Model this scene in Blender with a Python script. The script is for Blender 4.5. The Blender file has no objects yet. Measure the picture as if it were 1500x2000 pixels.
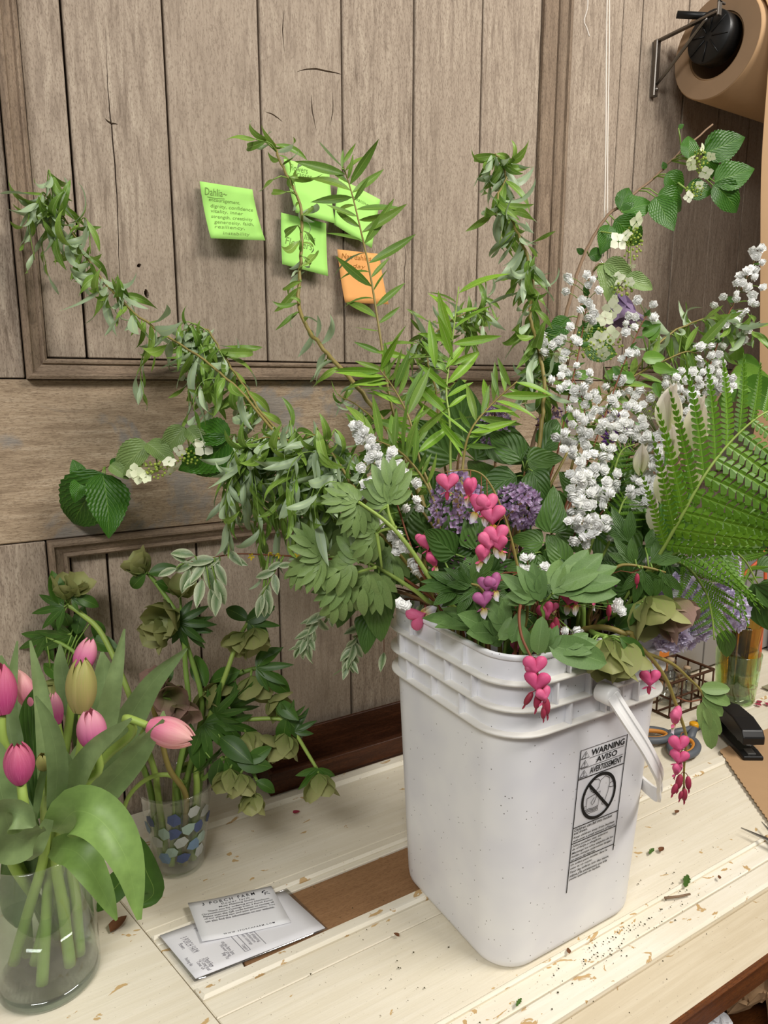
import bpy, math, random
from mathutils import Vector as V, Matrix, Quaternion
R = random.Random(11)
scene = bpy.context.scene
COL = scene.collection
PI = math.pi

# ---------------------------------------------------------------- camera
CAMZ, YAW, PITCH, FPX = 0.62, math.radians(30.9), math.radians(10.44), 1350.0
cam = bpy.data.cameras.new('camera'); camo = bpy.data.objects.new('camera', cam); COL.objects.link(camo)
camo.location = (0, 0, CAMZ); camo.rotation_euler = (PI/2 - PITCH, 0, -YAW)
cam.sensor_fit = 'VERTICAL'; cam.sensor_height = 36; cam.lens = FPX/2000*36
cam.clip_start = .02; cam.clip_end = 50
scene.camera = camo

# ---------------------------------------------------------------- light
world = bpy.data.worlds.new('room_ambient'); scene.world = world; world.use_nodes = True
world.node_tree.nodes['Background'].inputs[0].default_value = (1, .97, .93, 1)
world.node_tree.nodes['Background'].inputs[1].default_value = .15
def area(name, loc, target, sx, sy, power, col):
    l = bpy.data.lights.new(name, 'AREA'); l.shape = 'RECTANGLE'; l.size = sx; l.size_y = sy; l.energy = power; l.color = col
    o = bpy.data.objects.new(name, l); COL.objects.link(o); o.location = loc
    o.rotation_euler = (V(target) - V(loc)).to_track_quat('-Z', 'Y').to_euler()
    return o
area('ceiling_lamp_right_offscreen', (1.3, -.55, 2.05), (.55, .75, .3), 1.2, .3, 44, (1, .95, .88))
area('ceiling_lamp_left_offscreen', (-1.0, -.75, 2.05), (.4, .7, .3), 1.2, .4, 34, (1, .99, .97))
scene.view_settings.view_transform = 'Standard'; scene.view_settings.look = 'None'
scene.view_settings.exposure = 0.13; scene.view_settings.gamma = 1; scene.view_settings.use_curve_mapping = False

# ---------------------------------------------------------------- geometry of the view, used to lay things out in metres
_f = V((math.sin(YAW)*math.cos(PITCH), math.cos(YAW)*math.cos(PITCH), -math.sin(PITCH)))
_r = V((math.cos(YAW), -math.sin(YAW), 0)); _d = _f.cross(_r); CAM = V((0, 0, CAMZ))
def ray(x, y): return _r*((x-750)/FPX) + _d*((y-1000)/FPX) + _f
def D(x, y, t): return CAM + ray(x, y)*t
def onZ(x, y, z=0): v = ray(x, y); return CAM + v*((z-CAMZ)/v.z)
def onY(x, y, Y): v = ray(x, y); return CAM + v*(Y/v.y)

# ---------------------------------------------------------------- helpers
def lin(c):
    if isinstance(c, str): c = [int(c[i:i+2], 16)/255 for i in (0, 2, 4)]
    return tuple(((x/12.92) if x <= .04045 else ((x+.055)/1.055)**2.4) for x in c) + (1,)
WM = {}
def ob(name, mesh, parent=None, M=None, **kw):
    o = bpy.data.objects.new(name, mesh); COL.objects.link(o)
    M = M or Matrix.Identity(4)
    WM[o.name] = M
    if parent is not None:
        o.parent = parent; o.matrix_basis = WM[parent.name].inverted() @ M
    else: o.matrix_basis = M
    for k, v in kw.items(): o[k] = v
    return o
def thing(name, label, cat, loc, group=None):
    M = Matrix.Translation(V(loc)); o = ob(name, None, None, M, label=label, category=cat)
    o.empty_display_size = .02
    if group: o['group'] = group
    return o
def struct(name, loc=(0, 0, 0)):
    o = ob(name, None, None, Matrix.Translation(V(loc))); o['kind'] = 'structure'; return o
def mk(name, vs, fs, mat, uvs=None, smooth=True):
    me = bpy.data.meshes.new(name); me.from_pydata([tuple(v) for v in vs], [], fs)
    if mat: me.materials.append(mat)
    if uvs:
        l = me.uv_layers.new(name='UVMap')
        for lp in me.loops: l.data[lp.index].uv = uvs[lp.vertex_index]
    if smooth: me.polygons.foreach_set('use_smooth', [True]*len(me.polygons))
    me.update(); return me
def box(x0, x1, y0, y1, z0, z1, b=0.0):
    """box data, with a chamfered outline on every edge when b > 0"""
    if b <= 0:
        vs = [(x, y, z) for x in (x0, x1) for y in (y0, y1) for z in (z0, z1)]
        return vs, [(0, 1, 3, 2), (4, 6, 7, 5), (0, 4, 5, 1), (2, 3, 7, 6), (0, 2, 6, 4), (1, 5, 7, 3)]
    vs = []; idx = {}
    def a(p):
        if p not in idx: idx[p] = len(vs); vs.append(p)
        return idx[p]
    X = (x0, x1); Y = (y0, y1); Z = (z0, z1); s = (1, -1)
    def c(i, j, k, ax):
        p = [X[i] + s[i]*b, Y[j] + s[j]*b, Z[k] + s[k]*b]; p[ax] = (X, Y, Z)[ax][(i, j, k)[ax]]; return a(tuple(p))
    fs = []
    for i in (0, 1): fs.append([c(i, 0, 0, 0), c(i, 0, 1, 0), c(i, 1, 1, 0), c(i, 1, 0, 0)])
    for j in (0, 1): fs.append([c(0, j, 0, 1), c(0, j, 1, 1), c(1, j, 1, 1), c(1, j, 0, 1)])
    for k in (0, 1): fs.append([c(0, 0, k, 2), c(0, 1, k, 2), c(1, 1, k, 2), c(1, 0, k, 2)])
    for i in (0, 1):
        for j in (0, 1): fs.append([c(i, j, 0, 0), c(i, j, 1, 0), c(i, j, 1, 1), c(i, j, 0, 1)])
        for k in (0, 1): fs.append([c(i, 0, k, 0), c(i, 1, k, 0), c(i, 1, k, 2), c(i, 0, k, 2)])
    for j in (0, 1):
        for k in (0, 1): fs.append([c(0, j, k, 1), c(1, j, k, 1), c(1, j, k, 2), c(0, j, k, 2)])
    for i in (0, 1):
        for j in (0, 1):
            for k in (0, 1): fs.append([c(i, j, k, 0), c(i, j, k, 1), c(i, j, k, 2)])
    return vs, fs
def fixn(me):
    import bmesh
    bm = bmesh.new(); bm.from_mesh(me); bmesh.ops.recalc_face_normals(bm, faces=bm.faces[:]); bm.to_mesh(me); bm.free(); return me
def bx(name, x0, x1, y0, y1, z0, z1, mat, parent=None, b=0.0, **kw):
    c = V(((x0+x1)/2, (y0+y1)/2, (z0+z1)/2))
    vs, fs = box(x0-c.x, x1-c.x, y0-c.y, y1-c.y, z0-c.z, z1-c.z, b)
    return ob(name, fixn(mk(name, vs, fs, mat, smooth=False)), parent, Matrix.Translation(c), **kw)
def merge(*parts):
    vs, fs, uv = [], [], []
    for p in parts:
        n = len(vs); vs += [V(v) for v in p[0]]; fs += [tuple(i+n for i in f) for f in p[1]]
        if len(p) > 2: uv += p[2]
    return vs, fs, uv
def xf(p, M): return ([M @ V(v) for v in p[0]],) + tuple(p[1:])
def cr(pts, n=6):
    pts = [V(p) for p in pts]; out = []
    P = [pts[0]*2 - pts[1]] + pts + [pts[-1]*2 - pts[-2]]
    for i in range(1, len(P)-2):
        a, b, c, d = P[i-1:i+3]
        for k in range(n):
            t = k/n; out.append(.5*((2*b) + (c-a)*t + (2*a-5*b+4*c-d)*t*t + (3*b-a-3*c+d)*t**3))
    out.append(pts[-1]); return out
def tube(path, r, sides=6, cap=True):
    """r: radius, (r0, r1) or function of 0..1"""
    path = [V(p) for p in path]; n = len(path)
    rf = r if callable(r) else ((lambda t: r[0] + (r[1]-r[0])*t) if isinstance(r, tuple) else (lambda t: r))
    vs, fs, uv = [], [], []; nrm = None
    for i, p in enumerate(path):
        t = (path[min(i+1, n-1)] - path[max(i-1, 0)]).normalized()
        if nrm is None: nrm = t.orthogonal().normalized()
        else:
            nrm = nrm - t*nrm.dot(t)
            nrm = nrm.normalized() if nrm.length > 1e-6 else t.orthogonal().normalized()
        bi = t.cross(nrm); rad = rf(i/(n-1))
        for k in range(sides):
            a = 2*PI*k/sides; vs.append(p + nrm*math.cos(a)*rad + bi*math.sin(a)*rad); uv.append((i/(n-1), k/sides))
    for i in range(n-1):
        for k in range(sides):
            k2 = (k+1) % sides; fs.append((i*sides+k, i*sides+k2, (i+1)*sides+k2, (i+1)*sides+k))
    if cap: fs += [tuple(range(sides))[::-1], tuple(range((n-1)*sides, n*sides))]
    return vs, fs, uv
def lathe(prof, n=32, axis='z'):
    vs, fs = [], []
    for r, z in prof:
        for k in range(n): a = 2*PI*k/n; vs.append((r*math.cos(a), r*math.sin(a), z))
    for i in range(len(prof)-1):
        for k in range(n):
            k2 = (k+1) % n; fs.append((i*n+k, i*n+k2, (i+1)*n+k2, (i+1)*n+k))
    if axis == 'x': vs = [(z, x, y) for x, y, z in vs]
    return vs, fs, []
def frame(pos, d, n, s=1.0):
    """local x along d, local z near n"""
    d = V(d).normalized(); n = V(n); n = n - d*n.dot(d)
    n = n.normalized() if n.length > 1e-5 else d.orthogonal().normalized()
    y = n.cross(d); M = Matrix((d, y, n)).transposed().to_4x4()
    return Matrix.Translation(V(pos)) @ M @ Matrix.Scale(s, 4)
def rv(s=1.0): return V((R.uniform(-1, 1), R.uniform(-1, 1), R.uniform(-1, 1)))*s
def text_data(body, size=1.0, shear=0.0, offset=0.0, align='LEFT', spacing=1.0, line=1.0, res=2):
    cu = bpy.data.curves.new('t', 'FONT'); cu.body = body; cu.size = size; cu.shear = shear; cu.offset = offset
    cu.align_x = align; cu.space_character = spacing; cu.space_line = line; cu.resolution_u = res
    o = bpy.data.objects.new('t', cu); COL.objects.link(o)
    dg = bpy.context.evaluated_depsgraph_get(); dg.update()
    me = o.evaluated_get(dg).to_mesh()
    vs = [v.co.copy() for v in me.vertices]; fs = [tuple(p.vertices) for p in me.polygons]
    o.evaluated_get(dg).to_mesh_clear(); bpy.data.objects.remove(o); bpy.data.curves.remove(cu)
    return vs, fs
def fit(td, x0, y0, w=None, h=None, center=False):
    """move text so its box starts at x0,y0 (bottom left) and scale it to width w and/or height h"""
    vs, fs = td
    if not vs: return td
    a = min(v.x for v in vs); b = max(v.x for v in vs); c = min(v.y for v in vs); d = max(v.y for v in vs)
    sx = w/(b-a) if w else None; sy = h/(d-c) if h else None
    sx = sx or sy or 1; sy = sy or sx
    return [V((x0 + (v.x-a)*sx, y0 + (v.y-c)*sy, 0)) for v in vs], fs
def strip2(pts, w):
    """flat 2-D stroke of width w through pts"""
    vs, fs = [], []
    pts = [V((p[0], p[1], 0)) for p in pts]
    for i, p in enumerate(pts):
        t = (pts[min(i+1, len(pts)-1)] - pts[max(i-1, 0)]).normalized(); n = V((-t.y, t.x, 0))*w/2
        vs += [p+n, p-n]
        if i: k = 2*i; fs.append((k-2, k-1, k+1, k))
    return vs, fs

# ---------------------------------------------------------------- materials
def node_mat(name):
    m = bpy.data.materials.new(name); m.use_nodes = True; nt = m.node_tree; return m, nt, nt.nodes['Principled BSDF']
def N(nt, typ, **kw):
    n = nt.nodes.new(typ)
    for k, v in kw.items():
        if k.startswith('i_'): n.inputs[k[2:]].default_value = v
        else: setattr(n, k, v)
    return n
def ramp(nt, fac, stops):
    r = N(nt, 'ShaderNodeValToRGB'); e = r.color_ramp.elements
    while len(e) < len(stops): e.new(.5)
    for el, (p, c) in zip(e, stops): el.position = p; el.color = lin(c) if isinstance(c, str) else (c, c, c, 1)
    nt.links.new(fac, r.inputs[0]); return r.outputs[0]
def mix(nt, fac, a, b, typ='MIX'):
    m = N(nt, 'ShaderNodeMix', data_type='RGBA', blend_type=typ)
    for s, v in ((m.inputs[0], fac), (m.inputs[6], a), (m.inputs[7], b)):
        if hasattr(v, 'links'): nt.links.new(v, s)
        else: s.default_value = lin(v) if isinstance(v, str) else v
    return m.outputs[2]
def coords(nt, scale=(1, 1, 1), rnd=True, kind='Object'):
    tc = N(nt, 'ShaderNodeTexCoord'); mp = N(nt, 'ShaderNodeMapping'); mp.inputs['Scale'].default_value = scale
    if rnd:
        oi = N(nt, 'ShaderNodeObjectInfo'); ad = N(nt, 'ShaderNodeVectorMath', operation='MULTIPLY_ADD')
        ad.inputs[1].default_value = (7, 5, 9)
        cb = N(nt, 'ShaderNodeCombineXYZ')
        for i in range(3): nt.links.new(oi.outputs['Random'], cb.inputs[i])
        nt.links.new(cb.outputs[0], ad.inputs[0]); nt.links.new(tc.outputs[kind], ad.inputs[2]); nt.links.new(ad.outputs[0], mp.inputs[0])
    else: nt.links.new(tc.outputs[kind], mp.inputs[0])
    return mp.outputs[0]
def noise(nt, vec, scale, detail=4, rough=.6, dist=0.0):
    n = N(nt, 'ShaderNodeTexNoise'); n.inputs['Scale'].default_value = scale; n.inputs['Detail'].default_value = detail
    n.inputs['Roughness'].default_value = rough; n.inputs['Distortion'].default_value = dist
    nt.links.new(vec, n.inputs['Vector']); return n.outputs[0]
def bump(nt, bs, h, strength, dist=.002):
    b = N(nt, 'ShaderNodeBump'); b.inputs['Strength'].default_value = strength; b.inputs['Distance'].default_value = dist
    nt.links.new(h, b.inputs['Height']); nt.links.new(b.outputs[0], bs.inputs['Normal'])
def plain(name, c, rough=.5, spec=.4, metal=0.0, var=0.0, emis=None):
    m, nt, bs = node_mat(name)
    bs.inputs['Roughness'].default_value = rough; bs.inputs['Specular IOR Level'].default_value = spec; bs.inputs['Metallic'].default_value = metal
    v = noise(nt, coords(nt), 40, 3)
    dark = tuple(x*(1-max(var, .06)) for x in lin(c)[:3]) + (1,)
    nt.links.new(mix(nt, v, dark, lin(c)), bs.inputs['Base Color'])
    return m
def wood(name, light, mid, dark, axis, grain=1.0, rough=.75, bumpv=.5, stain=None, knot=0):
    """weathered timber: grain stretched along `axis`"""
    m, nt, bs = node_mat(name)
    sc = [1, 1, 1]; sc['xyz'.index(axis)] = .12
    vec = coords(nt, tuple(sc)); g1 = noise(nt, vec, 90*grain, 6, .7, .4); g2 = noise(nt, vec, 420*grain, 4, .7)
    sc2 = [1, 1, 1]; sc2['xyz'.index(axis)] = .3
    big = noise(nt, coords(nt, tuple(sc2)), 9, 4, .6)
    c = ramp(nt, g1, [(.3, dark), (.5, mid), (.7, light)])
    c = mix(nt, ramp(nt, big, [(.35, 0.0), (.7, .75)]), c, mid)
    g3 = noise(nt, coords(nt, tuple(1 if k != 'xyz'.index(axis) else .3 for k in range(3))), 620, 3, .75)
    sp = ramp(nt, g3, [(.38, 1.0), (.5, 0.0)])
    mm = N(nt, 'ShaderNodeMath', operation='MULTIPLY'); nt.links.new(sp, mm.inputs[0]); mm.inputs[1].default_value = .62
    c = mix(nt, mm.outputs[0], c, dark)
    oi = N(nt, 'ShaderNodeObjectInfo')
    c = mix(nt, ramp(nt, oi.outputs['Random'], [(0, 0.0), (1, .35)]), c, mid)
    if stain:
        s = noise(nt, coords(nt, (1, 1, 1.0), False, 'Object'), 7, 7, .66, .8)
        c = mix(nt, ramp(nt, s, [(.535, 0.0), (.6, .65)]), c, stain)
    nt.links.new(c, bs.inputs['Base Color']); bs.inputs['Roughness'].default_value = rough; bs.inputs['Specular IOR Level'].default_value = .25
    ad = N(nt, 'ShaderNodeMath', operation='ADD'); nt.links.new(g1, ad.inputs[0]); nt.links.new(g2, ad.inputs[1])
    bump(nt, bs, ad.outputs[0], bumpv, .0025)
    return m
def leafmat(name, c1, c2, back=None, vein=None, vk=0, va=1.5, rough=.42, trans=.25, blotch=None, vw=.05, spec=.4):
    """leaf: random tint between c1 and c2 per leaf, paler midrib, optional side veins, underside colour and variegation"""
    m, nt, bs = node_mat(name)
    oi = N(nt, 'ShaderNodeObjectInfo'); c = mix(nt, oi.outputs['Random'], c1, c2)
    nz = noise(nt, coords(nt, (1, 1, 1)), 60, 3)
    dk = mix(nt, .25, c, (0.01, .03, .005, 1)); c = mix(nt, ramp(nt, nz, [(.35, 0.0), (.7, 1.0)]), dk, c)
    uvn = N(nt, 'ShaderNodeUVMap'); sx = N(nt, 'ShaderNodeSeparateXYZ'); nt.links.new(uvn.outputs[0], sx.inputs[0])
    ab = N(nt, 'ShaderNodeMath', operation='ABSOLUTE'); nt.links.new(sx.outputs[1], ab.inputs[0])
    if blotch:
        b = noise(nt, coords(nt, (1, 2.5, 1)), 140, 3, .6, .3)
        ed = N(nt, 'ShaderNodeMath', operation='MULTIPLY_ADD'); nt.links.new(ab.outputs[0], ed.inputs[0]); ed.inputs[1].default_value = .16; nt.links.new(b, ed.inputs[2])
        c = mix(nt, ramp(nt, ed.outputs[0], [(.57, 0.0), (.63, 1.0)]), c, blotch)
    if back:
        ge = N(nt, 'ShaderNodeNewGeometry'); c = mix(nt, ge.outputs['Backfacing'], c, back)
    if vein:
        c = mix(nt, ramp(nt, ab.outputs[0], [(0, .8), (vw, 0.0)]), c, vein)
        if vk:
            a1 = N(nt, 'ShaderNodeMath', operation='MULTIPLY_ADD'); nt.links.new(ab.outputs[0], a1.inputs[0]); a1.inputs[1].default_value = -va/vk*2.2; nt.links.new(sx.outputs[0], a1.inputs[2])
            a2 = N(nt, 'ShaderNodeMath', operation='MULTIPLY'); nt.links.new(a1.outputs[0], a2.inputs[0]); a2.inputs[1].default_value = vk*2*PI
            a3 = N(nt, 'ShaderNodeMath', operation='SINE'); nt.links.new(a2.outputs[0], a3.inputs[0])
            c = mix(nt, ramp(nt, a3.outputs[0], [(.82, 0.0), (1.0, .35)]), c, vein)
            bump(nt, bs, a3.outputs[0], .35, .001)
    nt.links.new(c, bs.inputs['Base Color']); bs.inputs['Roughness'].default_value = rough; bs.inputs['Specular IOR Level'].default_value = spec
    if trans:
        tr = N(nt, 'ShaderNodeBsdfTranslucent'); nt.links.new(c, tr.inputs[0]); ms = N(nt, 'ShaderNodeMixShader'); ms.inputs[0].default_value = trans
        out = nt.nodes['Material Output']; nt.links.new(bs.outputs[0], ms.inputs[1]); nt.links.new(tr.outputs[0], ms.inputs[2]); nt.links.new(ms.outputs[0], out.inputs[0])
    return m
def petalmat(name, c1, c2, tip=None, streak=None, rough=.5, trans=.3):
    """petal: random tint, gradient base -> tip along u, fine streaks"""
    m, nt, bs = node_mat(name)
    oi = N(nt, 'ShaderNodeObjectInfo'); c = mix(nt, oi.outputs['Random'], c1, c2)
    uvn = N(nt, 'ShaderNodeUVMap'); sx = N(nt, 'ShaderNodeSeparateXYZ'); nt.links.new(uvn.outputs[0], sx.inputs[0])
    if tip: c = mix(nt, ramp(nt, sx.outputs[0], [(.15, 1.0), (.75, 0.0)]), c, tip)
    if streak:
        mp = N(nt, 'ShaderNodeMapping'); mp.inputs['Scale'].default_value = (.6, 9, 1); nt.links.new(uvn.outputs[0], mp.inputs[0])
        n = noise(nt, mp.outputs[0], 3, 4); c = mix(nt, ramp(nt, n, [(.5, 0.0), (.75, .7)]), c, streak)
    nt.links.new(c, bs.inputs['Base Color']); bs.inputs['Roughness'].default_value = rough; bs.inputs['Specular IOR Level'].default_value = .3
    tr = N(nt, 'ShaderNodeBsdfTranslucent'); nt.links.new(c, tr.inputs[0]); ms = N(nt, 'ShaderNodeMixShader'); ms.inputs[0].default_value = trans
    out = nt.nodes['Material Output']; nt.links.new(bs.outputs[0], ms.inputs[1]); nt.links.new(tr.outputs[0], ms.inputs[2]); nt.links.new(ms.outputs[0], out.inputs[0])
    return m
def clear(name, tint, gloss=.12, rough=.02):
    """thin clear glass or plastic: see-through with Fresnel reflections"""
    m, nt, bs = node_mat(name); nt.nodes.remove(bs)
    lw0 = N(nt, 'ShaderNodeLayerWeight'); lw0.inputs[0].default_value = .5; lw1 = N(nt, 'ShaderNodeMath', operation='POWER'); nt.links.new(lw0.outputs['Facing'], lw1.inputs[0]); lw1.inputs[1].default_value = 4.0
    lw = N(nt, 'ShaderNodeMath', operation='MULTIPLY_ADD'); nt.links.new(lw1.outputs[0], lw.inputs[0]); lw.inputs[1].default_value = .55; lw.inputs[2].default_value = .02
    n = noise(nt, coords(nt, rnd=False), 30, 2)
    tr = N(nt, 'ShaderNodeBsdfTransparent'); tr.inputs[0].default_value = tint + (1,)
    gl = N(nt, 'ShaderNodeBsdfGlossy'); gl.inputs['Roughness'].default_value = rough; gl.inputs[0].default_value = (1, 1, 1, 1)
    ad = N(nt, 'ShaderNodeMath', operation='MULTIPLY_ADD'); nt.links.new(n, ad.inputs[0]); ad.inputs[1].default_value = gloss*.4; nt.links.new(lw.outputs[0], ad.inputs[2]); ad.use_clamp = True
    ms = N(nt, 'ShaderNodeMixShader'); nt.links.new(ad.outputs[0], ms.inputs[0]); nt.links.new(tr.outputs[0], ms.inputs[1]); nt.links.new(gl.outputs[0], ms.inputs[2])
    nt.links.new(ms.outputs[0], nt.nodes['Material Output'].inputs[0]); return m

MW = wood('weathered_grey_board', 'bfb09d', 'a49483', '6d5e50', 'z', 1.5)
MWX = wood('weathered_grey_rail', 'c3b098', 'a9947b', '75624e', 'x', 1.5, stain='8a8885')
MWM = wood('weathered_moulding', 'a5927c', '8a7764', '57483b', 'z', 1.4)
MWMX = wood('weathered_moulding_rail', 'a5927c', '8a7764', '57483b', 'x', 1.4)
MBACK = plain('backing_wood', '7a6857', .9, .1, var=.2)
def paint(name, base, grain_c, chip, edge, chips=(.63, .65), axis='x'):
    m, nt, bs = node_mat(name)
    sc = [1, 1, 1]; sc['xyz'.index(axis)] = .05
    g = noise(nt, coords(nt, tuple(sc)), 120, 5, .65, .2)
    c = mix(nt, ramp(nt, g, [(.42, .35), (.62, 0.0)]), base, grain_c)
    big = noise(nt, coords(nt), 5, 4, .6); c = mix(nt, ramp(nt, big, [(.4, 0.0), (.75, .5)]), c, grain_c)
    k = noise(nt, coords(nt, (.6, 1, 1)), 62, 4, .55, .8)
    c = mix(nt, ramp(nt, k, [(chips[0], 0.0), (chips[0]+.012, 1.0)]), c, chip)
    d = noise(nt, coords(nt), 300, 3, .65); c = mix(nt, ramp(nt, d, [(.695, 0.0), (.72, .85)]), c, edge)
    nt.links.new(c, bs.inputs['Base Color']); bs.inputs['Roughness'].default_value = .5; bs.inputs['Specular IOR Level'].default_value = .35
    ad = N(nt, 'ShaderNodeMath', operation='MULTIPLY_ADD'); nt.links.new(ramp(nt, k, [(chips[0], 1.0), (chips[0]+.01, 0.0)]), ad.inputs[0]); ad.inputs[1].default_value = .6; nt.links.new(g, ad.inputs[2])
    bump(nt, bs, ad.outputs[0], .35, .0015); return m
MT = paint('cream_paint', 'e8e0cd', 'd6cbb0', 'c7a877', '6a5c46', (.68, .69))
MTR = paint('chipped_cream_paint', 'efe9da', 'dbd0b4', 'c2a272', '7b6a4e', (.62, .63))
MTE = paint('worn_edge_paint', 'd9ccb2', 'bfae8e', 'b59a70', '5f523f', (.7, .71))
MTB = wood('brown_inset_board', 'a9835f', '94704e', '6f4f34', 'x', 1.0, bumpv=.25)
MAP = wood('stained_apron', '7d4a22', '66391a', '3a2010', 'x', 1.0, .45, .3)
MTRAY = wood('dark_tray_wood', '6b4128', '4b2b1a', '2a170d', 'x', 1.0, .4, .2)
# ================================================================ SETTING
WY = .98
wall = struct('wall_back', (0, WY, 0))
bx('backing_board', -.9, 2.6, WY+.022, WY+.03, -.3, 1.9, MBACK, wall)
def plank(x0, x1, z0, z1, y=0.0, mat=MW, name='plank', gap=.0016):
    return bx(name, x0+gap, x1-gap, WY+y+R.uniform(-.0008, .0008), WY+.024, z0, z1, mat, wall, .0012)
# upper panel boards, moulded frame, right-hand boards
ux = [-.62, -.49, -.37, -.25, -.12, .068]
for a, b in zip(ux, ux[1:]): plank(a, b, .628, 1.9, 0)
ux = [.092, .141, .261, .39, .518, .643, .775, .902]
for a, b in zip(ux, ux[1:]): plank(a, b, .654, 1.9, .004)
plank(.959, 1.096, .628, 1.9, 0)
ux = [1.1, 1.153, 1.284, 1.40, 1.51, 1.63, 1.75, 1.87, 2.0, 2.13, 2.26, 2.5]
for a, b in zip(ux, ux[1:]): plank(a, b, .654, 1.9, .004)
# rail and lower boards
bx('rail', -.9, 2.5, WY-.001, WY+.024, .421, .6265, MWX, wall, .0015)
plank(-.5, -.2, -.03, .4195, 0); plank(-.2, .074, -.03, .4195, 0)
lx = [.1, .147, .27, .397, .524, .65, .775, .9, 1.03, 1.155, 1.28, 1.4, 1.53, 1.66, 1.79, 1.92, 2.05, 2.2, 2.5]
for a, b in zip(lx, lx[1:]): plank(a, b, -.03, .395, .004)
# mouldings: stepped ogee profile swept along a line, mitred
PROF = [(0, .004), (0, -.013), (.004, -.015), (.007, -.0145), (.0085, -.010), (.013, -.0085), (.018, -.006), (.0195, -.009), (.022, -.0095), (.0245, -.007), (.0255, .004)]
def moulding(a, b, inward, mat, mit0=0, mit1=0, w=1.0):
    """profile runs from the outer edge towards `inward`; mitred ends"""
    a = V(a); b = V(b); d = (b-a).normalized(); u = V(inward)
    vs, fs = [], []; n = len(PROF)
    for (p, m) in ((a, mit0), (b, -mit1)):
        for q, y in PROF: vs.append(p + u*q*w + d*q*w*m + V((0, y, 0)))
    for k in range(n-1): fs.append((k, k+1, n+k+1, n+k))
    fs += [tuple(range(n)), tuple(range(n, 2*n))[::-1]]
    c = (a+b)/2
    return ob('moulding', fixn(mk('moulding', [v-c for v in vs], fs, mat, smooth=False)), wall, Matrix.Translation(c))
W0 = WY
moulding((.068, W0, .627), (.068, W0, 1.9), (1, 0, 0), MWM, 1, 0)
moulding((.068, W0, .627), (.958, W0, .627), (0, 0, 1), MWMX, 1, 1)
moulding((.958, W0, .627), (.958, W0, 1.9), (-1, 0, 0), MWM, 1, 0, 1.0)
bx('moulding_fillet', .902, .934, WY-.004, WY+.02, .653, 1.9, MWM, wall, .002)
moulding((1.098, W0, .627), (2.5, W0, .627), (0, 0, 1), MWMX, 0, 0)
moulding((.074, W0, .42), (2.5, W0, .42), (0, 0, -1), MWMX, 1, 0)
moulding((.074, W0, .42), (.074, W0, .0004), (1, 0, 0), MWM, 1, 0)

# long drying cracks and checks: real grooves cut into the boards
CRACKS = []
def crack(px, w=.0011): CRACKS.append((px, w))
crack([(206, 60), (210, 160), (214, 215), (218, 250), (224, 320), (228, 380), (232, 500), (238, 640)])
crack([(555, 20), (552, 60), (556, 100)]); crack([(608, 185), (610, 215), (618, 255)], .0014); crack([(650, 180), (650, 215), (645, 245)], .001)
crack([(205, 232), (215, 240), (230, 243)], .0016); crack([(580, 140), (610, 134), (645, 140), (670, 146)], .0016)
crack([(788, 470), (793, 500), (790, 540), (789, 660)], .0012); crack([(518, 218), (535, 225), (552, 238)], .0012); crack([(270, 515), (273, 522)], .004); crack([(284, 565), (288, 582)], .004)
def cut_cracks():
    planks = [o for o in bpy.data.objects if o.name.split('.')[0] == 'plank' and o.parent == wall]
    for px, w in CRACKS:
        P = cr([onY(x, y, WY+.004) for x, y in px], 4); n = len(P); vs, fs = [], []
        for i, p in enumerate(P):
            t = (P[min(i+1, n-1)] - P[max(i-1, 0)]).normalized(); e = V((t.z, 0, -t.x)); h = max(.0003, w*math.sin(PI*(i+.5)/n)*1.2); j = e*R.uniform(-.0003, .0003)
            vs += [V((p.x, WY-.004, p.z)) - e*h + j, V((p.x, WY-.004, p.z)) + e*h + j, V((p.x, WY+.018, p.z)) + j]
            if i: a, b = 3*(i-1), 3*i; fs += [(a, a+1, b+1, b), (a+1, a+2, b+2, b+1), (a+2, a, b, b+2)]
        fs += [(0, 2, 1), (3*n-3, 3*n-2, 3*n-1)]; mid = P[n//2]
        for o in planks:
            q = [WM[o.name] @ v.co for v in o.data.vertices]
            if not (min(v.x for v in q) < mid.x < max(v.x for v in q) and min(v.z for v in q) < mid.z < max(v.z for v in q)): continue
            me = fixn(mk('cutter', vs, fs, None, smooth=False)); c = bpy.data.objects.new('cutter', me); COL.objects.link(c)
            for sol in ('EXACT', 'FAST'):
                m = o.modifiers.new('cut', 'BOOLEAN'); m.operation = 'DIFFERENCE'; m.object = c; m.solver = sol
                bpy.context.view_layer.update(); dg = bpy.context.evaluated_depsgraph_get()
                new = bpy.data.meshes.new_from_object(o.evaluated_get(dg)); o.modifiers.clear()
                ok = len(new.polygons) > len(o.data.polygons)
                if ok: o.data = new; break
            bpy.data.objects.remove(c); bpy.data.meshes.remove(me)
cut_cracks()
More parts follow.
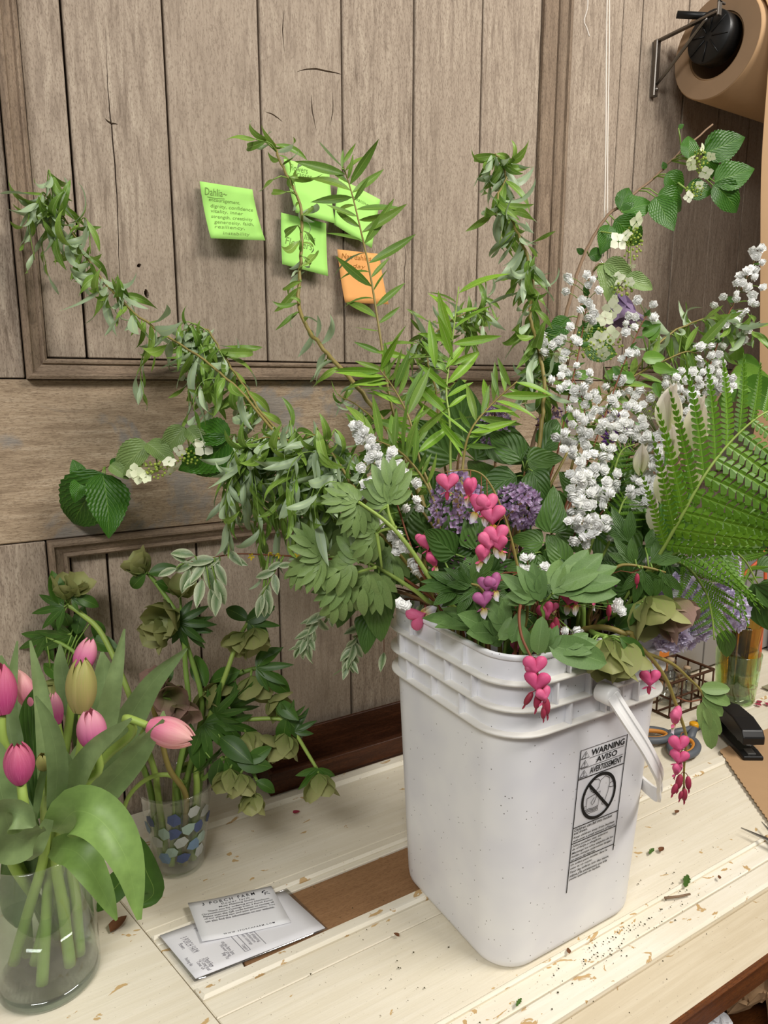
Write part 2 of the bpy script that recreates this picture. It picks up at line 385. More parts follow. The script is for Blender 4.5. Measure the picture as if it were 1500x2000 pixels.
# ================================================================ WORK TABLE (an old painted door laid flat)
table = thing('work_table', 'long work table topped with chipped cream painted door boards and brown wooden edge', 'table', (.8, .66, -.04))
def jx(Y): return .11 - .24*(Y-.784)          # slanted joint of the end board
def strip(name, y0, y1, z, mat, x1=2.2, b=.001, th=.03, x0f=jx):
    xa, xb = x0f(y0)+.0012, x0f(y1)+.0012
    pts = [(xa, y0), (x1, y0), (x1, y1), (xb, y1)]
    vs = [(x, y, z-th) for x, y in pts] + [(x, y, z-b) for x, y in pts] + [(xa+b, y0+b, z), (x1-b, y0+b, z), (x1-b, y1-b, z), (xb+b, y1-b, z)]
    fs = [(0, 3, 2, 1), (8, 9, 10, 11)] + [(i, (i+1) % 4, 4+(i+1) % 4, 4+i) for i in range(4)] + [(4+i, 4+(i+1) % 4, 8+(i+1) % 4, 8+i) for i in range(4)]
    c = V((.8, (y0+y1)/2, z))
    return ob(name, fixn(mk(name, [V(v)-c for v in vs], fs, mat, smooth=False)), table, Matrix.Translation(c))
strip('edge_board', .356, .4135, -.004, MTE, b=.004)
strip('plank', .414, .4415, 0, MTR, b=.003)
strip('plank', .4425, .466, -.0015, MTR)
strip('panel_moulding', .466, .4715, .0022, MTR, b=.0022)
strip('panel', .4715, .587, -.0008, MT)
strip('plank', .5882, .614, -.0012, MT)
strip('panel_moulding', .6145, .6325, .003, MTR, b=.003)
strip('plank', .633, .711, -.0012, MTR, x1=.203)
strip('inset_board', .633, .711, -.0025, MTB, x1=.6, x0f=lambda Y: .204)
strip('plank', .633, .711, -.0012, MT, x0f=lambda Y: .6)
strip('plank', .7115, .7195, -.0005, MTR)
strip('panel_moulding', .7195, .726, .0035, MTR, b=.003)
strip('plank', .7265, .7385, -.0005, MT)
strip('plank', .7395, .8845, -.001, MT)
strip('panel_moulding', .8848, .9075, .0055, MTR, b=.005)
strip('plank', .908, .978, -.0008, MT)
# end board at the left
pts = [(-.7, .356), (jx(.356)-.0012, .356), (jx(.978)-.0012, .978), (-.7, .978)]
vs = [(x, y, -.03) for x, y in pts] + [(x, y, .0006) for x, y in pts]
ob('end_board', fixn(mk('end_board', vs, [(3, 2, 1, 0), (4, 5, 6, 7)] + [(i, (i+1) % 4, 4+(i+1) % 4, 4+i) for i in range(4)], MT, smooth=False)), table)
bx('apron', -.7, 2.2, .352, .375, -.038, -.0075, MAP, table, .002)
bx('apron_bead', -.7, 2.2, .3505, .354, -.0105, -.0068, MAP, table, .001)
bx('under_board', -.7, 2.2, .376, .975, -.06, -.031, MAP, table)
floor = ob('floor', mk('floor', [(-2, -2, -.85), (3.5, -2, -.85), (3.5, 1.1, -.85), (-2, 1.1, -.85)], [(0, 1, 2, 3)], plain('dark_floor', '5a5148', .8)), kind='structure')
for x in (-.6, 2.1):
    for y in (.42, .9): bx('leg', x-.03, x+.03, y-.03, y+.03, -.85, -.06, MAP, table, .003)
# ================================================================ WHITE BUCKET
MB = plain('bucket_white', 'e9e8ea', .38, .45)
def speckle(m):
    nt = m.node_tree; bs = nt.nodes['Principled BSDF']
    s = noise(nt, coords(nt, rnd=False), 330, 2, .5); v = N(nt, 'ShaderNodeTexVoronoi'); v.inputs['Scale'].default_value = 150
    nt.links.new(coords(nt, rnd=False), v.inputs['Vector'])
    big = noise(nt, coords(nt, rnd=False), 14, 2)
    dots = ramp(nt, v.outputs['Distance'], [(.075, 1.0), (.11, 0.0)])
    wh = N(nt, 'ShaderNodeTexWhiteNoise'); nt.links.new(v.outputs['Color'], wh.inputs[0])
    pick = ramp(nt, wh.outputs[0], [(.52, 0.0), (.54, 1.0)])
    mm = N(nt, 'ShaderNodeMath', operation='MULTIPLY'); nt.links.new(dots, mm.inputs[0]); nt.links.new(pick, mm.inputs[1])
    gr = ramp(nt, big, [(.35, 'e4e4e9'), (.65, 'eeeeef')])
    nt.links.new(mix(nt, mm.outputs[0], gr, '55504a'), bs.inputs['Base Color'])
speckle(MB)
MBF = plain('bucket_flange', 'e6e3dc', .45, .4, var=.1)
BC = V((.536, .577, 0))
bucket = thing('square_bucket', 'white square plastic bucket with ribbed rim full of cut flowers', 'bucket', BC)
def rr(hx, hy, rad, z, n=9):
    o = []
    for k, (sx, sy) in enumerate(((1, 1), (-1, 1), (-1, -1), (1, -1))):
        for i in range(n+1):
            a = k*PI/2 + i*PI/2/n; o.append(V((sx*(hx-rad)+rad*math.cos(a), sy*(hy-rad)+rad*math.sin(a), z)))
    return o
def loft(rings, closed=False):
    n = len(rings[0]); vs = [v for r in rings for v in r]; fs = []
    for i in range(len(rings) - (0 if closed else 1)):
        j = (i+1) % len(rings)
        for k in range(n): k2 = (k+1) % n; fs.append((i*n+k, i*n+k2, j*n+k2, j*n+k))
    return vs, fs, []
def bh(z): return .1035 + .0135*z/.365       # half depth of the wall at height z
def ring(z, d, rad=.042): h = bh(z); return rr(h+.006+d, h+d, rad+d, z)
rings = [rr(.1, .094, .036, .0), ring(.002, -.0035), ring(.006, -.0008), ring(.012, 0)] + [ring(z, 0) for z in (.1, .2, .3, .362)] + [ring(.365, -.001), ring(.3655, -.003), ring(.364, -.004)] + [ring(z, -.0042) for z in (.3, .15, .006)]
vs, fs, _ = loft(rings); n = len(rings[0]); fs += [tuple(range(n))[::-1], tuple(range(len(vs)-n, len(vs)))]
ob('body', fixn(mk('body', vs, fs, MB)), bucket, Matrix.Translation(BC))
for z, w in ((.2835, .0085), (.3105, .0085), (.338, .0085)):
    prof = [(z-.0016, -.001), (z-.0016, w-.001), (z-.0008, w), (z+.0008, w), (z+.0016, w-.001), (z+.0016, -.001)]
    vs, fs, _ = loft([ring(a, b) for a, b in prof])
    ob('flange', fixn(mk('flange', vs, fs, MBF)), bucket, Matrix.Translation(BC))
lip = [(.3605, -.001), (.3605, .0012), (.3615, .0018), (.3645, .0018), (.366, .001), (.366, -.002)]
vs, fs, _ = loft([ring(a, b) for a, b in lip]); ob('rim_lip', fixn(mk('rim_lip', vs, fs, MB)), bucket, Matrix.Translation(BC))
def rib(side, s, z0, z1, dep=.0072):
    """thin upright web between flanges on one face at offset s"""
    h = bh((z0+z1)/2); t = .0011
    if side in 'LR':
        sg = -1 if side == 'L' else 1; x = sg*(h+.006)
        bx('rib', BC.x+min(x, x+sg*dep)-0*.001, BC.x+max(x, x+sg*dep), BC.y+s-t, BC.y+s+t, z0, z1, MB, bucket)
    else:
        sg = -1 if side == 'F' else 1; y = sg*h
        bx('rib', BC.x+s-t, BC.x+s+t, BC.y+min(y, y+sg*dep), BC.y+max(y, y+sg*dep), z0, z1, MB, bucket)
for side in 'LFRB':
    for s in (-.045, .005, .055): rib(side, s, .2848, .3092)
    for s in (-.066, -.02, .028, .068): rib(side, s, .3118, .3366)
    for s in (-.048, .0, .05): rib(side, s, .3393, .359, .0042)
# double web at the handle mount on the front face
for s in (.012, .03): rib('F', s, .2848, .3366)
MH = plain('handle_white', 'efedea', .35, .5)
boss = ob('handle_mount', fixn(mk('handle_mount', *lathe([(.0, -.006), (.0095, -.006), (.0105, -.003), (.0105, .012)], 20)[:2], MH)), bucket,
          Matrix.Translation(D(1196, 1360, .688) + V((0, .003, 0))) @ Matrix.Rotation(-PI/2, 4, 'X'))
hp = [D(1196, 1358, .684), D(1228, 1408, .686), D(1260, 1458, .695), D(1281, 1498, .708), D(1289, 1518, .725), D(1288, 1534, .75), D(1276, 1548, .785), V((BC.x+.142, .577, .155)), V((BC.x+.14, .66, .165)), V((BC.x+.12, .708, .195)), V((BC.x+.085, .712, .243)), V((BC.x+.042, .7, .288))]
hp = cr(hp, 6)
def strap(path, w, t):
    vs, fs = [], []; n = len(path)
    for i, p in enumerate(path):
        tg = (path[min(i+1, n-1)]-path[max(i-1, 0)]).normalized(); out = (p - V((BC.x, BC.y, p.z))).normalized()
        u = tg.cross(out).normalized(); o = u.cross(tg).normalized()
        for a, b in ((-w, -t), (-w, t), (-w*.45, t), (-w*.4, t*.4), (w*.4, t*.4), (w*.45, t), (w, t), (w, -t)): vs.append(p+u*a+o*b)
        if i:
            for k in range(8): fs.append(((i-1)*8+k, (i-1)*8+(k+1) % 8, i*8+(k+1) % 8, i*8+k))
    fs += [tuple(range(8)), tuple(range(len(vs)-8, len(vs)))]
    return vs, fs
ob('handle', fixn(mk('handle', *strap(hp, .0072, .0018), MH, smooth=False)), bucket)
# printed warning panel on the front face
MINK = plain('black_ink', '1b1b1c', .5, .2)
def on_face(x, y):
    Y = BC.y - .108
    for _ in range(4): p = onY(x, y, Y); Y = BC.y - bh(p.z)
    return p
TL, TR, BR_, BL = on_face(1134, 1466), on_face(1225, 1434), on_face(1190, 1710), on_face(1105, 1749)
BR_ = TR.lerp(BR_, 1.0 + .0)
def lab(v):
    a = TL.lerp(TR, v.x); b = BL.lerp(BR_, v.x); p = b.lerp(a, v.y); p.y = BC.y - bh(p.z) - .0007; return p
lp = []
LW, LH = 1.0, 1.0
def ln(pts, w=.016): lp.append(strip2(pts, w))
def lnx(pts, wx): lp.append(strip2(pts, wx))
# print coordinates: x 0..1 across, y 0..1 up; strokes are measured in y, so x strokes get scaled later
A = .072/.172
def px_(pts, w):  # stroke in square units, then squeezed to label units
    vs, fs = strip2([(x*A, y) for x, y in pts], w); lp.append(([V((v.x/A, v.y, 0)) for v in vs], fs))
px_([(0, .02), (0, 1), (1, 1), (1, .19)], .008)
px_([(0, .805), (1, .805)], .006); px_([(0, .475), (1, .475)], .006); px_([(0, .365), (1, .365)], .006); px_([(0, .235), (1, .235)], .006)
px_([(.2, .93), (.95, .93)], .003); px_([(.03, .873), (.95, .873)], .003)
for y in (.94, .88, .815):
    px_([(.03, y), (.11, y+.045), (.19, y), (.02, y)], .0045); px_([(.11, y+.015), (.11, y+.034)], .006); px_([(.11, y+.005), (.11, y+.01)], .006)
def tx(s, x, y, w, h, **k):
    t = text_data(s, **k); lp.append(fit(t, x, y, w, h))
tx('WARNING', .23, .94, .72, .043, offset=.022); tx('AVISO', .35, .882, .46, .04, offset=.022); tx('AVERTISSEMENT', .24, .82, .7, .042, offset=.022)
cx, cy, rr_ = .5, .64, .148
px_([(cx+rr_/A*math.cos(a*PI/24), cy+rr_*math.sin(a*PI/24)) for a in range(49)], .022)
px_([(cx-.25, cy+.105), (cx+.25, cy-.105)], .02)
baby = [[(.3, .745), (.36, .765), (.45, .76), (.5, .74), (.48, .7), (.4, .67), (.32, .69), (.28, .72), (.3, .745)], [(.5, .745), (.6, .765), (.7, .74), (.72, .7), (.7, .65), (.66, .6), (.62, .565), (.59, .57), (.6, .62)],
        [(.72, .7), (.8, .71), (.84, .7), (.83, .67), (.76, .67), (.7, .68)], [(.24, .65), (.52, .67), (.5, .54), (.24, .54), (.24, .65)], [(.4, .64), (.34, .61), (.37, .59), (.42, .61)], [(.46, .65), (.4, .6)],
        [(.24, .6), (.2, .6), (.2, .57), (.24, .57)]] + [[(.25, y), (.32, y+.005), (.4, y-.003), (.5, y+.003)] for y in (.55, .56, .57)]
for b in baby: px_(b, .004)
par = [('Children can fall into bucket', .455, .86), ('and drown.', .433, .3), ('Keep children away from buckets', .402, .93), ('with even a small amount of liquid.', .378, .95),
       ('Ni\u00f1os pueden caer adentro', .342, .8), ('de el balde y ahogarse.', .319, .66), ('Mantenga los ni\u00f1os alejados de los', .292, .95), ('baldes aunque solamente tengan', .268, .92), ('un poco de l\u00edquido.', .245, .55),
       ('Un enfant peut tomber dans le', .21, .84), ('seau et s\'y noyer.', .185, .5), ('Tenir les enfants loin des seaux,', .158, .9), ('m\u00eame s\'ils contiennent une tr\u00e8s', .133, .87), ('petite quantit\u00e9 de liquide.', .108, .72)]
for s, y, w in par: tx(s, .03, y-.008, w*.98, .019, shear=.2, offset=.018)
vs, fs, _ = merge(*lp)
ob('warning_label', mk('warning_label', [lab(v) for v in vs], fs, MINK, smooth=False), bucket, label='black printed warning panel with text and pictogram')

# ================================================================ STICKY NOTES
MG = plain('green_note_paper', 'b0ea78', .7, .2); MO = plain('orange_note_paper', 'f5b06a', .7, .2)
MP = plain('pencil', '7f9c54', .7, .1); MPO = plain('pencil_orange', 'b07a3a', .7, .1)
def note(label, px, mat, lines, inkm, lift=.012, y=0.0):
    c = [onY(x, yy, WY-.0055-y) for x, yy in px]        # TL TR BR BL on the wall
    def pt(u, v, off=0.0):                                # u right, v up
        p = c[3].lerp(c[2], u).lerp(c[0].lerp(c[1], u), v)
        d = 1-v; return p + V((0, -(lift*d*d + .004*u*d + off), 0))
    base = (c[0]+c[1])/2
    o = thing('sticky_note', label, 'note', base, 'sticky notes on the board wall')
    n = 8; vs = [pt(i/n, j/n) for j in range(n+1) for i in range(n+1)]; m = len(vs)
    vs += [pt(i/n, j/n, -.0004) for j in range(n+1) for i in range(n+1)]
    q = lambda i, j: j*(n+1)+i
    fs = [(q(i, j), q(i+1, j), q(i+1, j+1), q(i, j+1)) for j in range(n) for i in range(n)]
    fs += [tuple(m+k for k in f[::-1]) for f in fs]
    for i in range(n): fs += [(q(i, 0), m+q(i, 0), m+q(i+1, 0), q(i+1, 0)), (q(i, n), q(i+1, n), m+q(i+1, n), m+q(i, n)), (q(0, i), q(0, i+1), m+q(0, i+1), m+q(0, i)), (q(n, i), m+q(n, i), m+q(n, i+1), q(n, i+1))]
    ob('paper', mk('paper', [v-base for v in vs], fs, mat), o, Matrix.Translation(base))
    td = []
    for s, x, yy, w, h in lines:
        if s == '_': td.append(strip2([(x, yy), (x+w*.5, yy-.012), (x+w, yy)], .008))
        else: td.append(fit(text_data(s, shear=.25, offset=-.004), x, yy, w, h))
    if td:
        vs, fs, _ = merge(*td)
        ob('handwriting', mk('handwriting', [pt(v.x, v.y, .0005)-base for v in vs], fs, inkm, smooth=False), o, Matrix.Translation(base))
note('bright green sticky note headed Dahlia above a handwritten list', [(390, 354), (493, 370), (507, 475), (404, 470)], MG,
     [('Dahlia~', .06, .78, .42, .13), ('_', .1, .75, .32, 0), ('encouragement,', .12, .66, .58, .07), ('dignity, confidence', .13, .55, .8, .085), ('vitality, inner', .12, .46, .6, .08), ('strength, creativity', .1, .36, .78, .08), ('generosity, faith,', .13, .265, .74, .08), ('resiliency,', .12, .175, .55, .08), ('instability', .24, .06, .5, .08)], MP, .018)
note('bright green sticky note reading Flowers grasses, overlapping the note below', [(554, 310), (643, 331), (646, 440), (572, 418)], MG, [('Flowers', .1, .82, .4, .12), ('grasses', .16, .7, .42, .1)], MP, .01, .004)
note('bright green sticky note tucked under another, reading Flowers', [(549, 415), (637, 436), (635, 541), (548, 517)], MG, [('Flowers', .08, .42, .6, .14), ('lists', .5, .6, .25, .1)], MP, .006, 0)
note('tilted bright green sticky note beside the orange note', [(662, 347), (743, 390), (720, 487), (649, 440)], MG, [('meaning', .35, .72, .4, .09)], MP, .006, .002)
note('orange sticky note with faint pencil writing', [(659, 487), (741, 496), (750, 596), (668, 592)], MO, [('Nan dahlias', .08, .84, .7, .1), ('today', .12, .66, .5, .1)], MPO, .01)

# ================================================================ KRAFT PAPER ROLL ON WALL BRACKET
MK = plain('kraft_paper', 'b6946f', .75, .2, var=.1); MKE = plain('kraft_roll_end', 'a3876b', .85, .1, var=.12)
MBL = plain('black_plastic', '131313', .4, .4); MST = plain('bracket_steel', '7d7770', .35, .5, .9)
MTUBE = plain('cardboard_core', '8e7255', .85, .1)
RC = V((1.225, .878, 1.222)); RRo = .086; Ri = .054
roll = thing('kraft_paper_roll', 'large roll of brown kraft paper mounted on the board wall with sheet hanging down', 'paper roll', RC)
vs, fs, _ = lathe([(Ri, .45), (Ri, 0), (Ri+.001, -.0005), (RRo-.002, -.0005), (RRo, .001), (RRo, .45)], 56, 'x')
ro = ob('paper_coil', fixn(mk('paper_coil', vs, fs, MK)), roll, Matrix.Translation(RC))
vs, fs, _ = lathe([(Ri+.0005, -.0008), (RRo-.0015, -.0008)], 56, 'x'); ob('coil_end', mk('coil_end', vs, fs, MKE), roll, Matrix.Translation(RC))
vs, fs, _ = lathe([(Ri, .4), (Ri, .002), (Ri-.003, .002), (Ri-.003, .4)], 40, 'x'); ob('cardboard_core', mk('cardboard_core', vs, fs, MTUBE), roll, Matrix.Translation(RC))
# black end plug with hub, rim and spokes, riding high in the core
PC = RC + V((-.024, 0, .011))
vs, fs, _ = lathe([(0, 0), (.041, 0), (.0425, .002), (.0425, .034), (.040, .034), (.039, .006), (.0, .006)], 40, 'x')
pl = ob('end_plug', fixn(mk('end_plug', vs, fs, MBL)), roll, Matrix.Translation(PC))
for k in range(8):
    a = k*PI/4+.2; d = V((0, math.cos(a), math.sin(a)))
    ob('spoke', mk('spoke', *tube([d*.008+V((-.0008, 0, 0)), d*.04+V((-.0008, 0, 0))], .0012, 4)[:2], MBL), pl, Matrix.Translation(PC))
ob('axle', fixn(mk('axle', *tube([V((-.03, .046, .046)), V((0, .02, .041)), V((.02, 0, .036))], .006, 14)[:2], MBL)), roll, Matrix.Translation(PC))
sh = cr([V((0, .878, 1.3085)), V((0, .82, 1.292)), V((0, .787, 1.24)), V((0, .775, 1.15)), V((0, .765, 1.0)), V((0, .752, .85)), V((0, .744, .7)), V((0, .742, .58)), V((0, .75, .5))], 5)
vs, fs = [], []
for i, p in enumerate(sh):
    t = (sh[min(i+1, len(sh)-1)]-sh[max(i-1, 0)]).normalized(); nn = V((0, t.z, -t.y))*.0008
    x0 = 1.226 + .012*math.sin(i*.21); vs += [V((x0, p.y, p.z)), V((1.67, p.y, p.z)), V((x0, p.y, p.z))+nn, V((1.67, p.y, p.z))+nn]
    if i: k = 4*i; fs += [(k-4, k-3, k+1, k), (k-2, k+2, k+3, k-1), (k-4, k, k+2, k-2), (k-3, k-1, k+3, k+1)]
ob('hanging_sheet', fixn(mk('hanging_sheet', vs, fs, MK)), roll)
br = thing('wall_bracket', 'grey steel triangular bracket holding the kraft paper roll', 'bracket', (1.189, WY-.003, 1.2))
bx('wall_plate', 1.183, 1.195, WY-.007, WY-.003+.006, 1.163, 1.262, MST, br, .0015)
bx('arm', 1.184, 1.194, .852, WY-.004, 1.2575, 1.2615, MST, br, .001)
bx('arm_hook', 1.184, 1.194, .849, .853, 1.252, 1.276, MST, br, .001)
bx('arm_tip', 1.184, 1.204, .849, .853, 1.272, 1.276, MST, br, .001)
ob('brace', mk('brace', *tube([V((1.189, WY-.008, 1.185)), V((1.189, .95, 1.2)), V((1.189, .88, 1.254)), V((1.189, .872, 1.257))], .0032, 8)[:2], MST), br)
ob('screw', mk('screw', *lathe([(0, -.003), (.003, -.0025), (.004, 0)], 12)[:2], MST), br, Matrix.Translation(V((1.189, WY-.0075, 1.175))) @ Matrix.Rotation(PI/2, 4, 'X') @ Matrix.Scale(-1, 4, (0, 0, 1)))

# ================================================================ HANGING STRINGS
MS = plain('white_twine', 'd8cfc4', .9, .1)
s = thing('hanging_string', 'doubled white string hanging in front of the boards with a clear clip at its end', 'string', D(1183, 508, 1.02))
for a, b, sw in (((1190, -60), (1186, 505), .001), ((1187, -60), (1179, 500), -.001)):
    p0, p1 = D(*a, 1.12), D(*b, 1.02); pts = [p0.lerp(p1, k/14) + V((sw*math.sin(k*.5), 0, 0)) for k in range(15)]
    ob('strand', mk('strand', *tube(pts, .0011, 6)[:2], MS), s)
MCL = clear('clear_clip', (.9, .9, .92), .5, .05)
ob('clip', mk('clip', *tube(cr([D(1178, 497, 1.02), D(1172, 508, 1.02), D(1180, 516, 1.02), D(1190, 512, 1.02), D(1192, 522, 1.02), D(1186, 530, 1.02)], 5), .0022, 8)[:2], MCL), s)
s2 = thing('string_end', 'short frayed white string end dangling near the vertical moulding', 'string', D(1145, -30, 1.15))
ob('strand', mk('strand', *tube(cr([D(1146, -40, 1.15), D(1148, 10, 1.15), D(1141, 40, 1.15), D(1146, 55, 1.15), D(1151, 71, 1.15)], 5), .0011, 6)[:2], MS), s2)
ob('strand', mk('strand', *tube(cr([D(1147, -40, 1.15), D(1147, 15, 1.15), D(1143, 30, 1.15), D(1140, 40, 1.15)], 5), .0008, 5)[:2], MS), s2)

# ================================================================ PAPERS ON THE TABLE
MPA = plain('white_card', 'eeeef0', .6, .3); MPT = plain('grey_print', '77737a', .6, .2); MPK = plain('dark_print', '2f2c33', .6, .2)
def sheet(name, label, px, z, th, mat, prints, curl=0.0, cat='paper'):
    c = [onZ(x, y, z) for x, y in px]
    def pt(u, v, off=0.0):
        p = c[3].lerp(c[2], u).lerp(c[0].lerp(c[1], u), v); p.z = z + off + curl*max(0, .45-u)**2; return p
    base = (c[0]+c[2])/2; base.z = z
    o = thing(name, label, cat, base); n = 8
    vs = [pt(i/n, j/n, th) - base for j in range(n+1) for i in range(n+1)]; m = len(vs); vs += [v - V((0, 0, th)) for v in vs]
    q = lambda i, j: j*(n+1)+i
    fs = [(q(i, j), q(i+1, j), q(i+1, j+1), q(i, j+1)) for j in range(n) for i in range(n)]; fs += [tuple(m+k for k in f[::-1]) for f in fs]
    for i in range(n): fs += [(q(i, 0), m+q(i, 0), m+q(i+1, 0), q(i+1, 0)), (q(i, n), q(i+1, n), m+q(i+1, n), m+q(i, n)), (q(0, i), q(0, i+1), m+q(0, i+1), m+q(0, i)), (q(n, i), m+q(n, i), m+q(n, i+1), q(n, i+1))]
    ob('paper', mk('paper', vs, fs, mat), o, Matrix.Translation(base))
    for nm, mt, td in prints:
        vs, fs, _ = merge(*td); ob(nm, mk(nm, [pt(v.x, v.y, th+.0003)-base for v in vs], fs, mt, smooth=False), o, Matrix.Translation(base))
    return o
def T(s, x, y, w, h, **k): return fit(text_data(s, **k), x, y, w, h)
def Trot(s, x, y, w, h, **k):           # text turned a quarter clockwise: reads downwards on the sheet
    vs, fs = fit(text_data(s, **k), 0, 0, h, w); return [V((x + v.y, y - v.x, 0)) for v in vs], fs
inv = [Trot('3 PORCH FARM', .1, .8, .05, .36, spacing=1.3), Trot('Flowers', .06, .7, .03, .12), Trot('Packing slip', .02, .4, .03, .17), Trot('Date', .27, .9, .03, .1), Trot('Order', .23, .9, .03, .1),
       strip2([(.22, .88), (.3, .88)], .004), strip2([(.26, .95), (.26, .78)], .004),
       Trot('3 Porch Farm', .13, .28, .035, .2, offset=.01), Trot('123 Comer Road', .1, .28, .03, .24), Trot('Comer, GA', .07, .26, .03, .17), Trot('Ship To:', .25, .25, .035, .14, offset=.01), Trot('Flower shop', .28, .4, .03, .26), Trot('on the farm lane', .31, .45, .03, .3),
       strip2([(.4, .82), (.4, .12)], .004), strip2([(.44, .82), (.44, .12)], .004), strip2([(.56, .82), (.56, .12)], .004), strip2([(.4, .12), (.44, .12)], .006), Trot('Category', .405, .26, .03, .12), Trot('Heirloom mum cuttings', .46, .7, .03, .5), Trot('Rooted chrysanthemum', .49, .72, .03, .5), Trot('Subtotal and shipping', .52, .7, .03, .5)]
MSL = plain('slip_paper', 'e6e5e8', .5, .35)
sheet('packing_slip', 'white printed packing slip in a clear sleeve lying on the table', [(312, 1828), (556, 1741), (635, 1813), (382, 1912)], .0045, .0008, MSL, [('printed_text', MPT, inv)])
sheet('plastic_sleeve', 'clear plastic sleeve edge around the packing slip', [(308, 1830), (560, 1735), (640, 1814), (380, 1918)], .0041, .0003, clear('clear_sleeve', (.93, .93, .94), .5, .1), [], cat='sleeve')
card = [T('3 PORCH FARM', .15, .86, .62, .075, spacing=1.5, offset=.008), T('flower farm', .36, .795, .33, .05, spacing=1.3), T('Mum Planting Guide', .32, .725, .42, .05, offset=.008),
        T('Thank you for ordering your Heirloom', .18, .66, .72, .05, offset=.008), T('Chrysanthemum Cuttings from 3 Porch Farm!', .1, .6, .83, .05, offset=.008), T('Please scan the QR code below to review all', .11, .54, .82, .05, offset=.008),
        T('of our planting tips and pest prevention. You', .11, .48, .82, .05, offset=.008), T('can also find this information on our website.', .11, .42, .8, .05, offset=.008)]
url = [T('WWW.3PORCHFARM.COM', .25, .06, .58, .035, spacing=1.4, offset=.006)]
logo = [strip2([(.86, .86), (.87, .9), (.9, .91)], .02), strip2([(.88, .8), (.89, .86), (.93, .87)], .012), strip2([(.9, .84), (.94, .8)], .012)]
sheet('info_card', 'small white planting guide card on top of the packing slip', [(367, 1768), (530, 1731), (568, 1802), (395, 1843)], .0062, .0008, MPA, [('printed_text', MPK, card), ('printed_logo', MPK, logo), ('printed_address', MPK, url)], .012, 'card')
# ================================================================ THINGS AT THE BACK RIGHT OF THE TABLE
def on(x, y, z=0): return onZ(x, y, z)
# dark wooden tray against the wall
tray = thing('wooden_tray', 'long shallow dark brown wooden tray against the foot of the wall', 'tray', (.7, .945, .001))
tx0, tx1 = .345, 1.15
bx('front_side', tx0, tx1, .9105, .917, .0052, .036, MTRAY, tray, .001); bx('back_side', tx0, tx1, .968, .974, .001, .066, MTRAY, tray, .001)
bx('end_side', tx0, tx0+.006, .917, .968, .001, .036, MTRAY, tray, .001); bx('end_side', tx1-.006, tx1, .917, .968, .001, .036, MTRAY, tray, .001)
bx('base', tx0, tx1, .914, .97, .0002, .006, MTRAY, tray)
# grey steel box
MGY = plain('grey_metal', '97938f', .5, .4, .2)
gb = thing('grey_metal_box', 'low grey metal box standing against the wall behind the wire basket', 'box', (1.5, .91, 0))
bx('body', 1.2, 1.8, .872, .972, .005, .2, MGY, gb, .002)
for x in (1.2, 1.335, 1.47, 1.605): bx('front_panel', x+.002, x+.131, .8685, .873, .008, .196, MGY, gb, .001)
wb = thing('white_box', 'white plastic box at the end of the grey metal box', 'box', (1.62, .83, 0))
MWB = plain('white_plastic', 'dcd9d6', .45); bx('body', 1.575, 1.7, .8, .866, -.0005, .085, MWB, wb, .004); bx('lid', 1.57, 1.705, .796, .867, .084, .1, MWB, wb, .003)
# black canister with red cap
bt = thing('black_canister', 'tall black canister with a red cap behind the fern', 'canister', (1.78, .9, .2))
P0 = V((1.72, .915, .1998)); MRD = plain('red_cap', 'a01c18', .4)
ob('body', fixn(mk('body', *lathe([(0, 0), (.045, 0), (.047, .003), (.047, .34), (.04, .36), (.02, .37), (0, .37)], 28)[:2], MBL)), bt, Matrix.Translation(P0))
ob('cap', fixn(mk('cap', *lathe([(0, .36), (.022, .36), (.024, .365), (.024, .395), (.018, .405), (0, .405)], 24)[:2], MRD)), bt, Matrix.Translation(P0))
# orange cord
MOR = plain('orange_cord', 'd2603a', .5)
pts = cr([D(1512, 1080, 1.55), D(1492, 1075, 1.55), D(1478, 1100, 1.5), D(1450, 1125, 1.47), D(1490, 1095, 1.47), D(1494, 1160, 1.47), D(1486, 1250, 1.47), D(1482, 1300, 1.47), D(1481, 1309, 1.49)], 6)
c = ob('power_cord', mk('power_cord', *tube(pts, .0035, 8)[:2], MOR), label='thin orange power cord dangling beside the white box', category='cord')
# green glass with amber glass inside
def tumbler(name, label, c, r0, r1, h, mat, tilt=None):
    o = thing(name, label, 'glass', c); M = Matrix.Translation(V(c)) @ (tilt or Matrix.Identity(4)); w = .0025
    ob('wall', fixn(mk('wall', *lathe([(0, 0), (r0-.003, 0), (r0, .003), (r1, h-.001), (r1-w/2, h), (r1-w, h-.001), (r0-w, .012), (0, .011)], 40)[:2], mat)), o, M)
    ob('base', fixn(mk('base', *lathe([(0, .0006), (r0-.004, .0006), (r0-.001, .004), (r0-.003, .011), (0, .0105)], 40)[:2], mat)), o, M)
    return o
G0 = V((1.264, .748, .0033))
tumbler('green_glass', 'green glass tumbler holding an amber glass', G0, .036, .042, .1, clear('green_glass', (.8, .92, .7), .3, .05))
tumbler('amber_glass', 'amber brown glass tumbler nested in the green tumbler', G0+V((0, 0, .013)), .026, .0385, .145, clear('amber_glass', (.92, .7, .25), .3, .05))
MMK = plain('marker_black', '0d0d0e', .4)
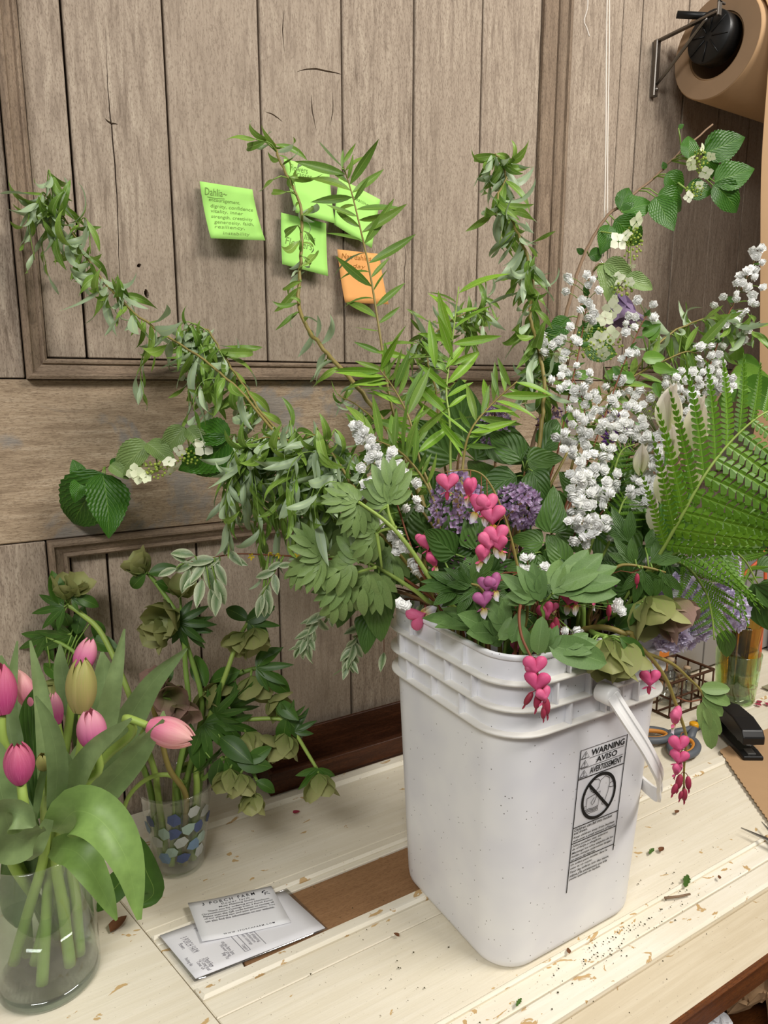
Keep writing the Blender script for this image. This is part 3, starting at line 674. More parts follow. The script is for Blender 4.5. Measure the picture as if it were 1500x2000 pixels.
for k, (dx, dy, h, t) in enumerate(((-.008, -.008, .135, .06), (.01, -.004, .128, .1), (.0, .012, .13, -.05))):
    m = thing('marker_pen', ['black marker pen with clip standing in the amber glass', 'black marker pen leaning to the rim in the amber glass', 'black marker pen at the back of the amber glass'][k], 'pen', G0+V((dx, dy, .026)), 'marker pens in the amber glass')
    M = Matrix.Translation(G0+V((dx, dy, .0262))) @ Matrix.Rotation(t*.6, 4, 'Y')
    ob('barrel', fixn(mk('barrel', *lathe([(0, 0), (.006, 0), (.0065, .004), (.0065, h*.55), (.0055, h*.56), (0, h*.56)], 16)[:2], MMK)), m, M)
    ob('cap', fixn(mk('cap', *lathe([(0, h*.55), (.007, h*.55), (.007, h*.9), (.005, h*.93), (0, h*.93)], 16)[:2], MMK)), m, M)
# rusty wire basket with bottles
MRU = plain('rusty_wire', '5c3f2c', .7, .3, .4, .3)
bk = thing('wire_basket', 'small rusty wire basket holding glass bottles', 'basket', (1.17, .8, 0))
bx0, bx1, by0, by1, bz = 1.085, 1.213, .765, .85, .07
def wire(a, b, r=.0019, name='wire'): ob(name, mk(name, *tube([V(a), V(b)], r, 6)[:2], MRU), bk)
for z in (.002, .038, bz):
    for a, b in (((bx0, by0), (bx1, by0)), ((bx1, by0), (bx1, by1)), ((bx1, by1), (bx0, by1)), ((bx0, by1), (bx0, by0))): wire((*a, z), (*b, z), .0028 if z == bz else .0022, 'rail_wire')
for k in range(5):
    x = bx0 + (bx1-bx0)*k/4; wire((x, by0, .0015), (x, by0, bz+.002)); wire((x, by1, .0015), (x, by1, bz+.002))
for k in (1, 2): y = by0+(by1-by0)*k/3; wire((bx0, y, .0015), (bx0, y, bz+.002)); wire((bx1, y, .0015), (bx1, y, bz+.002)); wire((bx0, y, .002), (bx1, y, .002))
MGL = clear('bottle_glass', (.86, .88, .87), .4, .05)
for k, (x, y, r, h, lb) in enumerate(((1.14, .81, .02, .085, 'clear glass bottle with a narrow neck in the wire basket'), (1.187, .805, .018, .06, 'short clear glass jar in the wire basket'))):
    b = thing('glass_bottle', lb, 'bottle', (x, y, .004)); M = Matrix.Translation(V((x, y, .0042)))
    ob('body', fixn(mk('body', *lathe([(0, 0), (r-.002, 0), (r, .003), (r, h*.6), (r*.9, h*.68), (r*.45, h*.76), (r*.42, h*.96), (r*.52, h), (r*.4, h), (r*.34, h*.95), (r*.36, h*.77), (r*.8, h*.67), (r-.002, h*.59), (r-.002, .005), (0, .004)], 28)[:2], MGL)), b, M)
    ob('cork' if k else 'cap', fixn(mk('cap', *lathe([(0, h*.94), (r*.33, h*.94), (r*.36, h*1.04), (0, h*1.05)], 16)[:2], plain('cork', 'b7a084', .8))), b, M)
ot = thing('orange_card', 'folded orange card standing behind the bottles', 'card', (1.19, .862, 0))
MOC = plain('orange_card', 'e88a3a', .6); bx('front_leaf', 1.11, 1.2, .8575, .8583, .0005, .1, MOC, ot); bx('back_leaf', 1.11, 1.2, .8625, .8633, .0005, .1, MOC, ot); bx('fold', 1.11, 1.2, .8575, .8633, .0995, .1005, MOC, ot)
# grey scissors with orange grip lining
sc = thing('pruning_scissors', 'scissors with grey handles lined in orange lying under the basket edge', 'scissors', (1.03, .72, 0))
MGP = plain('grey_grip', '5f646b', .5); MOG = plain('orange_grip', 'd8913c', .5); MBLD = plain('blade_steel', '9a9a98', .3, .5, .9)
def loop(c, a, b, ang, z, r, mat, name):
    pts = [V((c[0]+a*math.cos(t)*math.cos(ang)-b*math.sin(t)*math.sin(ang), c[1]+a*math.cos(t)*math.sin(ang)+b*math.sin(t)*math.cos(ang), z)) for t in [2*PI*k/28 for k in range(29)]]
    return ob(name, mk(name, *tube(pts, r, 8)[:2], mat), sc)
l1, l2 = (.985, .728), (1.0, .672)
for c, an in ((l1, -.5), (l2, .35)): loop(c, .034, .02, an, .0075, .0066, MGP, 'handle_loop'); loop(c, .0285, .0145, an, .0085, .0038, MOG, 'grip_lining')
ob('shank', mk('shank', *tube([V((1.014, .714, .0075)), V((1.06, .705, .0075)), V((1.1, .707, .0065))], (.0075, .0055), 8)[:2], MGP), sc)
ob('shank', mk('shank', *tube([V((1.03, .682, .0075)), V((1.065, .7, .0075)), V((1.1, .713, .0065))], (.0075, .0055), 8)[:2], MGP), sc)
ob('pivot', fixn(mk('pivot', *lathe([(0, .006), (.008, .006), (.008, .016), (.006, .0175), (0, .0178)], 24)[:2], plain('yellow_pivot', 'e7a81e', .4))), sc, Matrix.Translation(V((1.075, .706, 0))))
for k, (a, b) in enumerate((((1.09, .709), (1.122, .713)), ((1.09, .711), (1.12, .722)))):
    a = V((*a, .004+k*.003)); b = V((*b, .004+k*.003)); nn = V((-(b-a).y, (b-a).x, 0)).normalized()*.006; up = V((0, 0, .0025))
    vs = [a-nn, a+nn, b, a-nn+up, a+nn+up, b+up]; ob('blade', fixn(mk('blade', vs, [(0, 1, 2), (3, 5, 4), (0, 3, 4, 1), (1, 4, 5, 2), (2, 5, 3, 0)], MBLD, smooth=False)), sc)
sc.location.z += .0032
# stapler
st = thing('stapler', 'black desktop stapler standing on the kraft paper sheet', 'stapler', (1.12, .66, .002))
SD = (on(1470, 1488)-on(1405, 1420)); SD.z = 0; SD.normalize(); SO = on(1408, 1425) + V((0, 0, .0034)); SX = V((-SD.y, SD.x, 0))
def sp(l, s, z): return SO + SD*l + SX*s + V((0, 0, z))
def prism(name, prof, w, mat, w1=None, b=.0):
    vs, fs = [], []; n = len(prof); w1 = w1 or w
    for s in (-1, 1):
        for l, z in prof: vs.append(sp(l, s*w/2, z))
    fs = [tuple(range(n)), tuple(range(n, 2*n))[::-1]] + [(k, (k+1) % n, n+(k+1) % n, n+k) for k in range(n)]
    me = fixn(mk(name, [v-SO for v in vs], fs, mat, smooth=False)); o = ob(name, me, st, Matrix.Translation(SO))
    md = o.modifiers.new('bevel', 'BEVEL'); md.width = .002; md.segments = 2; return o
SL = .115
prism('base', [(-.02, .0012), (SL, .0012), (SL, .008), (SL-.02, .011), (.0, .011), (-.02, .016)], .034, MBL)
prism('magazine', [(0.0, .03), (SL-.012, .022), (SL-.012, .03), (0, .042)], .018, MBLD)
prism('top_arm', [(-.018, .018), (-.02, .044), (.02, .056), (.07, .058), (SL-.012, .05), (SL-.004, .04), (SL-.004, .027), (SL-.014, .027), (.0, .03)], .036, MBL)
prism('anvil', [(SL-.022, .0105), (SL-.006, .009), (SL-.006, .0105), (SL-.022, .012)], .014, MBLD)
prism('hinge', [(-.02, .01), (-.004, .01), (-.004, .03), (-.02, .03)], .03, MBL)
# kraft sheet with saw-toothed edge
ks = []
e0, e1 = on(1405, 1470), on(1512, 1625)
for k in range(41):
    f = k/40; p = e0.lerp(e1, f) + V((-.010*math.sin(f*PI), -.012*math.sin(f*PI), 0)); ks.append(p + V((.0012*(-1)**k, 0, 0)))
poly = ks + [V((1.5, .40, 0)), V((1.5, .64, 0)), on(1470, 1440)]
zz = .0042; n = len(poly); vs = [V((p.x, p.y, zz)) for p in poly] + [V((p.x, p.y, zz+.0006)) for p in poly]
k = ob('kraft_sheet', fixn(mk('kraft_sheet', vs, [tuple(range(n))[::-1], tuple(range(n, 2*n))] + [(i, (i+1) % n, n+(i+1) % n, n+i) for i in range(n)], MK, smooth=False)), label='brown kraft paper sheet with saw-toothed edge under the stapler', category='paper')
# scissor tips at the table's right
ss = thing('floral_snips', 'steel scissor blades pointing over the cream boards by the kraft sheet', 'scissors', on(1520, 1640))
for a, b, w in (((1447, 1618), (1560, 1668), .006), ((1487, 1606), (1560, 1690), .006)):
    A_, B_ = on(*a, .01), on(*b, .012); nn = V((-(B_-A_).y, (B_-A_).x, 0)).normalized()*w; up = V((0, 0, .002))
    ob('blade', fixn(mk('blade', [A_, B_-nn, B_+nn, A_+up, B_-nn+up, B_+nn+up], [(0, 2, 1), (3, 4, 5), (0, 1, 4, 3), (1, 2, 5, 4), (2, 0, 3, 5)], MBLD, smooth=False)), ss)
B2 = on(1560, 1679, .012); ob('handle', mk('handle', *tube(cr([B2, B2+V((.04, -.02, -.002)), B2+V((.09, -.01, -.004)), B2+V((.1, -.05, -.004)), B2+V((.05, -.06, -.004)), B2+V((.01, -.01, -.002))], 6), .005, 8)[:2], MBL), ss)
# loose paper and elastic near the green glass
lp_ = thing('paper_pad', 'thin pad of papers lying right of the green glass', 'paper', (1.42, .7, 0))
bx('sheet', 1.36, 1.5, .66, .75, .0034, .005, plain('olive_card', '9a9476', .7), lp_); bx('sheet', 1.375, 1.52, .655, .74, .005, .008, MPA, lp_)
eb = ob('rubber_band', mk('rubber_band', *tube([V((1.345+.014*math.cos(t), .765+.01*math.sin(t), .0016)) for t in [2*PI*k/20 for k in range(21)]], .0011, 6)[:2], plain('red_rubber', 'b0604e', .6)), label='small reddish rubber band lying beside the green glass', category='rubber band')
# crumpled kraft paper and white paper below the table edge
import mathutils
def crumple(name, label, c, sx, sy, sz, mat, seed):
    n = 40; vs, fs = [], []
    for j in range(n+1):
        for i in range(n+1):
            u, v = i/n-.5, j/n-.5; p = V((u*4+seed, v*4, seed*.7))
            a = mathutils.noise.noise(p); b = mathutils.noise.noise(p*2.3); h = (abs(a)+.6*abs(b)+.3*abs(mathutils.noise.noise(p*6)))*sz
            vs.append(V((u*sx+.12*sx*b, v*sy+.12*sy*a, h - sz*.3*(u*u+v*v))))
    m = len(vs); vs += [v-V((0, 0, .0008)) for v in vs]; q = lambda i, j: j*(n+1)+i
    fs = [(q(i, j), q(i+1, j), q(i+1, j+1), q(i, j+1)) for j in range(n) for i in range(n)]; fs += [tuple(m+k for k in f[::-1]) for f in fs]
    return ob(name, mk(name, vs, fs, mat, smooth=False), None, Matrix.Translation(V(c)), label=label, category='paper')
sf = thing('under_shelf', 'open shelf below the front edge of the work table', 'shelf', (.9, .3, -.2)); bx('board', .1, 1.8, .02, .5, -.185, -.165, MAP, sf, .002)
for x in (.15, 1.75):
    for y in (.06, .46): bx('leg', x-.02, x+.02, y-.02, y+.02, -.85, -.184, MAP, sf, .002)
crumple('crumpled_paper', 'crumpled brown kraft paper on the shelf below the table edge', (.88, .40, -.149), .28, .18, .08, MK, 3.1)
crumple('loose_paper', 'loose white paper sticking out below the table edge', (.67, .40, -.156), .12, .16, .035, MPA, 8.3)
# ================================================================ PLANT PARTS
def lance(t): return max(0.0, math.sin(PI*t**.85))**.9
def ovate(t): return max(0.0, math.sin(PI*t**.62))**.75
def acum(t): return max(0.0, math.sin(PI*t**.66))**.92
def lobe(t): return max(0.0, math.sin(PI*t**.72))**.72
def oblong(t): return max(0.0, math.sin(PI*t**.8))**.5
def cordate(t): return max(0.0, (1-t)**.75*min(1, (t*6+.15))**.6)*1.15 if t < 1 else 0
def leaf_data(L, W, prof=lance, n=8, fold=.25, bend=0.0, twist=0.0, wave=0.0, serr=0.0, side=0.0, roll=0.0):
    """blade along +x, width W each side, normal +z"""
    vs, fs, uv = [], [], []; x = z = y = 0.0; dl = L/n
    for i in range(n+1):
        t = i/n; a = bend*t; w = W*prof(t)
        if serr and 0 < i < n: w *= 1 + serr*(1 if i % 2 else -1)
        if i: x += math.cos(a)*dl; z -= math.sin(a)*dl; y += side*dl*math.sin(t*PI*1.3)
        ph = twist*t; c, s = math.cos(ph), math.sin(ph); nx, nz = math.sin(a), math.cos(a)
        for v in (-1, -.5, 0, .5, 1):
            h = fold*w*abs(v) + wave*w*math.sin(t*14+v*3)*abs(v) - roll*w*v*v
            cy, ch = w*v*c - h*s, w*v*s + h*c
            vs.append(V((x + nx*ch, y + cy, z + nz*ch))); uv.append((t, v))
        if i:
            b = (i-1)*5
            for k in range(4): fs.append((b+k, b+5+k, b+6+k, b+1+k))
    return vs, fs, uv
def leaf(name, mat, *a, **k): return mk(name, *leaf_data(*a, **k)[:2], mat, leaf_data(*a, **k)[2])
def Rz(a): return Matrix.Rotation(a, 4, 'Z')
def Ry(a): return Matrix.Rotation(a, 4, 'Y')
def Rx(a): return Matrix.Rotation(a, 4, 'X')
def Tr(x, y=0, z=0): return Matrix.Translation(V((x, y, z)))

ML_CW = leafmat('curly_willow_leaf', '8fb04a', '6c9238', back='a3b793', vein='b9cc86', vw=.08)
ML_SW = leafmat('straight_willow_leaf', '88a845', '688f38', back='98b080', vein='a4bd62', vw=.09)
ML_SWB = leafmat('young_willow_leaf', '93bf3c', '7cab34', back='9dbb6a', vein='c2d97c', vw=.09)
ML_VB = leafmat('viburnum_leaf', '427819', '316013', back='7f9a56', vein='6f9a3c', vk=9, va=2.2, vw=.03)
ML_VBP = leafmat('viburnum_leaf_underside', '7f9a56', '8aa562', back='3f7418', vein='a6bb7c', vk=9, va=2.2, vw=.04)
ML_LI = leafmat('lilac_leaf', '587c34', '416428', back='6c8c52', vein='6d8e50', vw=.03, vk=5, va=1.5)
ML_DK = ML_LI
ML_BH = leafmat('bleeding_heart_leaf', '7a9a58', '648648', back='93ad78', vein='88a66a', vw=.035, rough=.55)
ML_CO = leafmat('divided_green_leaf', '93ad66', '7e9b58', back='a2ba85', vein='8fb063', vw=.04, rough=.5)
ML_FE = leafmat('fern_green', '74a228', '618f22', back='6f9a34', vein='94bb48', vw=.06, trans=.35)
ML_VA = leafmat('variegated_leaf', '55803f', '456f35', back='8aa273', vein='7a9a5a', blotch='e6ecc9', vw=.03)
ML_HE = leafmat('hellebore_leaf', '4d7428', '385a1d', back='6a8a40', vein='7f9c4a', vw=.04)
ML_TU = leafmat('tulip_leaf', '8ca26c', '778f5c', back='93aa6c', vein='8ca26c', vw=.02, rough=.5, spec=.3)
ML_TUB = leafmat('tulip_leaf_yellow_green', '8fb061', '86a858', back='98b66a', vein='94b363', vw=.02, rough=.42)
ML_BR = leafmat('broad_leaf', '7aa63a', '5c8d2c', back='86a55a', vein='a3c065', vw=.03)
ML_SP = leafmat('spirea_leaf', '55803a', '46702f', vein='6d944a', vw=.05)
M_ST_BR = plain('brown_twig', '7a5a36', .6, .3, var=.3); M_ST_RB = plain('red_brown_twig', '7d4a30', .6, .3, var=.25)
M_ST_GR = plain('green_stem', '7c9a45', .5, .35, var=.15); M_ST_YG = plain('pale_green_stem', '94ac52', .45, .35, var=.12)
M_ST_OL = plain('olive_stem', '8a7c40', .5, .35, var=.2); M_ST_GB = plain('grey_brown_twig', '8c735c', .7, .2, var=.25)
M_ST_DG = plain('thick_green_stem', '5f8f3c', .4, .4, var=.1)
MF_W = petalmat('spirea_white', 'fbfbf9', 'f5f5f1', trans=.15); MF_VW = petalmat('lacecap_white', 'f2f3de', 'e3eac2', trans=.25)
MF_VB = petalmat('lacecap_bud', 'bccb62', '94ad42'); MF_LI = petalmat('lilac_purple', 'bdaac6', '9b84aa', tip='86648a', trans=.25)
MF_LD = petalmat('lilac_dark', '86557c', '5c3656', tip='55304c', trans=.15); MF_LP = petalmat('lilac_pale', 'e8e2f2', 'd3cbe8', tip='d6c6d8', trans=.3)
MF_CH = petalmat('chive_purple', '7d4c9a', '5e3480', trans=.2); MF_BH = petalmat('bleeding_heart_pink', 'e8789f', 'da5a8a', streak='d24c80', trans=.25)
MF_BHM = petalmat('bleeding_heart_mauve', 'b86a9c', 'a65584', trans=.2); MF_BHW = petalmat('bleeding_heart_white', 'f4f0f2', 'e8e4ee', tip='e0c648', trans=.3)
MF_BHD = petalmat('bleeding_heart_bud', 'b23a5a', '9a3a48', trans=.15)
MF_TU = petalmat('tulip_pink', 'dc68a6', 'cc5494', tip='e6a0ae', streak='ec94bc', trans=.25); MF_TUP = petalmat('tulip_pale_pink', 'f2a8b8', 'e88aa6', tip='f6c4bc', streak='e0609a', trans=.3)
MF_TUS = petalmat('tulip_deep_pink', 'd0528c', 'c04480', tip='cf6a86', streak='e887b0', trans=.25); MF_TUG = petalmat('tulip_bud_green', 'b3a66a', 'a3985a', tip='a9a860', streak='c9a07a', trans=.2)
MF_HE = petalmat('hellebore_green', 'a5a76e', '8f9458', tip='82904e', streak='9a866c', trans=.3); MF_HEP = petalmat('hellebore_dusky', 'a88a7e', '8f7468', tip='8a8a5a', streak='7a5a58', trans=.25)
MF_SPA = petalmat('papery_white', 'e9e2d4', 'ddd3c2', tip='cdd0a0', streak='c9b99f', trans=.35); MF_YE = petalmat('yellow_catkin', 'e4cf3a', 'd2b92c', trans=.2)
MF_DRY = petalmat('faded_purple', '9a86a8', '86708f', streak='6d566f', trans=.3)

CW = [leaf('willow_leaf', ML_CW, 1, .095, lance, 9, .3, b, tw, .0, 0, sd) for b, tw, sd in ((.7, .5, .15), (1.4, -1.2, .2), (-.6, 1.8, -.25), (2.2, .6, .1), (.4, -2.2, -.2), (1.3, 2.4, .3), (-1.3, -.9, .2), (2.9, -.5, .2), (.9, 2.9, .1), (1.8, -2.6, .2))]
SW = [leaf('willow_leaf', ML_SW, 1, .09, lance, 7, .3, b, tw) for b, tw in ((.25, .2), (.7, -.4), (-.3, .5), (.1, 0))]
SWB = [leaf('willow_leaf', ML_SWB, 1, .09, lance, 7, .35, b, tw) for b, tw in ((.2, .2), (.5, -.3), (-.3, .2))]
VB = [leaf('leaf', ML_VB, 1, .34, acum, 26, .16, b, 0, .06, .035) for b in (.5, 1.0, .15)]
VBP = [leaf('leaf', ML_VBP, 1, .3, ovate, 26, .5, b, 0, .05, .035) for b in (.5, .9)]
LI = [leaf('leaf', ML_LI, 1, .36, cordate, 10, .2, b, tw, .05) for b, tw in ((.5, .1), (1.0, -.2), (.2, .2))]
DK = [leaf('leaf', ML_DK, 1, .34, ovate, 8, .2, b, tw, .05) for b, tw in ((.5, .1), (1.0, -.2), (-.2, .2))]
SPL = [leaf('leaf', ML_SP, 1, .25, ovate, 5, .2, b) for b in (.3, .8)]
VAL = [leaf('leaf', ML_VA, 1, .19, lance, 8, .3, b, tw, .05) for b, tw in ((.4, .2), (.9, -.3), (-.3, .3))]
BRL = [leaf('leaf', ML_BR, 1, .28, ovate, 10, .2, b, tw, .04) for b, tw in ((.4, .1), (1.1, -.2), (-.4, .2))]
def lobed(mat, lobes, name='leaf'):
    ds = []
    for x, y, ang, L, W, b in lobes: ds.append(xf(leaf_data(L, W, lobe if W > .12 else lance, 8, .22, b, R.uniform(-.2, .2), .05), Tr(x, y, 0) @ Rz(ang)))
    vs, fs, uv = merge(*ds); return mk(name, vs, fs, mat, uv)
BHL = [lobed(ML_BH, [(0, 0, 0, 1, .17, .4), (.12, .02, .5, .72, .16, .3), (.12, -.02, -.5, .7, .16, .3), (.3, .05, .28, .6, .13, .3), (.3, -.05, -.28, .6, .13, .3)]),
       lobed(ML_BH, [(0, 0, .05, 1, .2, .7), (.1, .03, .6, .6, .17, .6), (.15, -.02, -.45, .75, .16, .5)]),
       lobed(ML_BH, [(0, 0, 0, 1, .22, .3), (.25, 0, .35, .62, .16, .3), (.2, 0, -.4, .6, .15, .2)])]
COL_ = [lobed(ML_CO, [(0, 0, 0, 1, .15, b), (.1, .02, .55, .78, .15, b), (.1, -.02, -.55, .78, .15, b), (.35, .04, .3, .62, .11, b), (.35, -.04, -.3, .62, .11, b), (.05, .02, 1.0, .55, .13, b), (.05, -.02, -1.0, .55, .13, b)]) for b in (.4, .9)]
HEL = [lobed(ML_HE, [(0, 0, a, L, .11, b) for a, L in ((0, 1), (.6, .9), (-.6, .9), (1.15, .7), (-1.15, .7))]) for b in (.4, .9)]
HEB = [leaf('leaf', ML_HE, 1, .24, lance, 8, .25, b, tw) for b, tw in ((.5, .2), (1.1, -.3))]
def petal(L, W, cup=.6, n=5, prof=oblong, curl=0.0): return leaf_data(L, W, prof, n, cup, curl)
def multi(name, mat, parts): vs, fs, uv = merge(*parts); return mk(name, vs, fs, mat, uv)
def ball(r, seg=8, rings=5, sq=(1, 1, 1)):
    prof = [(max(1e-4, r*math.sin(PI*i/rings)), -r*math.cos(PI*i/rings)) for i in range(rings+1)]
    vs, fs, _ = lathe(prof, seg); return [V((v[0]*sq[0], v[1]*sq[1], v[2]*sq[2])) for v in vs], fs, [(.5, .5)]*len(vs)
def pom(name, mat, layers, core=0, bend=-.5):
    ps = []
    for k, (cnt, el, L, W) in enumerate(layers):
        for i in range(cnt):
            ps.append(xf(leaf_data(L*R.uniform(.85, 1.1), W, oblong, 3, .35 if bend < 0 else .12, bend), Rz(2*PI*i/cnt+k*.5+R.uniform(-.2, .2)) @ Ry(-el) @ Tr(.04)))
    if core: ps.append(xf(ball(core, 8, 5), Tr(0, 0, .12)))
    return multi(name, mat, ps)
POM = [pom('floret', MF_W, [(7, .15, .52, .24), (7, .55, .5, .22), (6, .95, .46, .19), (4, 1.3, .42, .16), (5, -.4, .42, .22)], .3) for _ in range(3)]
LAC = [pom('floret', MF_VW, [(4, .0, .5, .25)], bend=.1), pom('floret', MF_VW, [(5, .1, .5, .22)], bend=.2)]
LIF = [pom('floret', MF_LI, [(4, .3, .5, .17)]), pom('floret', MF_LI, [(4, -.1, .5, .18)])]
LDF = [pom('floret', MF_LD, [(4, 1.2, .5, .1)])]
LPF = [pom('floret', MF_LP, [(5, .1, .55, .2), (5, .55, .45, .17), (3, 1.1, .35, .13)]), pom('floret', MF_LP, [(4, .2, .55, .22), (4, .7, .42, .18)])]
CHF = [pom('floret', MF_CH, [(6, 1.2, .6, .09)])]
BUD = mk('bud', *ball(1, 6, 4)[:2], MF_VB, ball(1, 6, 4)[2])
# bleeding heart flower: hangs along -z, heart in the xz plane
def heart_data():
    out = []
    n = 28
    for k in range(n):
        t = 2*PI*k/n; out.append((.5*math.sin(t)**3*1.05, (13*math.cos(t)-5*math.cos(2*t)-2*math.cos(3*t)-math.cos(4*t))/34*1.02))
    top = .15; vs, fs, uv = [], [], []
    def ring_(s, y): 
        b = len(vs)
        for x, z in out: vs.append(V((x*s, y*(1-.35*max(0, 1-abs(x*s)*7)*(1 if z > -.2 else .3)), (z+.12)*s-.12))); uv.append((.5+z*.5, x))
        return b
    lv = [(.12, -.235), (.5, -.215), (.8, -.14), (.96, -.06), (1, 0), (.96, .06), (.8, .14), (.5, .215), (.12, .235)]
    bs = [ring_(s, y) for s, y in lv]
    for a, b in zip(bs, bs[1:]):
        for k in range(n): fs.append((a+k, a+(k+1) % n, b+(k+1) % n, b+k))
    fs += [tuple(range(n))[::-1], tuple(range(bs[-1], bs[-1]+n))]
    vs = [v - V((0, 0, .27)) for v in vs]
    return vs, fs, uv
HD = heart_data()
def tips(s=1):
    return [xf(leaf_data(.34, .085, lance, 5, .4, -1.1), Tr(sx*.06, 0, -.72) @ Rz(0 if sx > 0 else PI) @ Ry(1.1)) for sx in (1, -1)]
HEART = {'p': fixn(multi('heart', MF_BH, [HD] + tips())), 'm': fixn(multi('heart', MF_BHM, [HD] + tips()))}
INNER = multi('inner_petals', MF_BHW, [xf(leaf_data(.62, .17, oblong, 6, .6, .15), Tr(0, y, -.66) @ Rx(0) @ Ry(PI/2) @ Rx(PI/2 if y > 0 else -PI/2)) for y in (.03, -.03)])
INNERP = multi('inner_petals', MF_BHD, [xf(leaf_data(.45, .1, oblong, 6, .6, .15), Tr(0, y, -.68) @ Ry(PI/2) @ Rx(PI/2 if y > 0 else -PI/2)) for y in (.03, -.03)])
BHBUD = multi('bud', MF_BHD, [xf(ball(.5, 10, 8, (.42, .42, 1)), Tr(0, 0, -.5)), xf(leaf_data(.5, .09, lance, 4, .5, 0), Tr(0, 0, -.85) @ Ry(PI/2))])
def tulip_petal(tight, L=1.0, wr=.95, off=0.0):
    n, m = 9, 6; vs, fs, uv = [], [], []
    for i in range(n+1):
        t = i/n; r = .31*math.sin(PI*(t*.83+.115))**.62 + off
        w = wr*max(.08, math.sin(PI*min(1, t*.76+.2))**.5 * (1 if t < .8 else (1-((t-.8)/.2)**2.5*.6)))
        for k in range(m+1):
            a = (k/m-.5)*2*w; dr = 1 - .05*abs(k/m-.5)*2 + .05*math.cos((k/m-.5)*6)
            vs.append(V((r*math.cos(a)*dr, r*math.sin(a)*dr, t*L - .04*abs(k/m-.5)*t))); uv.append((1-t, (k/m-.5)*2))
        if i:
            b = (i-1)*(m+1)
            for k in range(m): fs.append((b+k, b+k+1, b+m+2+k, b+m+1+k))
    return vs, fs, uv
def tulip_set(mat): return [mk('petal', *tulip_petal(t, 1, w, o)[:2], mat, tulip_petal(t, 1, w, o)[2]) for t, w, o in ((.86, .98, .012), (.9, .95, -.02))]
TUL = {k: tulip_set(m) for k, m in (('pink', MF_TU), ('pale', MF_TUP), ('deep', MF_TUS), ('green', MF_TUG))}
def hel_petal(mat): d = leaf_data(1, .45, oblong, 8, .3, -.6, .12, .05); return mk('sepal', d[0], d[1], mat, d[2])
HPET = {'g': hel_petal(MF_HE), 'd': hel_petal(MF_HEP)}
def pinna_data(nl=17):
    vs, fs, uv = [], [], []
    for k in range(nl):
        t = k/nl; x = t; w = .088*(1-t)**.7*(.7+.3*min(1, t*6)); dx = 1/nl; z = -.22*t*t
        for s in (1, -1):
            b = len(vs)
            vs += [V((x, 0, z)), V((x+dx, 0, -.22*(t+dx)**2)), V((x+dx*.98, s*w*.3, z+.006)), V((x+dx*1.15, s*w*.75, z+.004)), V((x+dx*1.05, s*w, z-.006)), V((x+dx*.6, s*w*.95, z-.002)), V((x+dx*.16, s*w*.35, z+.006))]
            uv += [(t, 0), (t, 0), (t, s*.3), (t, s*.8), (t, s), (t, s*.9), (t, s*.3)]
            f = (b, b+1, b+2, b+3, b+4, b+5, b+6); fs.append(f if s > 0 else f[::-1])
    vs += [V((.97, -.008, -.2)), V((.97, .008, -.2)), V((1.05, 0, -.25))]; uv += [(1, .5)]*3; fs.append((len(vs)-3, len(vs)-1, len(vs)-2))
    return vs, fs, uv
PIN = mk('pinna', *pinna_data()[:2], ML_FE, pinna_data()[2], smooth=False)

# ---------------------------------------------------------------- growing helpers
PATHS = {}
def link(root, p, mat, r=.0007, lo=.003, hi=.13, name='petiole'):
    """thin stalk from the nearest point of the thing's stem to p"""
    path = PATHS.get(root.name)
    if not path: return
    q = min(path, key=lambda a: (a-p).length); g = (q-p).length
    if lo < g < hi:
        m = q.lerp(p, .5) + UP*g*.12
        ob(name, mk(name, *tube([q, m, p], (r*1.2, r), 5)[:2], mat), root)
TOCAM = lambda p: (CAM - p).normalized()
UP = V((0, 0, 1)); DN = V((0, 0, -1))
def bbase(): return V((BC.x + R.uniform(-.06, .06), BC.y + R.uniform(-.06, .06), .012))
from mathutils.kdtree import KDTree
STEMS = []
def fine(path, k=4):
    o = []
    for a, b in zip(path, path[1:]):
        m = max(1, min(12, int((b-a).length/.0025)))
        o += [a.lerp(b, j/m) for j in range(m)]
    return o + [path[-1]]
def free_path(gen, r0, r1, tries=14):
    """the first of gen(0), gen(1) ... that keeps clear of the stems already placed"""
    kd = KDTree(max(1, len(STEMS)))
    for i, (q, _) in enumerate(STEMS): kd.insert(q, i)
    kd.balance(); best = None
    for k in range(tries):
        path = gen(k); F = fine(path); n = len(F); bad = 0
        if STEMS:
            for i, q in enumerate(F):
                ra = r0 + (r1-r0)*i/(n-1)
                if any(d < ra + STEMS[j][1] + .0006 for _, j, d in kd.find_range(q, ra + .007)): bad += 1
        if best is None or bad < best[0]: best = (bad, path, F)
        if not bad: break
    F = best[2]; n = len(F)
    STEMS.extend((q, r0 + (r1-r0)*i/(n-1)) for i, q in enumerate(F)); return best[1]
def snorm(dx, dy): return ((abs(dx)/.121)**4 + (abs(dy)/.115)**4)**.25
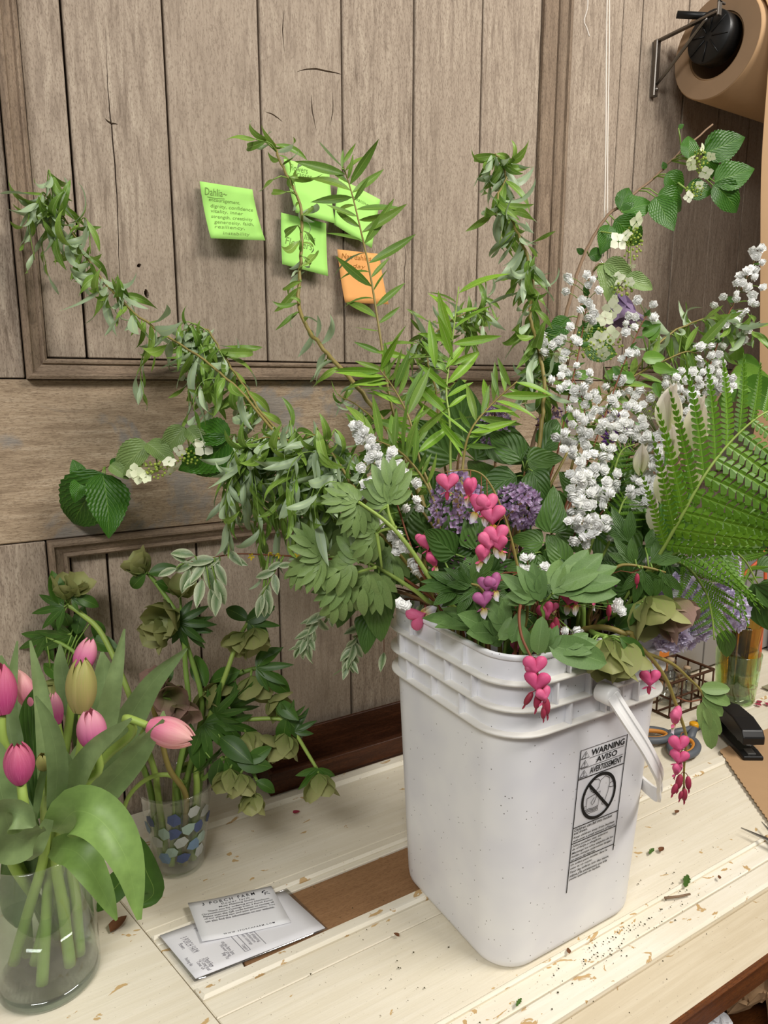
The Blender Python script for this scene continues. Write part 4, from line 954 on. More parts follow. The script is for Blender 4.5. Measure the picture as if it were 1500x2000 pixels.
def over_rim(path, r):
    """keep a stem inside the bucket wall until it clears the rim, and outside the flanges after that"""
    out = []; crossed = False
    for p in path:
        dx, dy = p.x-BC.x, p.y-BC.y; s = snorm(dx, dy); p = p.copy(); p.z = max(.009, p.z)
        if not crossed:
            if s > 1.18 and p.z < .372: crossed = True
            elif s > .86 and p.z < .355:
                k = .86/s; p.x, p.y = BC.x+dx*k, BC.y+dy*k
            elif s > .86 and p.z < .3675 + r: p.z = .3675 + r
        if crossed and s < 1.18 and p.z < .3675 + r: k = 1.18/max(s, .2); p.x, p.y = BC.x+dx*k, BC.y+dy*k
        out.append(p)
    # bridge a sudden step across the wall with points above the rim
    res = [out[0]]
    for q in out[1:]:
        a = res[-1]; sa = snorm(a.x-BC.x, a.y-BC.y); sq = snorm(q.x-BC.x, q.y-BC.y)
        if sa < 1.17 <= sq and min(a.z, q.z) < .3675 + r:
            for f in (.0, .33, .66, 1.0): m = a.lerp(q, f); res.append(V((m.x, m.y, .369 + r)))
        res.append(q)
    return res
def plant(name, label, cat, pts, r0, r1, mat, group=None, base=None, n=6, sides=6, wig=0.0):
    """stem from `base` (inside its container) through pts; returns root, samples of the visible part"""
    pts = [D(*p) if len(p) == 3 and not isinstance(p, V) else p for p in pts]
    pts0 = pts
    def gen(k):
        j = 0 if k == 0 else .012 + .0022*k; dt = 0 if k < 3 else R.uniform(-1, 1)*min(.035, .0025*k)
        pts = [CAM + (q-CAM)*(1+dt) for q in pts0]
        if base is None: return cr(pts, n)
        q = pts[0]      # stems fan out from the bottom and pass inside the rim before spreading
        b = V((BC.x + max(-.082, min(.082, (q.x-BC.x)*.6 + R.uniform(-j, j))), BC.y + max(-.077, min(.077, (q.y-BC.y)*.6 + R.uniform(-j, j))), .012))
        nk = V((BC.x + max(-.088, min(.088, q.x-BC.x + R.uniform(-j, j)*.6)), BC.y + max(-.083, min(.083, q.y-BC.y + R.uniform(-j, j)*.6)), .352))
        path = cr(([b, b.lerp(nk, .6), nk] if q.z > .36 else [b, nk + UP*.022]) + pts, n)
        if wig: path = [p + rv(wig) if 0 < i < len(path)-1 else p for i, p in enumerate(path)]
        return over_rim(path, r0)
    path = free_path(gen, r0, r1, 30); full = [path[0]]
    root = thing(name, label, cat, full[0], group)
    vs, fs, uv = tube([p - full[0] for p in path], (r0, r1), sides)
    ob('stem', mk('stem', vs, fs, mat, uv), root, Tr(*full[0]))
    vis = path[max(0, len(path)-1-(len(pts)-1)*n):] if base is not None else path
    PATHS[root.name] = vis
    return root, vis
def at(path, f):
    x = max(0, min(.9999, f))*(len(path)-1); i = int(x); p = path[i].lerp(path[min(i+1, len(path)-1)], x-i)
    t = (path[min(i+1, len(path)-1)] - path[max(0, i-1 if i == len(path)-1 else i)]); return p, (t.normalized() if t.length > 1e-7 else UP.copy())
def put(root, mesh, pos, d, n, s, name=None): return ob(name or mesh.name.split('.')[0], mesh, root, frame(pos, d, n, s))
def foliage(root, path, meshes, cnt, L, f0=0.0, f1=1.0, along=.3, out=.7, down=.6, face=.6, jit=.25, alt=False):
    al0 = along
    for k in range(cnt):
        along = al0*(R.uniform(.35, 1.7) if alt else 1)
        f = f0 + (f1-f0)*(k+.5)/cnt + R.uniform(-.4, .4)*(f1-f0)/cnt; p, t = at(path, f)
        if alt:
            sd = t.cross(TOCAM(p)).normalized()*(1 if k % 2 else -1); o = (sd + rv(.45)).normalized()
        else: o = rv(); o = (o - t*o.dot(t)).normalized()
        d = t*along + o*out + DN*down*R.uniform(.5, 1.2); nrm = TOCAM(p)*face + UP*.35 + rv(.6)
        put(root, R.choice(meshes), p, d, nrm*(-1 if meshes is CW and R.random() < .42 else 1), L*R.uniform(1-jit, 1+jit))
G_CW = 'curly willow branches in the bucket'; G_SP = 'white spirea sprays in the bucket'; G_LI = 'purple lilac stems in the bucket'
def curly(label, pts, cnt, L, f0=.1, f1=1.0, down=.9, r=(.0024, .0008), mat=M_ST_OL, twigs=0, **k):
    root, path = plant('curly_willow_branch', label, 'branch', pts, r[0], r[1], mat, G_CW, bbase(), wig=.0012)
    foliage(root, path, CW, cnt, L, f0, f1, .25, .65, down, .45, .35, **k)
    for _ in range(twigs):
        p, t = at(path, R.uniform(f0, f1)); o = rv(); o = (o - t*o.dot(t)).normalized(); l = L*R.uniform(.7, 1.5)
        tw = cr([p, p + (o*.8+t*.5)*l*.45, p + (o*.8+t*.5)*l*.7 + DN*l*.35*down, p + (o*.7+t*.4)*l*.75 + DN*l*.9*down], 4)
        ob('twig', mk('twig', *tube(tw, (.0009, .0005), 4)[:2], M_ST_GR), root)
        foliage(root, tw, CW, R.randint(5, 7), L*.85, .15, 1.0, .3, .5, down, .9, .25)
    return root, path
def spirea(label, pts, spots, size=.0125, leaves=10, t=None):
    root, path = plant('spirea_spray', label, 'spray', pts, .0018, .0006, M_ST_RB, G_SP, bbase())
    for x, y, tt in spots:
        p = D(x, y, tt + R.uniform(-.006, .006))
        q = min(path, key=lambda a: (a-p).length)
        if .004 < (q-p).length < .1: ob('pedicel', mk('pedicel', *tube([q, q.lerp(p, .6)+UP*.002, p], .00045, 4)[:2], M_ST_GR), root)
        put(root, R.choice(POM), p, rv(), TOCAM(p) + rv(.7), size*R.uniform(.85, 1.15), 'floret')
    foliage(root, path, SPL, leaves, .013, .25, .95, .4, .8, .1); return root
def cluster(cx, cy, rx, ry, n, t, ang=0.0, seed=None, dt=.012):
    o = []; tries = 0
    while len(o) < n and tries < 4000:
        tries += 1; a, b = R.uniform(-1, 1), R.uniform(-1, 1)
        if a*a+b*b > 1: continue
        x = cx + a*rx*math.cos(ang) - b*ry*math.sin(ang); y = cy + a*rx*math.sin(ang) + b*ry*math.cos(ang)
        if any((x-u[0])**2+(y-u[1])**2 < 13**2 for u in o): continue
        o.append((x, y, t + R.uniform(-dt, dt)))
    return o
def lilac(label, pts, c, axis_px, n, size, meshes, rx, mat=M_ST_BR, group=G_LI, leaves=(), cat='lilac', name='lilac_spray'):
    """panicle: florets over a cone-like body from c0 to c1 (pixel+depth), radius rx metres"""
    root, path = plant(name, label, cat, pts, .003, .0015, mat, group, bbase())
    a, b = D(*axis_px[0]), D(*axis_px[1]); ax = (b-a).normalized(); u = ax.orthogonal().normalized(); w = ax.cross(u)
    ob('panicle_axis', mk('panicle_axis', *tube([path[-1], a, b], (.002, .0008), 5)[:2], mat), root)
    for k in range(n):
        f = (k+.5)/n; th = k*2.39996; rad = rx*(math.sin(PI*(f*.8+.17))**.7)*R.uniform(.82, 1.05)
        o = u*math.cos(th) + w*math.sin(th); p = a.lerp(b, f) + o*rad
        put(root, R.choice(meshes), p, rv(), o + ax*.35 + rv(.35), size*R.uniform(.85, 1.15), 'floret')
    for (x, y, t), dv, s in leaves: put(root, R.choice(LI), D(x, y, t), px_dir(*dv), TOCAM(D(x, y, t)) + UP*.3 + rv(.2), s, 'leaf')
    return root
def px_dir(dx, dy, dz=0.0): return _r*dx + _d*dy + _f*dz
def toward(p, dx, dy, dz=0.0): return px_dir(dx, dy, dz)
def pleaf(root, meshes, x, y, t, dx, dy, Lpx, dz=0.0, tilt=(0, 0), name='leaf', face=1.0):
    """leaf whose base is at pixel x,y, pointing dx,dy, Lpx long in the picture at depth t"""
    p = D(x, y, t); m = meshes[R.randrange(len(meshes))] if isinstance(meshes, list) else meshes
    link(root, p, M_ST_GR, .0009)
    return put(root, m, p, px_dir(dx, dy, dz), TOCAM(p)*face + _r*tilt[0] - _d*tilt[1], Lpx*t/FPX, name)
def heart(root, x, y, t, s, kind='p', rot=0.0, yaw=0.0, inner='w', stem=None):
    """flower hanging at pixel x,y; s = size in metres"""
    p = D(x, y, t); hz = _r*math.cos(yaw) + V((_f.x, _f.y, 0)).normalized()*math.sin(yaw); dn = (DN + _r*rot).normalized()
    up = -dn; xx = (hz - up*hz.dot(up)).normalized(); yy = up.cross(xx)
    M = Matrix.Translation(p) @ Matrix((xx, yy, up)).transposed().to_4x4() @ Matrix.Scale(s, 4)
    h = ob('heart', HEART[kind], root, M)
    if inner: ob('inner_petals', INNER if inner == 'w' else INNERP, h, M)
    if stem is None: link(root, p, M_ST_RB, .0005, name='pedicel')
    if stem is not None: ob('pedicel', mk('pedicel', *tube([D(*stem), D(*stem).lerp(p, .5)+UP*.002, p + dn*.002], .00055, 4)[:2], M_ST_RB), root)
def bhbud(root, x, y, t, s, rot=0.0):
    p = D(x, y, t); link(root, p, M_ST_RB, .0004, name='pedicel'); ob('bud', BHBUD, root, Matrix.Translation(p) @ Matrix.Rotation(rot, 4, _f) @ Matrix.Scale(s, 4))
def ribbon(name, root, pts, width, mat, nrm=None, fold=.25, n=5, prof=None, side=0.0):
    """strap leaf along pixel path; width in pixels at its widest"""
    P = cr([D(*p) for p in pts], n); m = len(P); prof = prof or (lambda t: max(.03, math.sin(PI*min(1, (t*.93+.07))**.75))**.7)
    tm = sum(p[2] for p in pts)/len(pts); W = width*tm/FPX/2; vs, fs, uv = [], [], []
    base = P[0]
    for i, p in enumerate(P):
        t = (P[min(i+1, m-1)] - P[max(0, i-1)]).normalized(); nn = nrm or TOCAM(p); nn = (nn + _r*side); nn = (nn - t*nn.dot(t)).normalized(); sd = nn.cross(t)
        w = W*prof(i/(m-1))
        for v in (-1, -.66, -.33, 0, .33, .66, 1): vs.append(p - base + sd*w*v + nn*(fold*w*(v*v) - 0) + nn*.05*W*math.sin(i*.8+v*2)); uv.append((i/(m-1), v))
        if i:
            b = (i-1)*7
            for k in range(6): fs.append((b+k, b+7+k, b+8+k, b+k+1))
    return ob(name, mk(name, vs, fs, mat, uv), root, Tr(*base))
# ================================================================ BOUQUET IN THE BUCKET
# --- curly willow
curly('long curly willow branch arching left in front of the tall boards to its drooping tip', [(800, 1080, .77), (690, 980, .79), (560, 870, .82), (480, 775, .84), (400, 705, .84), (300, 640, .83), (230, 580, .82), (180, 520, .81), (140, 450, .8), (112, 402, .8), (78, 378, .79)], 96, .05, .3, 1.0, 1.0, twigs=9)
curly('curly willow branch ending in a tight curled clump over the upper moulding', [(790, 1060, .78), (680, 960, .81), (600, 890, .84), (530, 830, .86), (480, 760, .87), (440, 700, .88), (410, 650, .88), (385, 640, .88), (370, 665, .88), (390, 700, .88)], 84, .05, .28, 1.0, 1.0, twigs=11)
curly('curly willow branch arching over the rail with leaves hanging like a curtain', [(780, 1080, .75), (690, 1000, .76), (640, 930, .77), (600, 880, .78), (545, 855, .79), (505, 858, .8), (485, 885, .8), (475, 930, .8)], 96, .058, .2, 1.0, 1.2, twigs=30)
curly('short curly willow branch drooping left over the lobed leaves', [(800, 1070, .72), (720, 990, .73), (670, 920, .74), (640, 870, .75), (615, 850, .75), (590, 870, .76), (575, 930, .76)], 50, .054, .2, 1.0, 1.0, twigs=14)
r_, p_ = curly('tall curly willow branch with bare brown stem crossing the green notes', [(830, 1010, .8), (790, 900, .82), (745, 820, .83), (690, 745, .84), (640, 690, .85), (600, 640, .86), (584, 590, .87), (588, 500, .88), (590, 420, .89), (572, 365, .89), (545, 312, .89), (535, 280, .9), (512, 270, .9)], 40, .036, .28, 1.0, .35, (.004, .0012), M_ST_OL)
for x, y, dx, dy, L in ((520, 276, -1, .45, 80), (500, 272, -1, .15, 62), (535, 350, -1, .35, 62), (560, 375, -1, .1, 60), (582, 440, -1, .5, 75), (585, 470, -.8, .9, 80), (588, 550, -1, .2, 70), (588, 560, -.9, .7, 80), (583, 610, -.9, .5, 60), (640, 700, -.7, .8, 70), (690, 745, -.4, 1, 80), (590, 420, 1, -.25, 50), (565, 345, 1, .1, 45), (590, 500, .8, .5, 50), (588, 520, .9, -.5, 95)): pleaf(r_, CW, x, y, .87, dx, dy, L, R.uniform(-.4, .2), (R.uniform(-.5, .5), R.uniform(-.4, .4)), 'willow_leaf')
curly('upright curly willow branch twisting beside the vertical moulding', [(1010, 1050, .8), (1045, 930, .82), (1058, 820, .83), (1062, 740, .84), (1048, 670, .85), (1035, 610, .85), (1042, 550, .86), (1025, 490, .86), (1000, 430, .87), (972, 392, .87), (988, 350, .88), (978, 310, .88), (962, 300, .88)], 150, .048, .2, 1.0, .9, (.0035, .0009), twigs=3)
curly('thin curly willow branch reaching right among the white sprays', [(1120, 900, .86), (1200, 780, .88), (1270, 690, .9), (1320, 645, .92), (1380, 622, .92), (1430, 628, .92), (1478, 650, .92)], 46, .05, .35, 1.0, .7, twigs=5)
curly('dusty curly willow branch behind the bouquet against the moulding', [(880, 1000, .9), (865, 860, .95), (850, 760, .99), (835, 690, 1.01), (860, 640, 1.02), (910, 612, 1.02), (955, 600, 1.02)], 90, .044, .3, 1.0, .6, twigs=10)
curly('low curly willow branch trailing through the bouquet centre', [(860, 1060, .77), (800, 960, .79), (760, 880, .81), (720, 810, .83), (660, 770, .85)], 40, .04, .15, 1.0, .6)
# --- straight-leaved willow
G_SW = 'straight willow shoots in the bucket'
def shoot(label, pts, cnt, L, meshes=SW, f0=.25, mat=M_ST_OL, down=.05, along=.55):
    root, path = plant('willow_shoot', label, 'branch', pts, .0026, .0008, mat, G_SW, bbase()); foliage(root, path, meshes, cnt, L, f0, 1.0, along, .75, down, (.6), .42, True); return root, path
r_, p_ = shoot('straight willow shoot rising in front of the orange note', [(830, 1000, .8), (790, 880, .82), (762, 780, .83), (740, 640, .85), (722, 530, .86), (700, 430, .87), (685, 370, .87), (668, 318, .87)], 38, .05)
pleaf(r_, SW, 668, 330, .87, .05, -1, 40, 0, (0, .3), 'willow_leaf')
r_, p_ = shoot('bright green willow shoot with upright leaves in the bouquet centre', [(880, 1010, .8), (880, 920, .81), (878, 820, .82), (872, 760, .83), (884, 660, .84), (896, 560, .84)], 18, .05, SWB, .35, M_ST_YG)
for x, y, dx, dy, L in ((884, 665, -.42, -1, 105), (884, 700, -.3, -1, 90), (870, 720, .6, -.8, 80), (850, 720, -.1, -1, 100), (800, 700, -1, -.25, 70), (878, 760, -.8, -.6, 80)): pleaf(r_, SWB, x, y, .83, dx, dy, L, R.uniform(-.3, .1), (R.uniform(-.5, .3), .2), 'willow_leaf')
shoot('slender willow shoot leaning left in the bouquet centre', [(850, 1000, .78), (820, 900, .79), (800, 820, .8), (770, 760, .81), (740, 720, .81)], 30, .045, SWB + SW)
shoot('slender willow shoot with fine leaves spreading right over the lilac', [(900, 1010, .78), (905, 900, .79), (920, 840, .79), (960, 790, .8), (1010, 745, .8)], 24, .042, SW + SWB)
shoot('arching willow shoot with spread leaves above the purple lilac', [(860, 1040, .75), (840, 960, .76), (800, 900, .76), (760, 870, .76), (700, 850, .77)], 26, .045, SW)
shoot('fine willow shoot among the white sprays at the right', [(1060, 1000, .82), (1100, 900, .84), (1160, 800, .86), (1230, 740, .87), (1330, 690, .88), (1360, 690, .88)], 34, .045, SW)
# --- viburnum
G_VB = 'viburnum branches in the bucket'
def lace(root, x, y, t, rx, ry, nb, fl):
    """lacecap: green bud dome with white florets round it"""
    cen = D(x, y, t); s = t/FPX; link(root, cen + _f*.008, M_ST_YG, .001, name='peduncle')
    for k in range(nb):
        a = k*2.4; q = math.sqrt((k+.5)/nb); p = cen + _r*math.cos(a)*q*rx*s + _d*math.sin(a)*q*ry*s - _f*(.006*(1-q*q)) + rv(.0015); put(root, BUD, p, rv(), UP, R.uniform(.0014, .0021), 'bud')
        if k % 5 == 0: ob('pedicel', mk('pedicel', *tube([cen + _f*.012 + UP*.004, p], .0005, 4)[:2], M_ST_YG), root)
    for fx, fy, sz in fl:
        p = D(fx, fy, t-.006); put(root, R.choice(LAC), p, rv(), TOCAM(p) + rv(.35), sz*s, 'floret')
        ob('pedicel', mk('pedicel', *tube([cen + _f*.008, p + _f*.001], .0006, 4)[:2], M_ST_YG), root)
r1, p1 = plant('viburnum_branch', 'viburnum branch reaching left with one large ribbed leaf hanging over the rail', 'branch', [(800, 1080, .8), (690, 1000, .83), (560, 920, .87), (470, 865, .88), (400, 850, .88), (330, 865, .87), (270, 888, .865), (215, 908, .86), (165, 938, .855)], .0032, .0013, M_ST_GB, G_VB, bbase())
for a in ((205, 925, -.62, .8, 165, .0, (-.1, .1), VB), (200, 925, .35, 1, 130, -.3, (.6, .2), VB), (160, 938, -.45, -1, 46, 0, (0, 0), VB), (158, 935, -.05, 1, 50, -.4, (.1, 0), VB),
          (360, 835, -.75, .9, 70, -.3, (.2, .5), VBP), (365, 838, .7, .5, 60, -.2, (-.2, .6), VBP), (290, 868, -.9, .75, 95, -.3, (.1, .6), VBP), (288, 866, .9, .55, 70, -.2, (-.1, .6), VBP),
          (450, 850, -.9, -.15, 95, .0, (0, .5), VB), (450, 855, -.7, .75, 120, -.1, (.1, .2), VB), (440, 870, -.95, .5, 110, .1, (0, -.2), VB), (470, 880, .5, .9, 110, 0, (0, .2), VB), (560, 925, .2, 1, 100, -.2, (.4, .2), VB), (620, 930, 1, .1, 85, 0, (0, .4), VB), (215, 908, .6, .4, 45, 0, (0, .3), VBP), (215, 908, .9, -.4, 28, 0, (0, 0), VB)):
    pleaf(r1, a[7], a[0], a[1], .86, a[2], a[3], a[4], a[5], a[6])
lace(r1, 305, 917, .85, 36, 17, 34, [(262, 922, 36), (270, 930, 34), (330, 902, 30), (340, 915, 42), (285, 932, 26)])
lace(r1, 370, 892, .86, 26, 16, 26, [(350, 880, 26), (398, 874, 40), (388, 868, 26)])
r2, p2 = plant('viburnum_branch', 'viburnum branch rising right below the kraft roll with bare twig end', 'branch', [(1010, 1000, .86), (1060, 800, .92), (1095, 660, .96), (1120, 560, .98), (1140, 500, .99), (1180, 430, 1.0), (1230, 385, 1.01), (1275, 350, 1.02), (1320, 305, 1.03), (1392, 243, 1.05)], .0042, .0013, M_ST_GB, G_VB, bbase(), wig=.001)
for a in ((1210, 410, .5, -1, 58, 0, (.2, 0)), (1215, 415, 1, -.45, 75, 0, (0, .4)), (1280, 385, .45, 1, 78, -.2, (.2, .3)), (1285, 380, 1, .25, 75, 0, (0, .5)), (1340, 370, 1, .0, 60, .1, (0, .3)), (1395, 355, 1, -.35, 88, 0, (.1, .3)), (1392, 362, .8, .55, 85, -.1, (.1, .5)), (1375, 300, 1, -.42, 92, 0, (0, .2)), (1372, 298, .7, -.3, 70, .3, (0, -.3)), (1345, 310, .1, -1, 55, 0, (.3, 0)), (1380, 300, .4, 1, 55, 0, (.4, .3)), (1200, 430, .8, .55, 85, 0, (-.1, .3)), (1190, 440, -.25, 1, 60, -.2, (.3, 0)), (1150, 500, .9, -.2, 40, 0, (0, 0)), (1300, 340, .8, .6, 60, 0, (.2, .3)), (1140, 495, -.3, -.2, 18, 0, (0, 0))):
    pleaf(r2, VB, a[0], a[1], 1.0, a[2], a[3], a[4], a[5], a[6])
lace(r2, 1365, 315, .99, 17, 26, 26, [(1350, 322, 24), (1372, 290, 18), (1388, 306, 20), (1378, 338, 26), (1350, 310, 18)])
lace(r2, 1355, 372, .99, 18, 14, 20, [(1345, 385, 22), (1372, 370, 20), (1365, 362, 18)])
lace(r2, 1236, 475, .98, 20, 34, 36, [(1243, 434, 36), (1208, 472, 38), (1222, 460, 30), (1232, 520, 24)])
for x, y, dx, dy, L in ((1325, 250, .6, -.4, 14), (1300, 330, -.4, -1, 16), (1340, 290, -.7, -.3, 12)): pleaf(r2, VB, x, y, 1.02, dx, dy, L)
r3, p3 = plant('viburnum_branch', 'viburnum branch with creamy lacecap flowers among the white sprays', 'branch', [(1010, 1030, .82), (1050, 900, .85), (1090, 780, .88), (1130, 620, .9), (1145, 560, .91), (1165, 520, .92), (1180, 515, .92)], .0032, .0015, M_ST_GB, G_VB, bbase())
for a in ((1180, 515, .9, .4, 70, 0, (0, .4), VBP), (1178, 518, .2, 1, 75, -.2, (.4, .3), VBP), (1220, 548, 1, .15, 65, 0, (0, .5), VBP), (1110, 620, -.55, .65, 60, 0, (.2, .2), VB), (1100, 640, -.9, 1, 70, 0, (.2, .2), VB), (1130, 640, 1, .7, 85, -.1, (0, .3), VB), (1140, 680, 1, .1, 75, 0, (0, .3), VB), (1095, 700, -.8, .8, 60, 0, (0, 0), VB), (1050, 740, -.9, .5, 60, 0, (0, .2), VB)): pleaf(r3, a[7], a[0], a[1], .9, a[2], a[3], a[4], a[5], a[6])
lace(r3, 1165, 672, .87, 52, 34, 60, [(1195, 605, 40), (1182, 622, 34), (1167, 665, 40), (1192, 655, 36), (1100, 690, 34), (1092, 700, 26), (1150, 640, 26), (1178, 690, 30)])
lace(r3, 1215, 560, .9, 26, 20, 26, [(1205, 545, 30), (1228, 552, 26), (1200, 585, 22)])
lace(r3, 1290, 790, .9, 40, 40, 46, [(1275, 770, 32), (1300, 770, 32), (1310, 800, 30), (1268, 820, 28), (1322, 750, 30), (1300, 720, 26)])
# --- spirea
spirea('white spirea spray leaning left in front of the rail', [(830, 1130, .72), (800, 1060, .73), (770, 970, .74), (735, 895, .75), (697, 835, .76)],
       [(x, y, .735) for x, y in ((690, 832), (703, 828), (698, 846), (712, 842), (705, 858), (722, 858), (715, 872), (733, 872), (728, 888), (742, 890), (738, 902), (722, 898), (752, 912), (746, 922), (760, 895), (765, 884), (704, 912), (722, 937), (735, 932), (712, 945), (705, 968), (712, 975), (735, 968), (728, 960), (742, 978), (736, 990), (780, 908), (788, 925), (792, 942), (786, 950), (812, 942), (762, 935), (790, 990), (812, 978), (820, 990), (735, 1015), (740, 1025), (770, 1035), (765, 1048), (778, 1046), (776, 1062), (798, 1070), (772, 1078), (790, 1068), (815, 1095), (822, 1108), (812, 1106), (828, 1118))], .0135, 14)
spirea('upright white spirea spray beside the twisting willow', [(1060, 1000, .8), (1090, 880, .82), (1110, 780, .83), (1130, 690, .84), (1142, 620, .85), (1152, 555, .86)],
       [(x, y, .84) for x, y in ((1110, 540), (1112, 552), (1104, 568), (1145, 536), (1155, 545), (1150, 556), (1168, 570), (1138, 585), (1150, 590), (1136, 603), (1155, 600), (1160, 610), (1150, 618), (1158, 625), (1112, 638), (1060, 650), (1064, 668), (1090, 665), (1100, 660), (1122, 662), (1128, 668), (1080, 675), (1062, 690), (1105, 690), (1098, 700), (1108, 728))] + cluster(1115, 740, 38, 26, 12, .83), .0132, 16)
spirea('white spirea spray leaning right with open top florets', [(1100, 1010, .79), (1140, 920, .81), (1175, 830, .83), (1215, 720, .85), (1250, 640, .86), (1272, 600, .87)],
       [(x, y, .855) for x, y in ((1243, 585), (1278, 594), (1275, 620), (1230, 615), (1242, 618), (1225, 632), (1238, 640), (1222, 648), (1228, 690), (1246, 688), (1214, 704), (1205, 735), (1218, 740), (1210, 745), (1190, 758), (1162, 770), (1205, 772))] + cluster(1200, 800, 32, 22, 9, .84), .0132, 16)
spirea('dense white spirea spray hanging in the middle of the bouquet', [(1080, 1080, .76), (1115, 980, .78), (1140, 880, .79), (1140, 790, .8), (1120, 740, .8)],
       cluster(1138, 790, 34, 36, 12, .79) + cluster(1145, 860, 62, 40, 20, .785) + cluster(1165, 930, 52, 46, 20, .78) + [(x, y, .77) for x, y in ((1120, 880), (1130, 900), (1135, 920))], .0132, 18)
spirea('white spirea spray with full florets drooping toward the rim', [(1090, 1110, .73), (1120, 1050, .74), (1140, 990, .75), (1165, 940, .76)],
       cluster(1150, 960, 45, 34, 17, .745) + cluster(1135, 1020, 30, 42, 15, .73) + cluster(1185, 1030, 26, 18, 6, .735) + [(1195, 1028, .735), (1155, 1045, .73)], .0132, 12)
spirea('white spirea spray beside the papery buds', [(1130, 1070, .78), (1190, 980, .8), (1230, 890, .82), (1260, 820, .84)],
       cluster(1290, 870, 34, 34, 14, .78) + cluster(1265, 925, 26, 32, 11, .78) + cluster(1255, 965, 24, 28, 10, .77) + cluster(1235, 840, 40, 26, 12, .8), .014, 14)
spirea('arching white spirea spray at the far right reaching up past the fern', [(1220, 1010, .84), (1320, 860, .88), (1370, 760, .9), (1395, 690, .91), (1420, 620, .92), (1450, 560, .93), (1485, 485, .94)],
       [(x, y, .92) for x, y in ((1470, 488), (1486, 485), (1478, 500), (1487, 512), (1464, 522), (1474, 526), (1458, 530), (1445, 540), (1470, 540), (1450, 552), (1438, 550), (1462, 562), (1490, 562), (1436, 572), (1440, 582), (1470, 575), (1412, 578), (1396, 594), (1468, 590), (1475, 592), (1456, 605), (1445, 612), (1398, 655), (1432, 628), (1412, 636), (1458, 648), (1445, 662), (1362, 680), (1418, 675), (1410, 682))], .0132, 10)
spirea('white spirea spray massed behind the fern and papery buds', [(1200, 1000, .86), (1290, 860, .9), (1345, 770, .92), (1385, 700, .93), (1395, 690, .93)],
       cluster(1385, 700, 30, 26, 10, .87) + cluster(1360, 745, 60, 26, 22, .86) + cluster(1335, 790, 36, 36, 16, .85) + cluster(1410, 750, 26, 20, 8, .87) + cluster(1240, 780, 30, 24, 9, .86), .0132, 10)
spirea('low white spirea spray over the right side of the rim', [(1150, 1150, .76), (1230, 1120, .76), (1300, 1090, .77), (1350, 1060, .78), (1385, 1060, .78)],
       [(x, y, .765) for x, y in ((1345, 1046), (1362, 1050), (1384, 1055), (1335, 1062), (1342, 1068), (1326, 1080), (1310, 1088), (1300, 1095), (1290, 1090), (1282, 1098), (1330, 1092), (1318, 1102), (1350, 1105), (1355, 1112), (1240, 1150), (1245, 1162), (1238, 1165), (1322, 1158))], .0135, 10)
spirea('small creamy spirea sprig low in the bouquet near the rim', [(1050, 1180, .7), (1035, 1130, .7), (1030, 1095, .7)],
       [(x, y, .695) for x, y in ((1022, 1092), (1040, 1090), (1015, 1110), (1030, 1112), (1066, 1108), (1082, 1130), (1210, 1180), (1215, 1195), (1205, 1188), (1105, 1232), (1128, 1245), (1125, 1240), (795, 1185), (780, 1180))], .0125, 6)
# --- lilac
lilac('upright purple lilac panicle behind the pink bleeding hearts', [(930, 1150, .74), (910, 1080, .745), (900, 1040, .745)], None, ((905, 1050, .745), (885, 925, .75)), 150, .0115, LIF, .03, leaves=(((940, 1120, .73), (1, -.2), .05),))
lilac('round purple lilac panicle between the hearts and white florets', [(980, 1150, .75), (1000, 1060, .765)], None, ((990, 1010, .765), (1040, 960, .77)), 110, .0115, LIF, .026)
lilac('purple lilac panicle below the big dark leaves', [(950, 1100, .82), (965, 950, .85), (968, 880, .87)], None, ((970, 875, .87), (965, 795, .88)), 90, .012, LIF, .022)
lilac('small magenta lilac panicle half hidden by the twisting willow', [(1020, 1050, .84), (1070, 900, .88)], None, ((1080, 850, .88), (1075, 795, .89)), 50, .011, LIF + LDF, .018)
lilac('dark budded lilac panicle under the pink hearts', [(950, 1180, .72), (925, 1110, .73)], None, ((920, 1110, .73), (900, 1030, .735)), 60, .009, LDF, .022)
lilac('dark maroon lilac buds deep in the bouquet by the rim', [(1060, 1200, .72), (1020, 1150, .73)], None, ((1020, 1150, .73), (1000, 1070, .735)), 70, .009, LDF, .02)
lilac('dark maroon lilac buds below the arching stem', [(1150, 1240, .75), (1170, 1200, .75)], None, ((1150, 1220, .75), (1195, 1145, .755)), 60, .009, LDF, .022)
lilac('small purple lilac panicle peeping out left under lobed leaves', [(760, 1150, .79), (690, 1150, .8)], None, ((680, 1160, .8), (645, 1140, .8)), 36, .0105, LIF, .012)
lilac('large pale double lilac panicle over the right rim', [(1180, 1200, .8), (1250, 1190, .8), (1290, 1190, .8)], None, ((1290, 1200, .79), (1395, 1185, .79)), 150, .0155, LPF, .037, M_ST_BR, 'pale lilac panicles')
lilac('second pale lilac panicle hanging under the fern', [(1200, 1180, .84), (1300, 1140, .86), (1360, 1120, .87)], None, ((1370, 1130, .87), (1425, 1095, .88)), 80, .016, LPF, .03, M_ST_BR, 'pale lilac panicles')
lilac('pale lilac side cluster at the right tip above the amber glass', [(1220, 1200, .82), (1330, 1200, .84), (1400, 1195, .85)], None, ((1405, 1195, .85), (1450, 1180, .85)), 50, .0155, LPF, .025, M_ST_BR, 'pale lilac panicles')
lilac('pale lilac florets drooping beside the dusky hellebore', [(1200, 1190, .78), (1262, 1195, .745), (1292, 1212, .735)], None, ((1298, 1228, .732), (1325, 1258, .738)), 34, .015, LPF, .016, M_ST_BR, 'pale lilac panicles')
